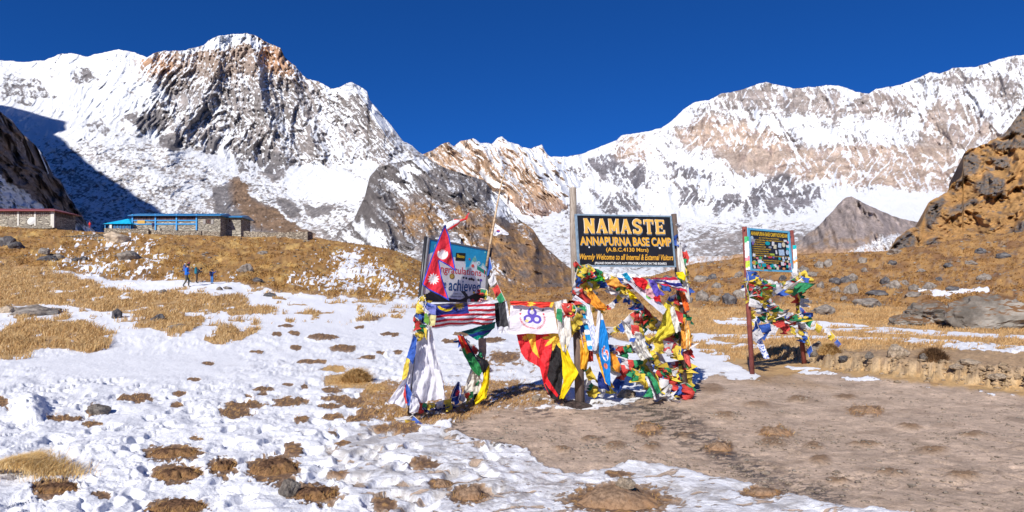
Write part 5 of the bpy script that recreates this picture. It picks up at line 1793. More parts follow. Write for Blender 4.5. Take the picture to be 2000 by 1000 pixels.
def malaysia(S, T):
    c = np.zeros(S.shape + (3,)) + np.array((0.78, 0.78, 0.84))
    st = (T * 10 + 0.9 * np.sin(S * 3.2 + 0.4) * T).astype(int)
    c[(st % 2) == 1] = (0.62, 0.03, 0.05)
    can = (S < 0.60) & (T < 0.46)
    c[can] = (0.03, 0.04, 0.24)
    c[(S < 0.60) & (T < 0.09)] = (0.10, 0.10, 0.2)
    x, y = (S - 0.27) * 2.2, T - 0.10
    c[(np.hypot(x, y * 1.1) < 0.26) & (np.hypot(x - 0.05, (y + 0.09) * 1.1) > 0.245) & (T > 0.09) & can] = (0.82, 0.6, 0.02)
    c[star(S * 2.2, T, 0.47 * 2.2, 0.12, 0.09, 0.2, 11) & (T > 0.02)] = (0.30, 0.20, 0.02)
    return c


drape('malaysia_flag', [(834, 594), (838, 612), (846, 628), (842, 641)], [(965, 588), (967, 605), (968, 622), (960, 632)], 8.75, 9.75, paint_mat('cloth'), 190, 110, 2.6, 0.035, 11, malaysia, skew=0.5,
      label='Malaysian flag with red and white stripes strung below the congratulations board', cat='flag')
drape('american_flag_scrap', [(938, 582), (930, 592)], [(962, 590), (966, 600)], 9.6, 9.75, paint_mat('cloth'), 60, 24, 2, 0.02, 9, lambda S, T: np.where((((S * 16).astype(int) % 2) == 0)[..., None], np.array((0.6, 0.03, 0.05)), np.array((0.78, 0.78, 0.8))),
      label='small red and white striped cloth above the end of the Malaysian flag', cat='flag')
drape('scarf', [(900, 648), (912, 652), (930, 664)], [(968, 628), (966, 640), (950, 656)], 9.4, 9.85, paint_mat('cloth'), 40, 36, 2, 0.03, 12,
      lambda S, T: np.where((T < 0.45)[..., None], np.array((0.01, 0.16, 0.12)), np.where((T < 0.72)[..., None], np.array((0.01, 0.03, 0.2)), np.array((0.0, 0.32, 0.22)))),
      label='navy and teal banded cloth peeping out under the Malaysian flag', cat='cloth')
drape('black_banner', [(964, 592), (966, 618), (973, 650)], [(990, 588), (994, 615), (1000, 652)], 9.9, 10.0, paint_mat('cloth'), 40, 60, 2.5, 0.02, 13,
      lambda S, T: np.where(((T > 0.78) | (S > 0.86))[..., None], np.array((0.70, 0.72, 0.80)), np.where(((S < 0.35) & (T < 0.6))[..., None], np.array((0.01, 0.01, 0.012)), np.array((0.05, 0.05, 0.06)))),
      label='black cloth banner with a pale hem beside the Malaysian flag', cat='banner')


def knot(S, T):
    c = np.zeros(S.shape + (3,)) + np.array((0.74, 0.70, 0.76))
    x, y = (S - 0.5) * 95, (T - 0.42) * 66
    col = np.array((0.13, 0.09, 0.48))
    for cx, cy, r in ((0, -12, 7.5), (-8.5, 4, 7.5), (8.5, 4, 7.5)):
        rr_ = np.hypot(x - cx, y - cy)
        c[np.abs(rr_ - r) < 2.6] = col
    c[np.hypot(x + 12, y - 9) < 3.6] = (0.85, 0.68, 0.25)
    c[np.hypot(x - 0, y + 19) < 3.0] = (0.85, 0.68, 0.25)
    a = np.arctan2(y, x)
    r = np.hypot(x, y * 1.0)
    txt = (np.abs(r - 25.5) < 2.0) & (a > -0.15) & (a < 3.29) & (fbm(a * 16, r * 0.9, 2, 5) > -0.03) & ~((a > 1.35) & (a < 1.45))
    c[txt] = (0.62, 0.06, 0.10)
    c[(np.hypot(x + 25, y + 8) < 2.3) | (np.hypot(x - 24, y + 8) < 2.3)] = (0.62, 0.06, 0.10)
    for sx in (-1, 1):
        c[(np.abs(x - sx * 24 + (y + 17) * 0.3) < 0.9 + 0.6 * (np.abs(y + 17) < 1.5) * 3) & (np.abs(y + 17) < 3.5)] = (0.1, 0.08, 0.1)
    return c


drape('white_emblem_flag', [(997, 596), (995, 620), (996, 652)], [(1080, 597), (1084, 618), (1091, 652)], 9.75, 9.85, paint_mat('cloth'), 170, 130, 2.0, 0.012, 14, knot, edge=0.8,
      label='white flag with a violet knot emblem over a curve of red writing', cat='flag')


def redroll(S, T):
    c = np.zeros(S.shape + (3,)) + np.array((0.72, 0.05, 0.035))
    c[star(S * 8, T, 3.9, 0.45, 0.25, 0.85, 7)] = (0.85, 0.55, 0.06)
    c[S > 0.93] = (0.85, 0.5, 0.05)
    return c


drape('rolled_red_flag', [(996, 588), (997, 594)], [(1082, 590), (1078, 602)], 9.66, 9.78, paint_mat('cloth'), 70, 16, 3, 0.02, 15, redroll, edge=1.5,
      label='red and gold flag rolled up along the top of the white flag', cat='flag')
sar = [(1008, 650), (1094, 650), (1098, 680), (1104, 712), (1096, 760), (1086, 782), (1076, 778), (1062, 752), (1054, 718), (1048, 714), (1026, 702), (1018, 690), (1012, 668)]


def sarawak(x, y):
    c = np.zeros(x.shape + (3,)) + np.array((0.72, 0.035, 0.045))
    k = inside_poly(x, y, [(1082, 660), (1100, 650), (1110, 760), (1082, 790), (1064, 752), (1070, 725)])
    c[k] = (0.022, 0.02, 0.022)
    c[inside_poly(x, y, [(1026, 650), (1046, 650), (1046, 672), (1054, 700), (1040, 686), (1034, 668)])] = (0.86, 0.52, 0.06)
    c[inside_poly(x, y, [(1053, 699), (1064, 716), (1070, 740), (1092, 774), (1088, 776), (1070, 756), (1060, 740)])] = (0.75, 0.02, 0.03)
    c[star(x, y, 1084, 660, 9, 26, 9, 0.35) & (y > 650)] = (0.86, 0.52, 0.06)
    c[star(x, y, 1026, 660, 2, 7, 7)] = (0.86, 0.52, 0.06)
    return c


cut_cloth('sarawak_flag', sar, lambda x, y: 9.95 + 0 * x, 0.55, sarawak, (22, 0.035), 6, label='red and black flag with a yellow star hanging nearly to the ground', cat='flag')
drape('yellow_cloth', [(1094, 672), (1098, 710), (1100, 745), (1092, 779)], [(1104, 672), (1115, 700), (1130, 728), (1102, 778)], 9.8, 9.7, cloth_mat('bright_yellow', (0.88, 0.66, 0.01)), 24, 40, 1.6, 0.05, 16,
      label='bright yellow cloth tail between the red flag and the wooden post', cat='cloth')
drape('white_khata', [(1083, 590), (1088, 618), (1090, 650), (1098, 684)], [(1106, 584), (1112, 612), (1117, 655), (1106, 690)], 9.7, 9.7, cloth_mat('khata_white', (0.76, 0.74, 0.70)), 26, 40, 2.4, 0.06, 17,
      label='bunched white silk scarf tied beside the white emblem flag', cat='scarf')
drape('green_flag', [(1088, 602), (1086, 620)], [(1098, 604), (1098, 632)], 9.6, 9.6, cloth_mat('green', GREEN, True), 10, 14, 1, 0.02, 18, label='single green prayer flag lying on the bunched white scarf', cat='prayer flag')

# left sign, hanging cloths
drape('white_scarf', [(815, 640), (812, 690), (806, 740), (802, 790)], [(842, 632), (852, 690), (866, 740), (869, 778)], 8.8, 8.9, cloth_mat('khata_white2', (0.74, 0.73, 0.80)), 34, 50, 3.2, 0.06, 19,
      label='long white scarf hanging from the left post of the congratulations board', cat='scarf')
drape('white_scarf', [(806, 650), (798, 700), (786, 745), (757, 785)], [(814, 660), (808, 705), (802, 760), (792, 797)], 8.7, 8.75, cloth_mat('khata_white2', (0.74, 0.73, 0.80)), 22, 40, 1.5, 0.06, 20,
      label='white scarf trailing down to the ground left of the black post', cat='scarf')
drape('white_banner', [(846, 720), (852, 750), (862, 776)], [(858, 722), (864, 748), (868, 774)], 8.65, 8.65, cloth_mat('stiff_white', (0.78, 0.77, 0.78)), 8, 20, 1, 0.01, 21, label='narrow stiff white strip on the long white scarf', cat='banner')
drape('blue_cloth', [(808, 655), (800, 680), (794, 698)], [(814, 660), (812, 690), (806, 712)], 8.62, 8.62, cloth_mat('blue', BLUE, True), 12, 20, 1, 0.03, 22, label='blue prayer flag high on the trailing white scarf', cat='prayer flag')
drape('yellow_flag', [(794, 698), (788, 720), (785, 742)], [(800, 702), (798, 725), (793, 740)], 8.6, 8.6, cloth_mat('yellow', YELLOW, True), 10, 18, 1, 0.02, 23, label='yellow prayer flag on the trailing white scarf', cat='prayer flag')
drape('red_strip', [(791, 752), (788, 770), (792, 788)], [(795, 752), (793, 770), (796, 788)], 8.6, 8.6, cloth_mat('red', RED, True), 6, 14, 1, 0.02, 24, label='narrow red strip low beside the left black post', cat='cloth')
drape('blue_drape', [(793, 745), (792, 765), (795, 790)], [(801, 760), (806, 775), (806, 796)], 8.58, 8.6, cloth_mat('blue', BLUE, True), 10, 18, 1.5, 0.03, 25, label='blue prayer flag low on the left black post', cat='prayer flag')
drape('pale_cloth', [(803, 772), (800, 795), (799, 806)], [(815, 778), (820, 792), (816, 806)], 8.55, 8.6, cloth_mat('khata_white2', (0.74, 0.73, 0.80)), 12, 16, 2, 0.03, 26, label='crumpled pale cloth at the foot of the left black post', cat='cloth')


def navyscarf(S, T):
    c = np.zeros(S.shape + (3,)) + np.array((0.02, 0.03, 0.14))
    c[(np.abs(T - 0.55) < 0.16) & (fbm(S * 22, T * 4, 2, 7) > 0.12)] = (0.7, 0.7, 0.75)
    c[(T < 0.12)] = (0.5, 0.52, 0.6)
    return c


drape('navy_scarf', [(822, 790), (826, 804)], [(884, 788), (892, 798)], 8.9, 9.4, paint_mat('cloth'), 90, 22, 3, 0.05, 27, navyscarf, label='navy printed scarf lying low between the feet of the congratulations board', cat='scarf')
drape('navy_pennant', [(894, 745), (884, 762), (876, 785)], [(898, 746), (902, 765), (899, 782)], 9.4, 9.45, paint_mat('cloth'), 40, 50, 1, 0.03, 28,
      lambda S, T: np.where(((np.abs(S - 0.14) < 0.06) | (np.abs(S - 0.86) < 0.05))[..., None], np.array((0.6, 0.6, 0.7)), np.where((np.hypot(S - 0.6, (T - 0.6)) < 0.17)[..., None], np.array((0.55, 0.05, 0.08)), np.array((0.02, 0.035, 0.17)))),
      label='navy pennant with white edging standing among the lower flags', cat='flag')
drape('cream_scarf', [(922, 716), (912, 742), (905, 768)], [(936, 722), (940, 745), (938, 770)], 9.8, 9.9, cloth_mat('cream', (0.70, 0.66, 0.60)), 22, 30, 2.2, 0.05, 29, label='cream cloth tied around the right post of the congratulations board', cat='scarf')
drape('green_red_scarf', [(893, 655), (905, 690), (920, 720), (934, 735)], [(905, 656), (922, 684), (938, 708), (946, 724)], 9.7, 9.85, paint_mat('cloth'), 44, 60, 1.4, 0.04, 30,
      lambda S, T: np.select([((S < 0.3) & (T > 0.3))[..., None], (S > 0.86)[..., None], ((S > 0.3) & (T > 0.45))[..., None], (np.abs(S - 0.4) < 0.08)[..., None]],
                             [np.array((0.04, 0.30, 0.08)), np.array((0.02, 0.02, 0.05)), np.array((0.03, 0.22, 0.07)), np.array((0.7, 0.2, 0.03))], np.array((0.68, 0.03, 0.02))),
      label='red and green patterned scarf running down to the right post', cat='scarf')
drape('yellow_scarf', [(945, 710), (944, 740), (936, 765), (926, 782)], [(957, 712), (956, 745), (950, 778), (930, 792)], 9.75, 9.8, cloth_mat('bright_yellow', (0.88, 0.66, 0.01)), 22, 36, 1.8, 0.06, 31, label='yellow sash around the foot of the right black post', cat='scarf')
drape('black_cloth', [(926, 690), (938, 706), (940, 722)], [(944, 700), (956, 710), (944, 732)], 9.7, 9.75, cloth_mat('blackish', (0.02, 0.02, 0.025)), 14, 16, 1.4, 0.04, 32, label='black cloth knotted above the yellow sash', cat='cloth')
drape('tan_cloth', [(934, 662), (935, 690), (938, 712)], [(950, 660), (950, 690), (946, 712)], 9.95, 9.98, cloth_mat('faded_tan', (0.42, 0.30, 0.24)), 14, 24, 2, 0.04, 33, label='faded tan cloth hanging behind the red and green scarf', cat='cloth')
drape('violet_flag', [(832, 590), (833, 614)], [(852, 596), (851, 616)], 8.62, 8.66, cloth_mat('lilac_blue', (0.22, 0.25, 0.62)), 12, 14, 1, 0.015, 34, label='lilac blue flag over the left end of the Malaysian flag', cat='flag')
drape('pale_yellow_flag', [(835, 614), (838, 636)], [(852, 616), (849, 637)], 8.6, 8.64, cloth_mat('pale_yellow', (0.78, 0.70, 0.33)), 10, 12, 1, 0.015, 35, label='pale yellow flag below the lilac blue one', cat='flag')
drape('leaf_green_flag', [(829, 612), (828, 628), (834, 634)], [(836, 612), (838, 628), (836, 636)], 8.57, 8.58, cloth_mat('leaf_green', (0.16, 0.34, 0.05)), 8, 12, 1, 0.01, 36, label='small leaf green flag left of the pale yellow flag', cat='flag')
drape('yellow_flag', [(827, 640), (830, 655)], [(834, 642), (833, 664)], 8.6, 8.6, cloth_mat('yellow', YELLOW, True), 8, 12, 1, 0.01, 37, label='small yellow flag at the top of the long white scarf', cat='prayer flag')

# main sign, hanging cloths
def blue_banner(S, T):
    c = np.zeros(S.shape + (3,)) + np.array((0.01, 0.22, 0.62))
    n = fbm(S * 5, T * 16, 3, 47)
    c[(np.hypot((S - 0.55) / 0.33, (T - 0.56) / 0.11) < 1) & (n > -0.02)] = (0.75, 0.75, 0.78)
    c[(np.hypot((S - 0.55) / 0.28, (T - 0.56) / 0.09) < 1) & (n > 0.10)] = (0.72, 0.12, 0.06)
    c[np.hypot((S - 0.5) / 0.22, (T - 0.74) / 0.04) < 1] = (0.75, 0.2, 0.1)
    c[T < 0.09] = (0.78, 0.78, 0.8)
    return c


drape('blue_banner', [(1171, 612), (1168, 650), (1170, 690), (1182, 745)], [(1176, 612), (1186, 650), (1192, 700), (1193, 756)], 9.75, 9.8, paint_mat('cloth'), 50, 130, 0.8, 0.03, 41, blue_banner,
      label='long bright blue banner with a red and white logo hanging from the welcome sign', cat='banner')
drape('white_streamer', [(1168, 606), (1164, 640), (1160, 684)], [(1173, 608), (1171, 645), (1166, 685)], 9.72, 9.74, cloth_mat('stiff_white', (0.78, 0.77, 0.78)), 8, 26, 1, 0.015, 42, label='white strip hanging along the left edge of the blue banner', cat='banner')
drape('striped_scarf', [(1117, 585), (1140, 600), (1150, 640), (1158, 684)], [(1124, 576), (1152, 596), (1162, 640), (1166, 680)], 9.8, 9.76, paint_mat('cloth'), 40, 70, 1.2, 0.03, 43,
      lambda S, T: np.where(((T > 0.6) & ((((S * 3 + T * 14) % 1)) < 0.3))[..., None], np.array((0.05, 0.12, 0.45)), np.array((0.74, 0.76, 0.84))), label='white scarf with wavy blue stripes left of the blue banner', cat='scarf')
drape('blue_white_flag', [(1136, 612), (1142, 650), (1148, 682)], [(1144, 612), (1152, 650), (1158, 684)], 9.85, 9.85, paint_mat('cloth'), 16, 60, 1, 0.02, 44,
      lambda S, T: np.where((((T * 3.4) % 1) < 0.55)[..., None], np.array((0.02, 0.30, 0.62)), np.array((0.75, 0.77, 0.8))), label='narrow blue and white flag behind the wavy striped scarf', cat='flag')
drape('orange_khata', [(1143, 560), (1150, 590), (1165, 604), (1182, 606)], [(1146, 556), (1160, 572), (1174, 590), (1186, 600)], 9.95, 10.1, cloth_mat('orange', ORANGE), 22, 34, 1.8, 0.05, 45, label='orange silk scarf slung from the wooden post', cat='scarf')
drape('orange_khata', [(1130, 640), (1133, 680), (1134, 720)], [(1142, 650), (1150, 690), (1146, 722)], 9.9, 9.9, cloth_mat('orange_yellow', (0.85, 0.45, 0.04)), 18, 34, 2, 0.05, 46, label='orange yellow scarf hanging down beside the dark post', cat='scarf')
drape('orange_cloth', [(1192, 690), (1196, 715), (1202, 725)], [(1202, 692), (1212, 712), (1210, 728)], 9.9, 9.95, cloth_mat('orange', ORANGE), 14, 18, 1.4, 0.04, 47, label='crumpled orange cloth right of the blue banner', cat='cloth')
drape('golden_cloth', [(1163, 690), (1172, 720), (1182, 748)], [(1172, 692), (1180, 722), (1200, 758)], 9.92, 9.92, cloth_mat('orange_yellow', (0.85, 0.45, 0.04)), 14, 30, 1.6, 0.04, 48, label='golden cloth strip behind the foot of the blue banner', cat='cloth')
drape('navy_cloth', [(1170, 725), (1166, 745), (1170, 758)], [(1174, 728), (1186, 748), (1192, 764)], 10.1, 10.1, cloth_mat('navy', (0.02, 0.04, 0.22)), 16, 20, 1.6, 0.05, 49, label='navy cloth near the ground behind the blue banner', cat='cloth')
drape('white_banner', [(1218, 543), (1240, 566), (1268, 592), (1295, 614)], [(1226, 538), (1252, 556), (1280, 580), (1302, 604)], 10.05, 10.3, paint_mat('cloth'), 30, 110, 0.5, 0.02, 50,
      lambda S, T: np.where(((np.abs(S - 0.45) < 0.16) & (T > 0.16) & (T < 0.42) & (((T * 34) % 1) < 0.42))[..., None], np.array((0.04, 0.04, 0.06)), np.where((np.hypot((S - 0.5) * 1.2, (T - 0.58) * 5) < 0.3)[..., None], np.array((0.2, 0.55, 0.15)), np.array((0.74, 0.75, 0.82)))),
      label='long white banner stretched diagonally under the welcome board', cat='banner')
drape('green_scarf', [(1137, 545), (1145, 548)], [(1178, 540), (1181, 550)], 9.9, 10.05, cloth_mat('vivid_green', (0.08, 0.48, 0.04)), 24, 12, 2, 0.06, 51, edge=3.0, label='vivid green cloth bunched under the left corner of the welcome board', cat='cloth')
drape('green_scarf', [(1138, 543), (1140, 550)], [(1163, 534), (1180, 549)], 9.95, 10.0, cloth_mat('vivid_green', (0.08, 0.48, 0.04)), 20, 12, 2, 0.06, 52, edge=3.0, label='upper fold of vivid green cloth beside the wooden post', cat='cloth')
drape('orange_flag', [(1182, 548), (1186, 556), (1202, 560)], [(1205, 542), (1216, 556), (1230, 561)], 9.95, 10.1, cloth_mat('light_orange', (0.85, 0.42, 0.08)), 20, 14, 1.4, 0.06, 53, label='light orange cloth below the middle of the welcome board', cat='cloth')
drape('cyan_flag', [(1213, 536), (1228, 548)], [(1224, 532), (1234, 546)], 10.0, 10.1, cloth_mat('cyan', (0.02, 0.36, 0.58)), 10, 12, 1, 0.03, 54, label='cyan flag at the upper end of the diagonal white banner', cat='flag')
drape('red_cloth', [(1234, 541), (1242, 556), (1258, 566)], [(1258, 543), (1266, 552), (1262, 562)], 10.1, 10.2, cloth_mat('crimson', (0.68, 0.02, 0.03)), 20, 18, 2, 0.06, 55, label='crimson cloth puffed out beside the diagonal white banner', cat='cloth')


def thai(S, T):
    c = np.zeros(S.shape + (3,)) + np.array((0.62, 0.03, 0.08))
    t_ = T + 0.06 * np.sin(S * 7)
    c[(t_ > 0.2) & (t_ < 0.8)] = (0.78, 0.76, 0.8)
    c[(t_ > 0.38) & (t_ < 0.66)] = (0.04, 0.05, 0.32)
    return c


drape('thai_flag', [(1270, 543), (1284, 553)], [(1322, 541), (1343, 572)], 10.2, 10.55, paint_mat('cloth'), 80, 60, 2, 0.06, 56, thai, edge=2.5, label='red, white and blue striped Thai flag blowing under the right corner of the board', cat='flag')
drape('violet_scarf', [(1266, 545), (1272, 562), (1280, 578)], [(1280, 548), (1288, 566), (1298, 576)], 10.15, 10.2, cloth_mat('violet', (0.14, 0.10, 0.50)), 14, 26, 1.6, 0.04, 57, label='violet scarf hanging left of the Thai flag', cat='scarf')
drape('pink_cloth', [(1260, 566), (1262, 576), (1272, 582)], [(1270, 562), (1276, 570), (1280, 584)], 10.15, 10.2, cloth_mat('pale_pink', (0.75, 0.42, 0.46)), 12, 14, 1.6, 0.04, 58, label='pale pink cloth below the violet scarf', cat='cloth')
drape('red_flag', [(1276, 580), (1278, 586)], [(1288, 576), (1292, 592)], 10.1, 10.2, cloth_mat('crimson', (0.68, 0.02, 0.03)), 10, 12, 1, 0.03, 59, label='small crimson flag above the end of the diagonal banner', cat='flag')
drape('yellow_flag', [(1224, 562), (1230, 585)], [(1238, 575), (1244, 582)], 10.0, 10.1, cloth_mat('bright_yellow', (0.88, 0.66, 0.01)), 12, 16, 1.4, 0.05, 60, label='bright yellow cloth hanging under the light orange one', cat='cloth')
drape('white_sack', [(1212, 624), (1222, 650), (1236, 680), (1252, 704)], [(1228, 634), (1254, 652), (1264, 680), (1274, 696)], 10.0, 10.0, cloth_mat('sack_white', (0.74, 0.73, 0.70)), 30, 44, 1.3, 0.11, 61, label='puffed white cloth sack hanging in the middle of the flags', cat='cloth')
drape('blue_patch', [(1232, 660), (1228, 666)], [(1242, 660), (1238, 669)], 9.82, 9.82, cloth_mat('blue', BLUE), 6, 6, 1, 0.004, 62, edge=0.2, label='small blue patch on the puffed white sack', cat='patch')
drape('red_flag', [(1232, 634), (1234, 652)], [(1248, 636), (1250, 654)], 9.9, 9.92, cloth_mat('red', RED, True), 10, 12, 1, 0.02, 63, label='red prayer flag above the puffed white sack', cat='prayer flag')
drape('yellow_hanging_scarf', [(1298, 590), (1292, 630), (1280, 655), (1270, 668)], [(1310, 596), (1322, 630), (1318, 650), (1290, 666)], 10.3, 10.35, cloth_mat('olive_yellow', (0.68, 0.58, 0.06)), 26, 40, 2.2, 0.07, 64, label='olive yellow cloth slung across the right half of the flags', cat='cloth')
drape('white_scarf', [(1308, 600), (1312, 625), (1320, 650)], [(1315, 598), (1324, 622), (1330, 646)], 10.25, 10.3, cloth_mat('khata_white', (0.76, 0.74, 0.70)), 14, 30, 1.4, 0.05, 65, label='white scarf hanging over the olive yellow cloth', cat='scarf')
drape('red_flag', [(1316, 604), (1320, 622)], [(1334, 612), (1334, 634)], 10.35, 10.4, cloth_mat('red', RED, True), 10, 12, 1, 0.03, 66, label='red flag on the right post at the height of the olive yellow cloth', cat='flag')
drape('orange_striped_khata', [(1335, 620), (1330, 645), (1330, 680)], [(1342, 626), (1350, 655), (1350, 684)], 10.6, 10.7, paint_mat('cloth'), 40, 50, 1.8, 0.05, 67,
      lambda S, T: np.where(((np.abs(S - 0.55) < 0.08) | (np.abs(S - 0.8) < 0.05))[..., None], np.array((0.8, 0.6, 0.3)), np.array((0.85, 0.38, 0.06))), label='orange striped scarf at the right post', cat='scarf')
drape('orange_flame_scarf', [(1326, 570), (1332, 590), (1338, 608)], [(1338, 572), (1344, 592), (1347, 606)], 10.7, 10.75, cloth_mat('flame', (0.80, 0.16, 0.03)), 14, 24, 1.8, 0.05, 68, label='flame orange scarf below the end of the Thai flag', cat='scarf')
drape('white_khata', [(1322, 470), (1324, 520), (1334, 555), (1342, 590)], [(1330, 478), (1338, 525), (1344, 556), (1348, 586)], 10.75, 10.78, cloth_mat('khata_white', (0.76, 0.74, 0.70)), 14, 44, 1.6, 0.05, 69, label='white scarf streaming down the right post of the welcome sign', cat='scarf')
drape('yellow_flag', [(1320, 532), (1324, 542), (1334, 546)], [(1334, 530), (1340, 540), (1338, 550)], 10.6, 10.65, cloth_mat('bright_yellow', (0.88, 0.66, 0.01)), 12, 12, 1.4, 0.04, 70, label='bright yellow flag just under the right corner of the board', cat='flag')
drape('black_white_scarf', [(1260, 735), (1268, 758), (1278, 780)], [(1270, 736), (1282, 756), (1288, 778)], 10.0, 10.0, paint_mat('cloth'), 20, 40, 1, 0.04, 71,
      lambda S, T: np.where((S < 0.42)[..., None], np.array((0.72, 0.72, 0.78)), np.array((0.04, 0.035, 0.06))), label='black and white scarf trailing to the ground below the flags', cat='scarf')
drape('green_scarf', [(1263, 728), (1274, 748), (1282, 768)], [(1270, 727), (1284, 745), (1292, 768)], 9.95, 9.95, cloth_mat('green', GREEN), 12, 30, 1.2, 0.04, 72, label='green scarf crossing the trailing black and white scarf', cat='scarf')
drape('green_cloth', [(1268, 756), (1262, 768), (1256, 775)], [(1272, 758), (1276, 770), (1274, 776)], 9.95, 9.95, cloth_mat('green', GREEN), 10, 12, 1.2, 0.03, 73, label='green cloth touching the ground left of the black and white scarf', cat='cloth')
drape('salmon_flag', [(1330, 686), (1338, 706), (1346, 716)], [(1344, 686), (1348, 700), (1350, 716)], 10.8, 10.85, cloth_mat('salmon', (0.75, 0.14, 0.12)), 12, 16, 1.2, 0.04, 74, label='salmon red cloth below the orange striped scarf', cat='cloth')
drape('red_flag', [(1278, 664), (1290, 684), (1305, 690)], [(1310, 658), (1322, 672), (1320, 690)], 10.45, 10.6, cloth_mat('faded_red', (0.68, 0.10, 0.10)), 16, 18, 1.4, 0.05, 75, label='large faded red cloth behind the white prayer flags', cat='cloth')
drape('blue_floral_scarf', [(1473, 654), (1480, 675), (1492, 700)], [(1484, 652), (1492, 672), (1503, 701)], 14.3, 14.4, paint_mat('cloth'), 30, 90, 0.8, 0.03, 76,
      lambda S, T: np.where((fbm(S * 3.5, T * 14, 2, 33) > 0.12)[..., None], np.array((0.10, 0.18, 0.55)), np.array((0.74, 0.76, 0.84))), label='white scarf with blue flowers hanging under the sticker board', cat='scarf')
drape('white_prayer_flag', [(1500, 630), (1493, 650)], [(1520, 640), (1514, 656)], 14.6, 14.7, cloth_mat('white', WHITE, True), 12, 12, 1, 0.03, 77, label='large white prayer flag below the sticker board', cat='prayer flag')
drape('red_prayer_flag', [(1508, 630), (1519, 640)], [(1530, 624), (1534, 638)], 14.7, 14.8, cloth_mat('red', RED, True), 12, 12, 1, 0.03, 78, label='large red prayer flag beside the white one below the sticker board', cat='prayer flag')

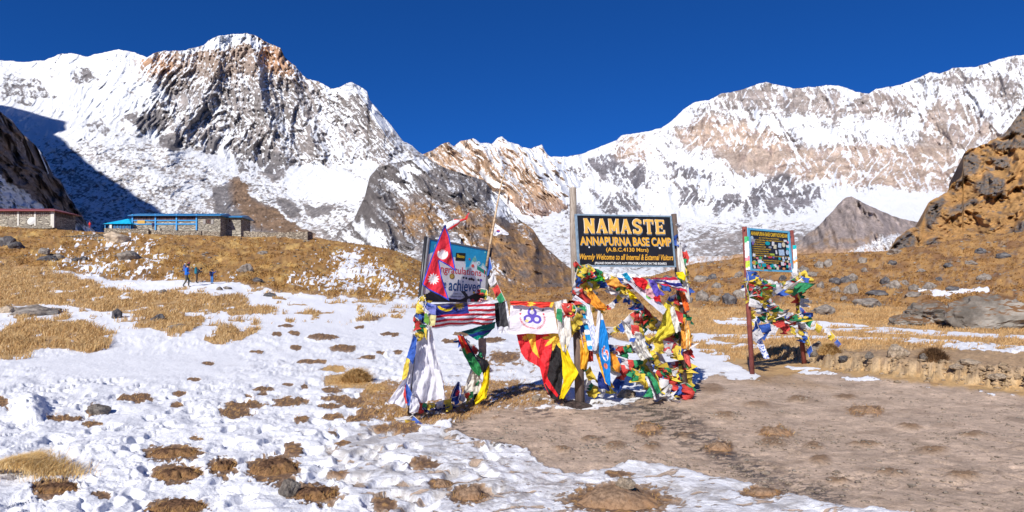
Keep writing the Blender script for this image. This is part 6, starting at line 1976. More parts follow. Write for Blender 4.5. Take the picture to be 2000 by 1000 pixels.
# ------------------------------------------------------------------ strings of prayer flags
GM = 'prayer flag strings on the welcome sign'
GL = 'prayer flag strings on the congratulations board'
GS = 'prayer flag strings on the sticker board'
yo = lambda d: (lambda x, k: Ym(x) + d)
FS = [
    ('string of prayer flags hugging the bottom edge of the welcome board', [(1130, 512), (1160, 524), (1200, 540), (1240, 546), (1290, 546), (1340, 538)], yo(-0.06), 0.17, 0.75, 1.0, 0.6, GM),
    ('prayer flags bunched at the lower left corner of the welcome board', [(1124, 508), (1136, 520), (1150, 516), (1160, 526), (1132, 532)], yo(-0.15), 0.15, 0.55, 1.2, 0.8, GM),
    ('string of prayer flags from the wooden post across under the diagonal banner', [(1130, 555), (1170, 546), (1215, 552), (1250, 590), (1290, 630), (1325, 645)], yo(0.05), 0.17, 0.7, 1.1, 0.6, GM),
    ('string wrapped down the left wooden post to its middle', [(1128, 524), (1122, 552), (1130, 580), (1116, 600), (1128, 625), (1134, 650), (1140, 680)], yo(-0.12), 0.19, 0.6, 1.2, 0.9, GM),
    ('prayer flags trailing low beside the dark post', [(1138, 665), (1146, 690), (1140, 715), (1148, 735), (1142, 760)], yo(0.05), 0.18, 0.8, 1.2, 0.9, GM),
    ('thin string of small flags looping left of the diagonal banner', [(1222, 556), (1208, 572), (1198, 588), (1180, 598), (1162, 600)], yo(0.05), 0.10, 0.8, 1.1, 0.7, GM),
    ('string of prayer flags rising from the blue banner to the middle', [(1182, 640), (1198, 640), (1216, 628), (1232, 612), (1246, 606)], yo(-0.02), 0.17, 0.85, 0.8, 0.5, GM),
    ('string of prayer flags hanging steeply in the middle of the sign', [(1228, 570), (1236, 596), (1248, 618), (1256, 645), (1262, 672), (1270, 700)], yo(0.1), 0.20, 0.6, 1.2, 0.8, GM),
    ('string of prayer flags sagging right from the middle to the right post', [(1240, 590), (1262, 606), (1285, 626), (1300, 650), (1325, 655)], yo(0.16), 0.17, 0.6, 1.3, 0.9, GM),
    ('string of prayer flags crossing behind the blue banner', [(1150, 668), (1186, 672), (1210, 676), (1236, 672), (1262, 668)], yo(0.14), 0.17, 0.6, 1.1, 0.7, GM),
    ('heavy string of prayer flags across the sign at knee height', [(1186, 690), (1215, 700), (1240, 704), (1272, 700), (1300, 708), (1336, 702)], yo(0.0), 0.23, 0.6, 1.0, 0.7, GM),
    ('heavy string of prayer flags swinging low towards the right post', [(1196, 706), (1225, 716), (1255, 726), (1290, 728), (1322, 736), (1346, 738)], yo(-0.06), 0.24, 0.6, 1.0, 0.7, GM),
    ('lowest string of prayer flags heaped before the right post', [(1268, 722), (1282, 740), (1300, 752), (1322, 752), (1340, 748), (1352, 756)], yo(-0.12), 0.25, 0.5, 1.2, 0.8, GM),
    ('string of prayer flags fluttering down the upper right post', [(1318, 432), (1323, 455), (1328, 480), (1326, 510), (1334, 540), (1336, 570)], yo(0.0), 0.17, 0.75, 1.1, 0.8, GM),
    ('string of prayer flags wrapped around the lower right post', [(1332, 575), (1328, 600), (1336, 630), (1332, 665), (1340, 700), (1342, 735)], yo(-0.02), 0.19, 0.6, 1.2, 0.8, GM),
    ('string of prayer flags bunched in the lower middle', [(1246, 650), (1262, 680), (1280, 690), (1292, 712), (1310, 722), (1326, 716)], yo(-0.1), 0.20, 0.55, 1.1, 0.7, GM),
    ('string of white and coloured flags in front of the faded red cloth', [(1276, 662), (1292, 664), (1306, 672), (1318, 668), (1330, 678)], yo(-0.3), 0.22, 0.8, 0.7, 0.4, GM),
    ('prayer flags dangling from the end of the diagonal banner', [(1298, 600), (1306, 580), (1318, 572), (1322, 590), (1312, 610)], yo(-0.1), 0.17, 0.7, 1.1, 0.7, GM),
    ('prayer flags heaped low in the middle of the sign', [(1268, 712), (1256, 730), (1276, 742), (1300, 738), (1318, 744)], yo(0.15), 0.22, 0.5, 1.2, 0.8, GM),
    ('string of prayer flags slanting to the ground behind the blue banner', [(1150, 740), (1162, 754), (1186, 760), (1200, 742), (1208, 730)], yo(0.3), 0.18, 0.8, 1.1, 0.7, GM),
    ('faded scraps of prayer flags lying before the right post', [(1312, 768), (1318, 778), (1330, 784), (1352, 784)], yo(-0.35), 0.15, 0.7, 1.4, 0.6, GM),
    ('string from the right black post slanting to the rolled red flag', [(957, 502), (962, 525), (970, 550), (980, 572), (988, 588)], 9.95, 0.16, 1.25, 0.5, 0.25, GL),
    ('red and yellow ended string on the lower right of the congratulations board', [(930, 566), (942, 564), (952, 568), (950, 590)], 9.85, 0.10, 0.9, 1.0, 0.4, GL),
    ('prayer flags bunched on the left black post below the board', [(822, 578), (814, 590), (820, 604), (808, 616), (818, 626), (808, 638), (820, 646)], 8.75, 0.15, 0.45, 1.3, 0.9, GL),
    ('prayer flags hanging at the left edge of the Malaysian flag', [(826, 576), (832, 590), (828, 604), (834, 618)], 8.6, 0.12, 0.7, 1.0, 0.6, GL),
    ('low string of prayer flags between the feet of the board', [(806, 770), (824, 786), (848, 786), (872, 780), (892, 774), (908, 768), (924, 764)], lambda x, k: 8.7 + 1.1 * k, 0.15, 1.0, 0.6, 0.25, GL),
    ('prayer flags hanging down the lower right black post', [(925, 738), (922, 756), (924, 775)], 9.9, 0.16, 0.9, 1.0, 0.4, GL),
    ('heap of prayer flags on the ground at the left black post', [(770, 817), (782, 820), (796, 818), (806, 812), (818, 822)], 8.55, 0.22, 0.5, 1.2, 0.6, GL),
    ('prayer flags behind the red and green scarf', [(900, 652), (914, 668), (930, 678), (942, 696), (950, 715)], 9.95, 0.16, 0.7, 1.2, 0.7, GL),
    ('prayer flags knotted where the white scarf meets the wooden post', [(1096, 592), (1108, 600), (1118, 592), (1126, 606), (1120, 622)], 9.65, 0.17, 0.6, 1.2, 0.8, GM),
    ('thick string of prayer flags under the sticker board', [(1461, 528), (1480, 540), (1502, 548), (1524, 552), (1542, 548), (1560, 536)], lambda x, k: 13.9 + 1.8 * k, 0.27, 0.42, 1.2, 0.8, GS),
    ('second string of prayer flags sloping from the left red post', [(1460, 540), (1476, 556), (1494, 572), (1508, 592), (1516, 606)], lambda x, k: 13.95 + 0.9 * k, 0.26, 0.42, 1.2, 0.8, GS),
    ('string of prayer flags dropping below the left red post', [(1462, 552), (1470, 572), (1484, 590), (1496, 606), (1512, 618)], lambda x, k: 13.9 + 0.8 * k, 0.22, 0.55, 1.2, 0.8, GS),
    ('long low string of prayer flags between the red posts', [(1510, 604), (1524, 614), (1542, 610), (1556, 616), (1570, 604)], lambda x, k: 14.9 + 0.9 * k, 0.27, 0.45, 1.2, 0.7, GS),
    ('prayer flags wrapped around the right red post', [(1550, 524), (1562, 530), (1564, 552), (1556, 566), (1564, 584), (1562, 604), (1568, 618)], 15.75, 0.27, 0.5, 1.2, 0.8, GS),
    ('prayer flags wrapped around the left red post', [(1458, 528), (1462, 545), (1458, 560), (1464, 580), (1462, 598)], 13.85, 0.24, 0.6, 1.1, 0.8, GS),
    ('string of prayer flags blown out to the right of the sticker board', [(1568, 602), (1580, 616), (1594, 630), (1610, 640), (1624, 648), (1640, 668)], 15.7, 0.18, 1.25, 0.6, 0.4, GS),
    ('short string of prayer flags hanging beside the right red post', [(1570, 632), (1576, 650), (1582, 668), (1588, 686)], 15.6, 0.17, 1.1, 0.7, 0.4, GS),
    ('string of prayer flags over the blue flowered scarf', [(1466, 604), (1476, 622), (1482, 640), (1492, 656)], 14.1, 0.26, 0.75, 0.9, 0.5, GS),
    ('string of prayer flags from the long low string to the right post', [(1520, 622), (1540, 634), (1556, 642), (1572, 648)], lambda x, k: 15.0 + 0.6 * k, 0.22, 0.8, 0.9, 0.5, GS),
]
for i, (lb, pts, Yf, size, pitch, cr, wild, grp) in enumerate(FS):
    flag_string(lb, pts, Yf, size, pitch, i + 1, cr, wild, grp, start=i * 2)

# ================================================================== lodges on the left hill
def stone_wall_mat(name, a, b, sx=2.6, sz=7.0):
    t = NT(name)
    co = t.coord('Object', (sx, sx, sz))
    vo = t.n('ShaderNodeTexVoronoi')
    vo.inputs['Scale'].default_value = 1.0
    t.l(co, vo.inputs['Vector'])
    v2 = t.n('ShaderNodeTexVoronoi', feature='DISTANCE_TO_EDGE')
    v2.inputs['Scale'].default_value = 1.0
    t.l(co, v2.inputs['Vector'])
    bw = t.n('ShaderNodeRGBToBW')
    t.l(vo.outputs['Color'], bw.inputs[0])
    c = t.mix(t.rng(bw.outputs[0], 0.2, 0.8), a, b)
    c = t.mix(t.rng(v2.outputs['Distance'], 0.0, 0.1), tuple(x * 0.35 for x in a), c)
    t.set(color=c, rough=0.95, spec=0.1)
    t.bump(t.rng(v2.outputs['Distance'], 0, 0.15), 0.8, 0.08)
    return t.m


lodge_stone = stone_wall_mat('lodge_stone', (0.30, 0.27, 0.23), (0.50, 0.46, 0.38), 1.2, 4.5)
dry_stone = stone_wall_mat('dry_stone', (0.20, 0.165, 0.13), (0.44, 0.38, 0.30), 2.6, 4.2)
blue_roof = plain('blue_metal_roof', (0.01, 0.16, 0.38), 0.4, 0.5, var=0.2, scale=0.6)
blue_wood = plain('bright_blue_painted_wood', (0.05, 0.28, 0.60), 0.6, var=0.15, scale=2)
red_roof = plain('red_metal_roof', (0.24, 0.06, 0.06), 0.5, 0.4, var=0.25, scale=0.8)
glass_dark = NT('dark_window_glass')
_n = glass_dark.noise(glass_dark.coord('Object'), 1.3, 4)
glass_dark.set(color=glass_dark.mix(glass_dark.rng(_n, 0.4, 0.65), (0.015, 0.012, 0.018), (0.14, 0.08, 0.07)), rough=0.45, spec=0.25)
glass_dark = glass_dark.m
white_wood = plain('white_window_paint', (0.62, 0.60, 0.55), 0.6)


def BX(px, Y):
    return (px - 1000) / F * Y


def BZ(py, Y):
    return (HY - py) / F * Y


def window_row(root, x0, x1, z0, z1, y, n, frame, glassm):
    """n panes side by side, each window a part with its pane under it"""
    w = (x1 - x0) / n
    th = 0.05
    for i in range(n):
        a = x0 + i * w
        fr = boxes('window', [((a + w / 2, y - 0.03, z1 - th / 2), (w, 0.08, th)), ((a + w / 2, y - 0.03, z0 + th / 2), (w, 0.08, th)), ((a + th / 2, y - 0.03, (z0 + z1) / 2), (th, 0.07, z1 - z0 - 2 * th)), ((a + w - th / 2, y - 0.03, (z0 + z1) / 2), (th, 0.07, z1 - z0 - 2 * th))], frame, root)
        boxes('pane', [((a + w / 2, y + 0.02, (z0 + z1) / 2), (w - th, 0.03, z1 - z0 - th))], glassm, fr)


# blue lodge
YB = 117.0
x0, x1, x2 = BX(258, YB), BX(386, YB), BX(430, YB)
zb, zt = BZ(470, YB), BZ(421, YB)
lodge = empty('blue_lodge', (x0, YB, zb), 'long stone lodge with bright blue window frames and a blue metal roof', 'building')
L0 = lodge.location.copy()
W1, W2, HT = x1 - x0, x2 - x0, zt - zb
boxes('wall', [((W2 / 2, 2.6, HT / 2), (W2, 5.0, HT))], lodge_stone, lodge)
zz = lambda py: BZ(py, YB) - L0.z
xx = lambda px: BX(px, YB) - L0.x
boxes('blue_band', [((W1 / 2, 0.03, zz(437.5)), (W1, 0.14, 0.22)), ((W1 / 2, 0.03, zz(430.5)), (W1, 0.14, 0.2))], blue_wood, lodge)
for pxx in (259, 304, 345, 384):
    boxes('blue_post', [((xx(pxx), -0.02, (zz(448) + zz(420)) / 2), (0.26, 0.18, zz(420) - zz(451)))], blue_wood, lodge)
for a, b, n in ((260.5, 302.5, 9), (305.5, 343.5, 8), (346.5, 382.5, 8)):
    window_row(lodge, xx(a), xx(b), zz(430), zz(422), 0.06, n, plain('dark_red_frame', (0.10, 0.04, 0.04)), glass_dark)
window_row(lodge, xx(403), xx(411.5), zz(436.5), zz(428), 0.06, 2, plain('brown_frame', (0.09, 0.05, 0.035)), glass_dark)
for a in (397.5, 413):
    boxes('shutter', [((xx(a + 1.5), 0.02, zz(433)), (0.5, 0.1, 0.85))], plain('grey_shutter', (0.30, 0.28, 0.27)), lodge)
boxes('signboard', [((xx(276), -0.05, zz(433.6)), (1.4, 0.05, 0.62))], plain('ochre_sign', (0.55, 0.34, 0.08)), lodge)
rv = [(-0.5, -0.6, HT + 0.02), (W2 + 0.4, -0.6, HT + 0.02), (W2 + 0.4, 2.6, HT + 0.75), (-0.5, 2.6, HT + 0.75), (-0.5, 5.8, HT + 0.02), (W2 + 0.4, 5.8, HT + 0.02),
      (-0.5, -0.6, HT - 0.12), (W2 + 0.4, -0.6, HT - 0.12), (-0.5, 5.8, HT - 0.12), (W2 + 0.4, 5.8, HT - 0.12)]
me = bpy.data.meshes.new('roof')
me.from_pydata(rv, [], [(0, 1, 2, 3), (3, 2, 5, 4), (0, 6, 7, 1), (1, 7, 9, 5, 2), (4, 5, 9, 8), (0, 3, 4, 8, 6), (6, 8, 9, 7)])
link('roof', me, blue_roof, lodge)

# stone annex to the right, set back so that the lodge shades it
YB2 = 119.6
X0 = BX(428, YB2)
annex = empty('stone_annex', (X0, YB2, BZ(470, YB2)), 'plain stone annex with one small window at the right end of the blue lodge', 'building')
A0 = annex.location.copy()
WA, HA = BX(470, YB2) - A0.x, BZ(424, YB2) - A0.z
boxes('wall', [((WA / 2, 2.3, HA / 2), (WA, 4.4, HA))], lodge_stone, annex)
window_row(annex, BX(447, YB2) - A0.x, BX(450, YB2) - A0.x, BZ(434, YB2) - A0.z, BZ(429, YB2) - A0.z, 0.06, 1, plain('brown_frame', (0.09, 0.05, 0.035)), glass_dark)
rv = [(-0.1, -0.5, HA + 0.02), (WA + 0.5, -0.5, HA + 0.02), (WA + 0.5, 2.2, HA + 0.6), (-0.1, 2.2, HA + 0.6), (-0.1, 5.0, HA + 0.02), (WA + 0.5, 5.0, HA + 0.02),
      (-0.1, -0.5, HA - 0.12), (WA + 0.5, -0.5, HA - 0.12), (-0.1, 5.0, HA - 0.12), (WA + 0.5, 5.0, HA - 0.12)]
me = bpy.data.meshes.new('roof')
me.from_pydata(rv, [], [(0, 1, 2, 3), (3, 2, 5, 4), (0, 6, 7, 1), (1, 7, 9, 5, 2), (4, 5, 9, 8), (0, 3, 4, 8, 6), (6, 8, 9, 7)])
link('roof', me, blue_roof, annex)

# blue tent roofed shelter
YT = 116.0
sx0, sx1 = BX(205, YT), BX(257, YT)
sh = empty('blue_shelter', (sx0, YT, BZ(462, YT)), 'small glazed shelter with a bright blue hipped roof left of the blue lodge', 'building')
S0 = sh.location.copy()
WS = sx1 - sx0
he, hr = BZ(437.5, YT) - S0.z, BZ(425, YT) - S0.z
rv = [(-0.3, -0.3, he), (WS + 0.1, -0.3, he), (WS + 0.1, 4.0, he), (-0.3, 4.0, he), (WS * 0.68, 1.6, hr), (WS * 0.72, 2.2, hr)]
me = bpy.data.meshes.new('roof')
me.from_pydata(rv, [], [(0, 1, 4), (1, 2, 5, 4), (2, 3, 5), (3, 0, 4, 5), (0, 3, 2, 1)])
link('roof', me, plain('cyan_roof', (0.01, 0.36, 0.62), 0.5, var=0.3, scale=1.2), sh)
boxes('wall', [((WS * 0.5, 1.9, he * 0.5), (WS * 0.8, 3.4, he - 0.1))], plain('shelter_wall', (0.06, 0.12, 0.22)), sh)
for k in range(7):
    boxes('window_bar', [((WS * (0.22 + 0.12 * k), 0.15, he - 0.75), (0.07, 0.1, 1.4))], blue_wood, sh)
boxes('corner_post', [((0.05, 0.0, he / 2), (0.12, 0.12, he))], blue_wood, sh)
boxes('corner_post', [((WS * 0.22, 0.0, he / 2), (0.42, 0.12, he))], white_wood, sh)

# low dry stone walls in front of the lodges
def dry_wall(label, a, b, h, th=0.5):
    A, B = P(*a), P(*b)
    d = (B - A)
    n = max(2, int(d.length / 0.5))
    V, Fc = [], []
    nn = Vector((-d.y, d.x, 0)).normalized() * th / 2
    for i in range(n + 1):
        p = A + d * i / n
        top = h * (1 + 0.05 * math.sin(i * 1.7) + 0.04 * math.sin(i * 4.1))
        for q, z in ((-nn, -1.5), (-nn * 0.85, top), (nn * 0.85, top), (nn, -1.5)):
            V.append(tuple(p + q + Vector((0, 0, z)) - A))
    for i in range(n):
        for k in range(3):
            Fc.append((i * 4 + k, (i + 1) * 4 + k, (i + 1) * 4 + k + 1, i * 4 + k + 1))
    Fc += [(0, 1, 2, 3), (n * 4 + 3, n * 4 + 2, n * 4 + 1, n * 4)]
    me = bpy.data.meshes.new('dry_stone_wall')
    me.from_pydata(V, [], Fc)
    link('dry_stone_wall', me, dry_stone, label=label, cat='wall', loc=A)


dry_wall('dry stone terrace wall under the blue hipped shelter', (205, 457, 113), (291, 459, 113), 1.05)
dry_wall('dry stone terrace wall under the windows of the blue lodge', (292, 460, 113.5), (394, 462, 113.5), 0.95)
dry_wall('dry stone wall in front of the stone end of the blue lodge', (396, 466, 112.5), (431, 469, 112.5), 1.4)
dry_wall('long low dry stone wall running right from the annex', (478, 464, 115), (548, 468, 110), 1.2)
dry_wall('rounded dry stone pen at the right end of the low wall', (545, 470, 107), (606, 468, 106), 1.3, 2.0)
dry_wall('short dry stone wall on the slope left of the shelter', (120, 466, 100), (205, 460, 104), 0.35)


# red roofed lodge at the far left
YR = 118.0
rl_ = empty('red_lodge', (BX(-60, YR), YR, BZ(446, YR)), 'low stone lodge with a red metal roof and white corner posts at the far left', 'building')
B0 = rl_.location.copy()
xr = lambda px: BX(px, YR) - B0.x
zr = lambda py: BZ(py, YR) - B0.z
WR = xr(104)
boxes('wall', [((WR / 2, 3.0, zr(413) / 2), (WR, 6.0, zr(413)))], lodge_stone, rl_)
for a in (-30, 36, 69, 101):
    boxes('white_post', [((xr(a), -0.02, (zr(412) + zr(441)) / 2), (0.28, 0.16, zr(412) - zr(441)))], white_wood, rl_)
for a, b, n in ((-26, 6, 6), (9, 34.5, 6), (38, 67.5, 7), (70.5, 99.5, 7)):
    window_row(rl_, xr(a), xr(b), zr(421.5), zr(413.5), 0.06, n, plain('maroon_frame', (0.12, 0.05, 0.05)), glass_dark)
# end wall windows
for k in range(8):
    y = 0.7 + 0.62 * k
    boxes('end_window', [((WR + 0.02, y, (zr(413.5) + zr(422)) / 2), (0.06, 0.5, 0.75))], glass_dark, rl_)
boxes('corner_post', [((WR + 0.05, 0.03, zr(428)), (0.3, 0.3, zr(411) - zr(444)))], white_wood, rl_)
hR, ht2 = zr(412), zr(407.6)
rv = [(-2, -0.8, hR), (WR + 0.9, -0.8, hR), (WR - 2.2, 3.0, ht2 + 0.45), (-2, 3.0, ht2 + 0.45), (-2, 6.8, hR), (WR + 0.9, 6.8, hR), (-2, -0.8, hR - 0.12), (WR + 0.9, -0.8, hR - 0.12), (-2, 6.8, hR - 0.12), (WR + 0.9, 6.8, hR - 0.12)]
me = bpy.data.meshes.new('roof')
me.from_pydata(rv, [], [(0, 1, 2, 3), (1, 5, 2), (3, 2, 5, 4), (0, 6, 7, 1), (1, 7, 9, 5), (4, 5, 9, 8), (0, 3, 4, 8, 6), (6, 8, 9, 7)])
link('roof', me, red_roof, rl_)
# dish and red umbrella
dish = empty('satellite_dish', P(61, 441, 114), 'tilted pale satellite dish standing before the red roofed lodge', 'dish')
V = [(0.75 * r * math.cos(a), 0.25 * r * r - 0.2 + 0.25 * r * math.sin(a), 0.75 * r * math.sin(a) + 0.9) for r in (0.02, 0.5, 1.0) for a in [i * math.pi / 8 for i in range(16)]]
me = bpy.data.meshes.new('dish_bowl')
me.from_pydata(V, [], [(r * 16 + i, r * 16 + (i + 1) % 16, (r + 1) * 16 + (i + 1) % 16, (r + 1) * 16 + i) for r in range(2) for i in range(16)])
link('dish_bowl', me, plain('pale_dish', (0.6, 0.6, 0.58)), dish)
link('dish_stand', tube_mesh('dish_stand', [Vector((0, 0, -0.2)), Vector((0, 0, 0.9))], 0.05), black_steel, dish)

# ================================================================== people
skin_m = plain('skin', (0.42, 0.24, 0.16), 0.6)


def person(label, foot, h, face, pose, cols, pack=None, group=None):
    """a hiker: one skinned body, painted by height; face = heading in degrees (0 = away from the camera, 90 = to the right)"""
    k = h / 1.75
    J = dict(pelvis=(0, 0, .95), spine=(0, .02, 1.18), chest=(0, .03, 1.38), neck=(0, .04, 1.52), head=(0, .06, 1.64), crown=(0, .05, 1.75),
             hipL=(-.10, 0, .90), hipR=(.10, 0, .90), kneeL=(-.12, .03, .50), kneeR=(.12, .03, .50), ankL=(-.12, -.03, .10), ankR=(.12, -.03, .10), toeL=(-.13, .16, .04), toeR=(.13, .16, .04),
             shL=(-.19, .03, 1.42), shR=(.19, .03, 1.42), elL=(-.25, .02, 1.14), elR=(.25, .02, 1.14), wrL=(-.24, .16, .92), wrR=(.24, .16, .92), haL=(-.23, .23, .86), haR=(.23, .23, .86))
    J.update(pose)
    names = list(J)
    E = [('pelvis', 'spine'), ('spine', 'chest'), ('chest', 'neck'), ('neck', 'head'), ('head', 'crown'), ('pelvis', 'hipL'), ('pelvis', 'hipR'), ('hipL', 'kneeL'), ('hipR', 'kneeR'), ('kneeL', 'ankL'), ('kneeR', 'ankR'),
         ('ankL', 'toeL'), ('ankR', 'toeR'), ('chest', 'shL'), ('chest', 'shR'), ('shL', 'elL'), ('shR', 'elR'), ('elL', 'wrL'), ('elR', 'wrR'), ('wrL', 'haL'), ('wrR', 'haR')]
    Rd = dict(pelvis=.15, spine=.14, chest=.16, neck=.065, head=.105, crown=.07, hipL=.105, hipR=.105, kneeL=.07, kneeR=.07, ankL=.05, ankR=.05, toeL=.045, toeR=.045, shL=.085, shR=.085, elL=.06, elR=.06, wrL=.045, wrR=.045, haL=.035, haR=.035)
    me = bpy.data.meshes.new('body_skeleton')
    me.from_pydata([tuple(c * k for c in J[n]) for n in names], [(names.index(a), names.index(b)) for a, b in E], [])
    ob = bpy.data.objects.new('body_tmp', me)
    COL.objects.link(ob)
    ob.modifiers.new('skin', 'SKIN').use_smooth_shade = True
    for i, n in enumerate(names):
        r = Rd[n] * k
        me.skin_vertices[0].data[i].radius = (r, r)
    me.skin_vertices[0].data[0].use_root = True
    ob.modifiers.new('sub', 'SUBSURF').levels = 1
    dg = bpy.context.evaluated_depsgraph_get()
    dg.update()
    m2 = bpy.data.meshes.new_from_object(ob.evaluated_get(dg))
    bpy.data.objects.remove(ob)
    m2.materials.clear()
    jacket, trousers, boots, hat = [plain('garment_%d_%d_%d' % tuple(int(c * 99) for c in q), q, 0.85) for q in cols]
    for m_ in (jacket, trousers, boots, skin_m):
        m2.materials.append(m_)
    hands = [Vector(J['haL']) * k, Vector(J['haR']) * k]
    headp = Vector(J['head']) * k
    zhip = J['pelvis'][2] * k
    for p in m2.polygons:
        c = p.center
        zl = c.z
        if min((c - q).length for q in hands) < 0.09 * k or (c - headp).length < 0.15 * k and zl > J['neck'][2] * k:
            p.material_index = 3
        elif zl < 0.14 * k:
            p.material_index = 2
        elif zl < zhip - 0.03 * k and abs(c.x) < 0.22 * k:
            p.material_index = 1
    root = empty('person', foot, label, 'person', group, R(-face))
    b = link('body', m2, None, root)
    import bmesh
    bm = bmesh.new()
    bmesh.ops.create_icosphere(bm, subdivisions=2, radius=0.128 * k)
    hc = Vector(J['crown']) * k
    for v in list(bm.verts):
        v.co.z = v.co.z * 0.8
        v.co += hc - Vector((0, 0.015, 0.03)) * k
    hm = bpy.data.meshes.new('hat')
    bm.to_mesh(hm)
    bm.free()
    link('hat', hm, hat, root)
    return root


def backpack(label, person_root, h, col, at=(0, -0.24, 1.2), sz=(0.34, 0.24, 0.56), tilt=0):
    import bmesh
    k = h / 1.75
    M = Matrix.Translation(person_root.location) @ Matrix.Rotation(person_root.rotation_euler.z, 4, 'Z')
    root = empty('backpack', M @ (Vector(at) * k), label, 'backpack', None, person_root.rotation_euler.z)
    bm = bmesh.new()
    bmesh.ops.create_cube(bm, size=1)
    for v in bm.verts:
        v.co.x *= sz[0] * k * (0.85 if v.co.z > 0 else 1)
        v.co.y *= sz[1] * k * (0.8 if v.co.z > 0 else 1)
        v.co.z *= sz[2] * k
    bmesh.ops.bevel(bm, geom=bm.edges[:], offset=0.06 * k, segments=2, affect='EDGES')
    me = bpy.data.meshes.new('pack_bag')
    bm.to_mesh(me)
    bm.free()
    link('pack_bag', me, plain('pack_%d_%d_%d' % tuple(int(c * 99) for c in col), col), root)
    link('lid', tube_mesh('lid', [Vector((-sz[0] * .42 * k, 0, sz[2] * .54 * k)), Vector((sz[0] * .42 * k, 0, sz[2] * .54 * k))], 0.09 * k, 8), plain('pack_lid_%d_%d_%d' % tuple(int(c * 99) for c in col), tuple(c * 0.6 for c in col)), root)
    for sx in (-0.12, 0.12):
        link('strap', tube_mesh('strap', [Vector((sx * k, sz[1] * .4 * k, -.2 * k)), Vector((sx * k, sz[1] * .5 * k + .02, 0.26 * k))], 0.02 * k, 5), black_steel, root)


def gfoot(px, py):
    g = ground_at(px, py, 20)
    return g


walk = dict(kneeL=(-.10, .16, .52), ankL=(-.10, .14, .10), toeL=(-.10, .32, .05), kneeR=(.10, .0, .50), ankR=(.10, -.22, .12), toeR=(.10, -.06, .04), elL=(-.24, -.04, 1.14), wrL=(-.22, .18, 1.02), haL=(-.20, .25, 1.02),
            elR=(.24, .04, 1.14), wrR=(.20, .24, 1.06), haR=(.16, .30, 1.08), head=(0, .13, 1.62), crown=(0, .14, 1.73), neck=(0, .09, 1.50), chest=(0, .06, 1.37))
hikers = 'hikers on the snowy path'
f1 = gfoot(364, 562)
h1 = 1.75 * (45 / F * f1.y) / 1.75
p1_ = person('hiker in a bright blue jacket and grey trousers walking right', f1, h1, 70, walk, [(0.01, 0.13, 0.55), (0.09, 0.085, 0.075), (0.03, 0.03, 0.03), (0.015, 0.015, 0.02)], group=hikers)
f2 = gfoot(353, 556)
f2.y += 1.0
f2.z = ground_z(f2.x, f2.y)
h2 = 38 / F * f2.y
p2_ = person('hiker in yellow trousers half hidden behind the bright blue jacket', f2, h2, 60, walk, [(0.25, 0.12, 0.16), (0.70, 0.45, 0.03), (0.03, 0.03, 0.03), (0.2, 0.05, 0.06)], group=hikers)
backpack('blue and grey backpack of the hiker in yellow trousers', p2_, h2, (0.10, 0.12, 0.28))
f3 = gfoot(384, 553)
h3 = 33 / F * f3.y
bend = dict(spine=(0, .10, 1.14), chest=(0, .20, 1.30), neck=(0, .30, 1.41), head=(0, .38, 1.48), crown=(0, .44, 1.56), shL=(-.19, .2, 1.33), shR=(.19, .2, 1.33), elL=(-.22, .36, 1.12), elR=(.22, .36, 1.12), wrL=(-.14, .5, 1.22), wrR=(.14, .5, 1.22), haL=(-.06, .54, 1.3), haR=(.06, .54, 1.3))
p3_ = person('dark clothed hiker bending forward under a teal backpack', f3, h3, 75, bend, [(0.03, 0.03, 0.04), (0.08, 0.05, 0.04), (0.03, 0.03, 0.03), (0.02, 0.02, 0.02)], group=hikers)
backpack('teal backpack on the dark clothed bending hiker', p3_, h3, (0.01, 0.14, 0.20), (0, -0.05, 1.25), (0.38, 0.3, 0.6))
f4 = gfoot(414, 557)
h4 = 28 / F * f4.y
photo = dict(elL=(-.26, .12, 1.36), wrL=(-.14, .30, 1.58), haL=(-.08, .34, 1.64), elR=(.36, .10, 1.40), wrR=(.42, .22, 1.62), haR=(.40, .26, 1.70))
p4_ = person('small figure in blue raising an arm, facing away', f4, h4, 25, photo, [(0.01, 0.04, 0.20), (0.05, 0.17, 0.42), (0.1, 0.08, 0.06), (0.03, 0.02, 0.02)], group=hikers)
backpack('navy daypack of the small figure in blue', p4_, h4, (0.015, 0.02, 0.08), (0, -0.2, 1.25), (0.30, 0.18, 0.42))
f5 = P(175, 446, 113)
p5_ = person('tiny person in red standing between the two lodges', f5, 1.2, 0, {}, [(0.65, 0.03, 0.03), (0.3, 0.04, 0.04), (0.03, 0.03, 0.03), (0.5, 0.05, 0.05)])
f6 = P(299, 449, 115.6)
person('person in navy standing at the blue lodge wall', f6, 1.5, 160, {}, [(0.02, 0.03, 0.12), (0.03, 0.03, 0.06), (0.03, 0.03, 0.03), (0.02, 0.02, 0.02)])

# ================================================================== helicopter
HYd = 240.0
hel = empty('helicopter', P(886, 438, HYd), 'red and white helicopter flying low past the dark spur', 'helicopter')
hs_ = HYd / F
redm = plain('helicopter_red', (0.58, 0.02, 0.02), 0.3, 0.5)
whm = plain('helicopter_white', (0.75, 0.75, 0.76), 0.3, 0.5)
hp = lambda px, py, dy=0.0: P(px, py, HYd + dy) - hel.location
link('cabin', tube_mesh('cabin', [hp(866, 450), hp(868, 448), hp(873, 444), hp(880, 439), hp(887, 435), hp(893, 433), hp(898, 431)], [0.1, 0.7, 1.15, 1.3, 1.2, 0.9, 0.45], 14), whm, hel)
link('belly', tube_mesh('belly', [hp(872, 449), hp(880, 444.5), hp(890, 438), hp(897, 433)], [0.5, 0.85, 0.8, 0.45], 12), redm, hel)
link('tail_boom', tube_mesh('tail_boom', [hp(893, 433), hp(902, 430), hp(911, 427.5)], [0.55, 0.4, 0.28], 10), redm, hel)
link('engine_cowling', tube_mesh('engine_cowling', [hp(882, 433), hp(889, 430.5), hp(896, 430)], [0.3, 0.6, 0.35], 10), redm, hel)
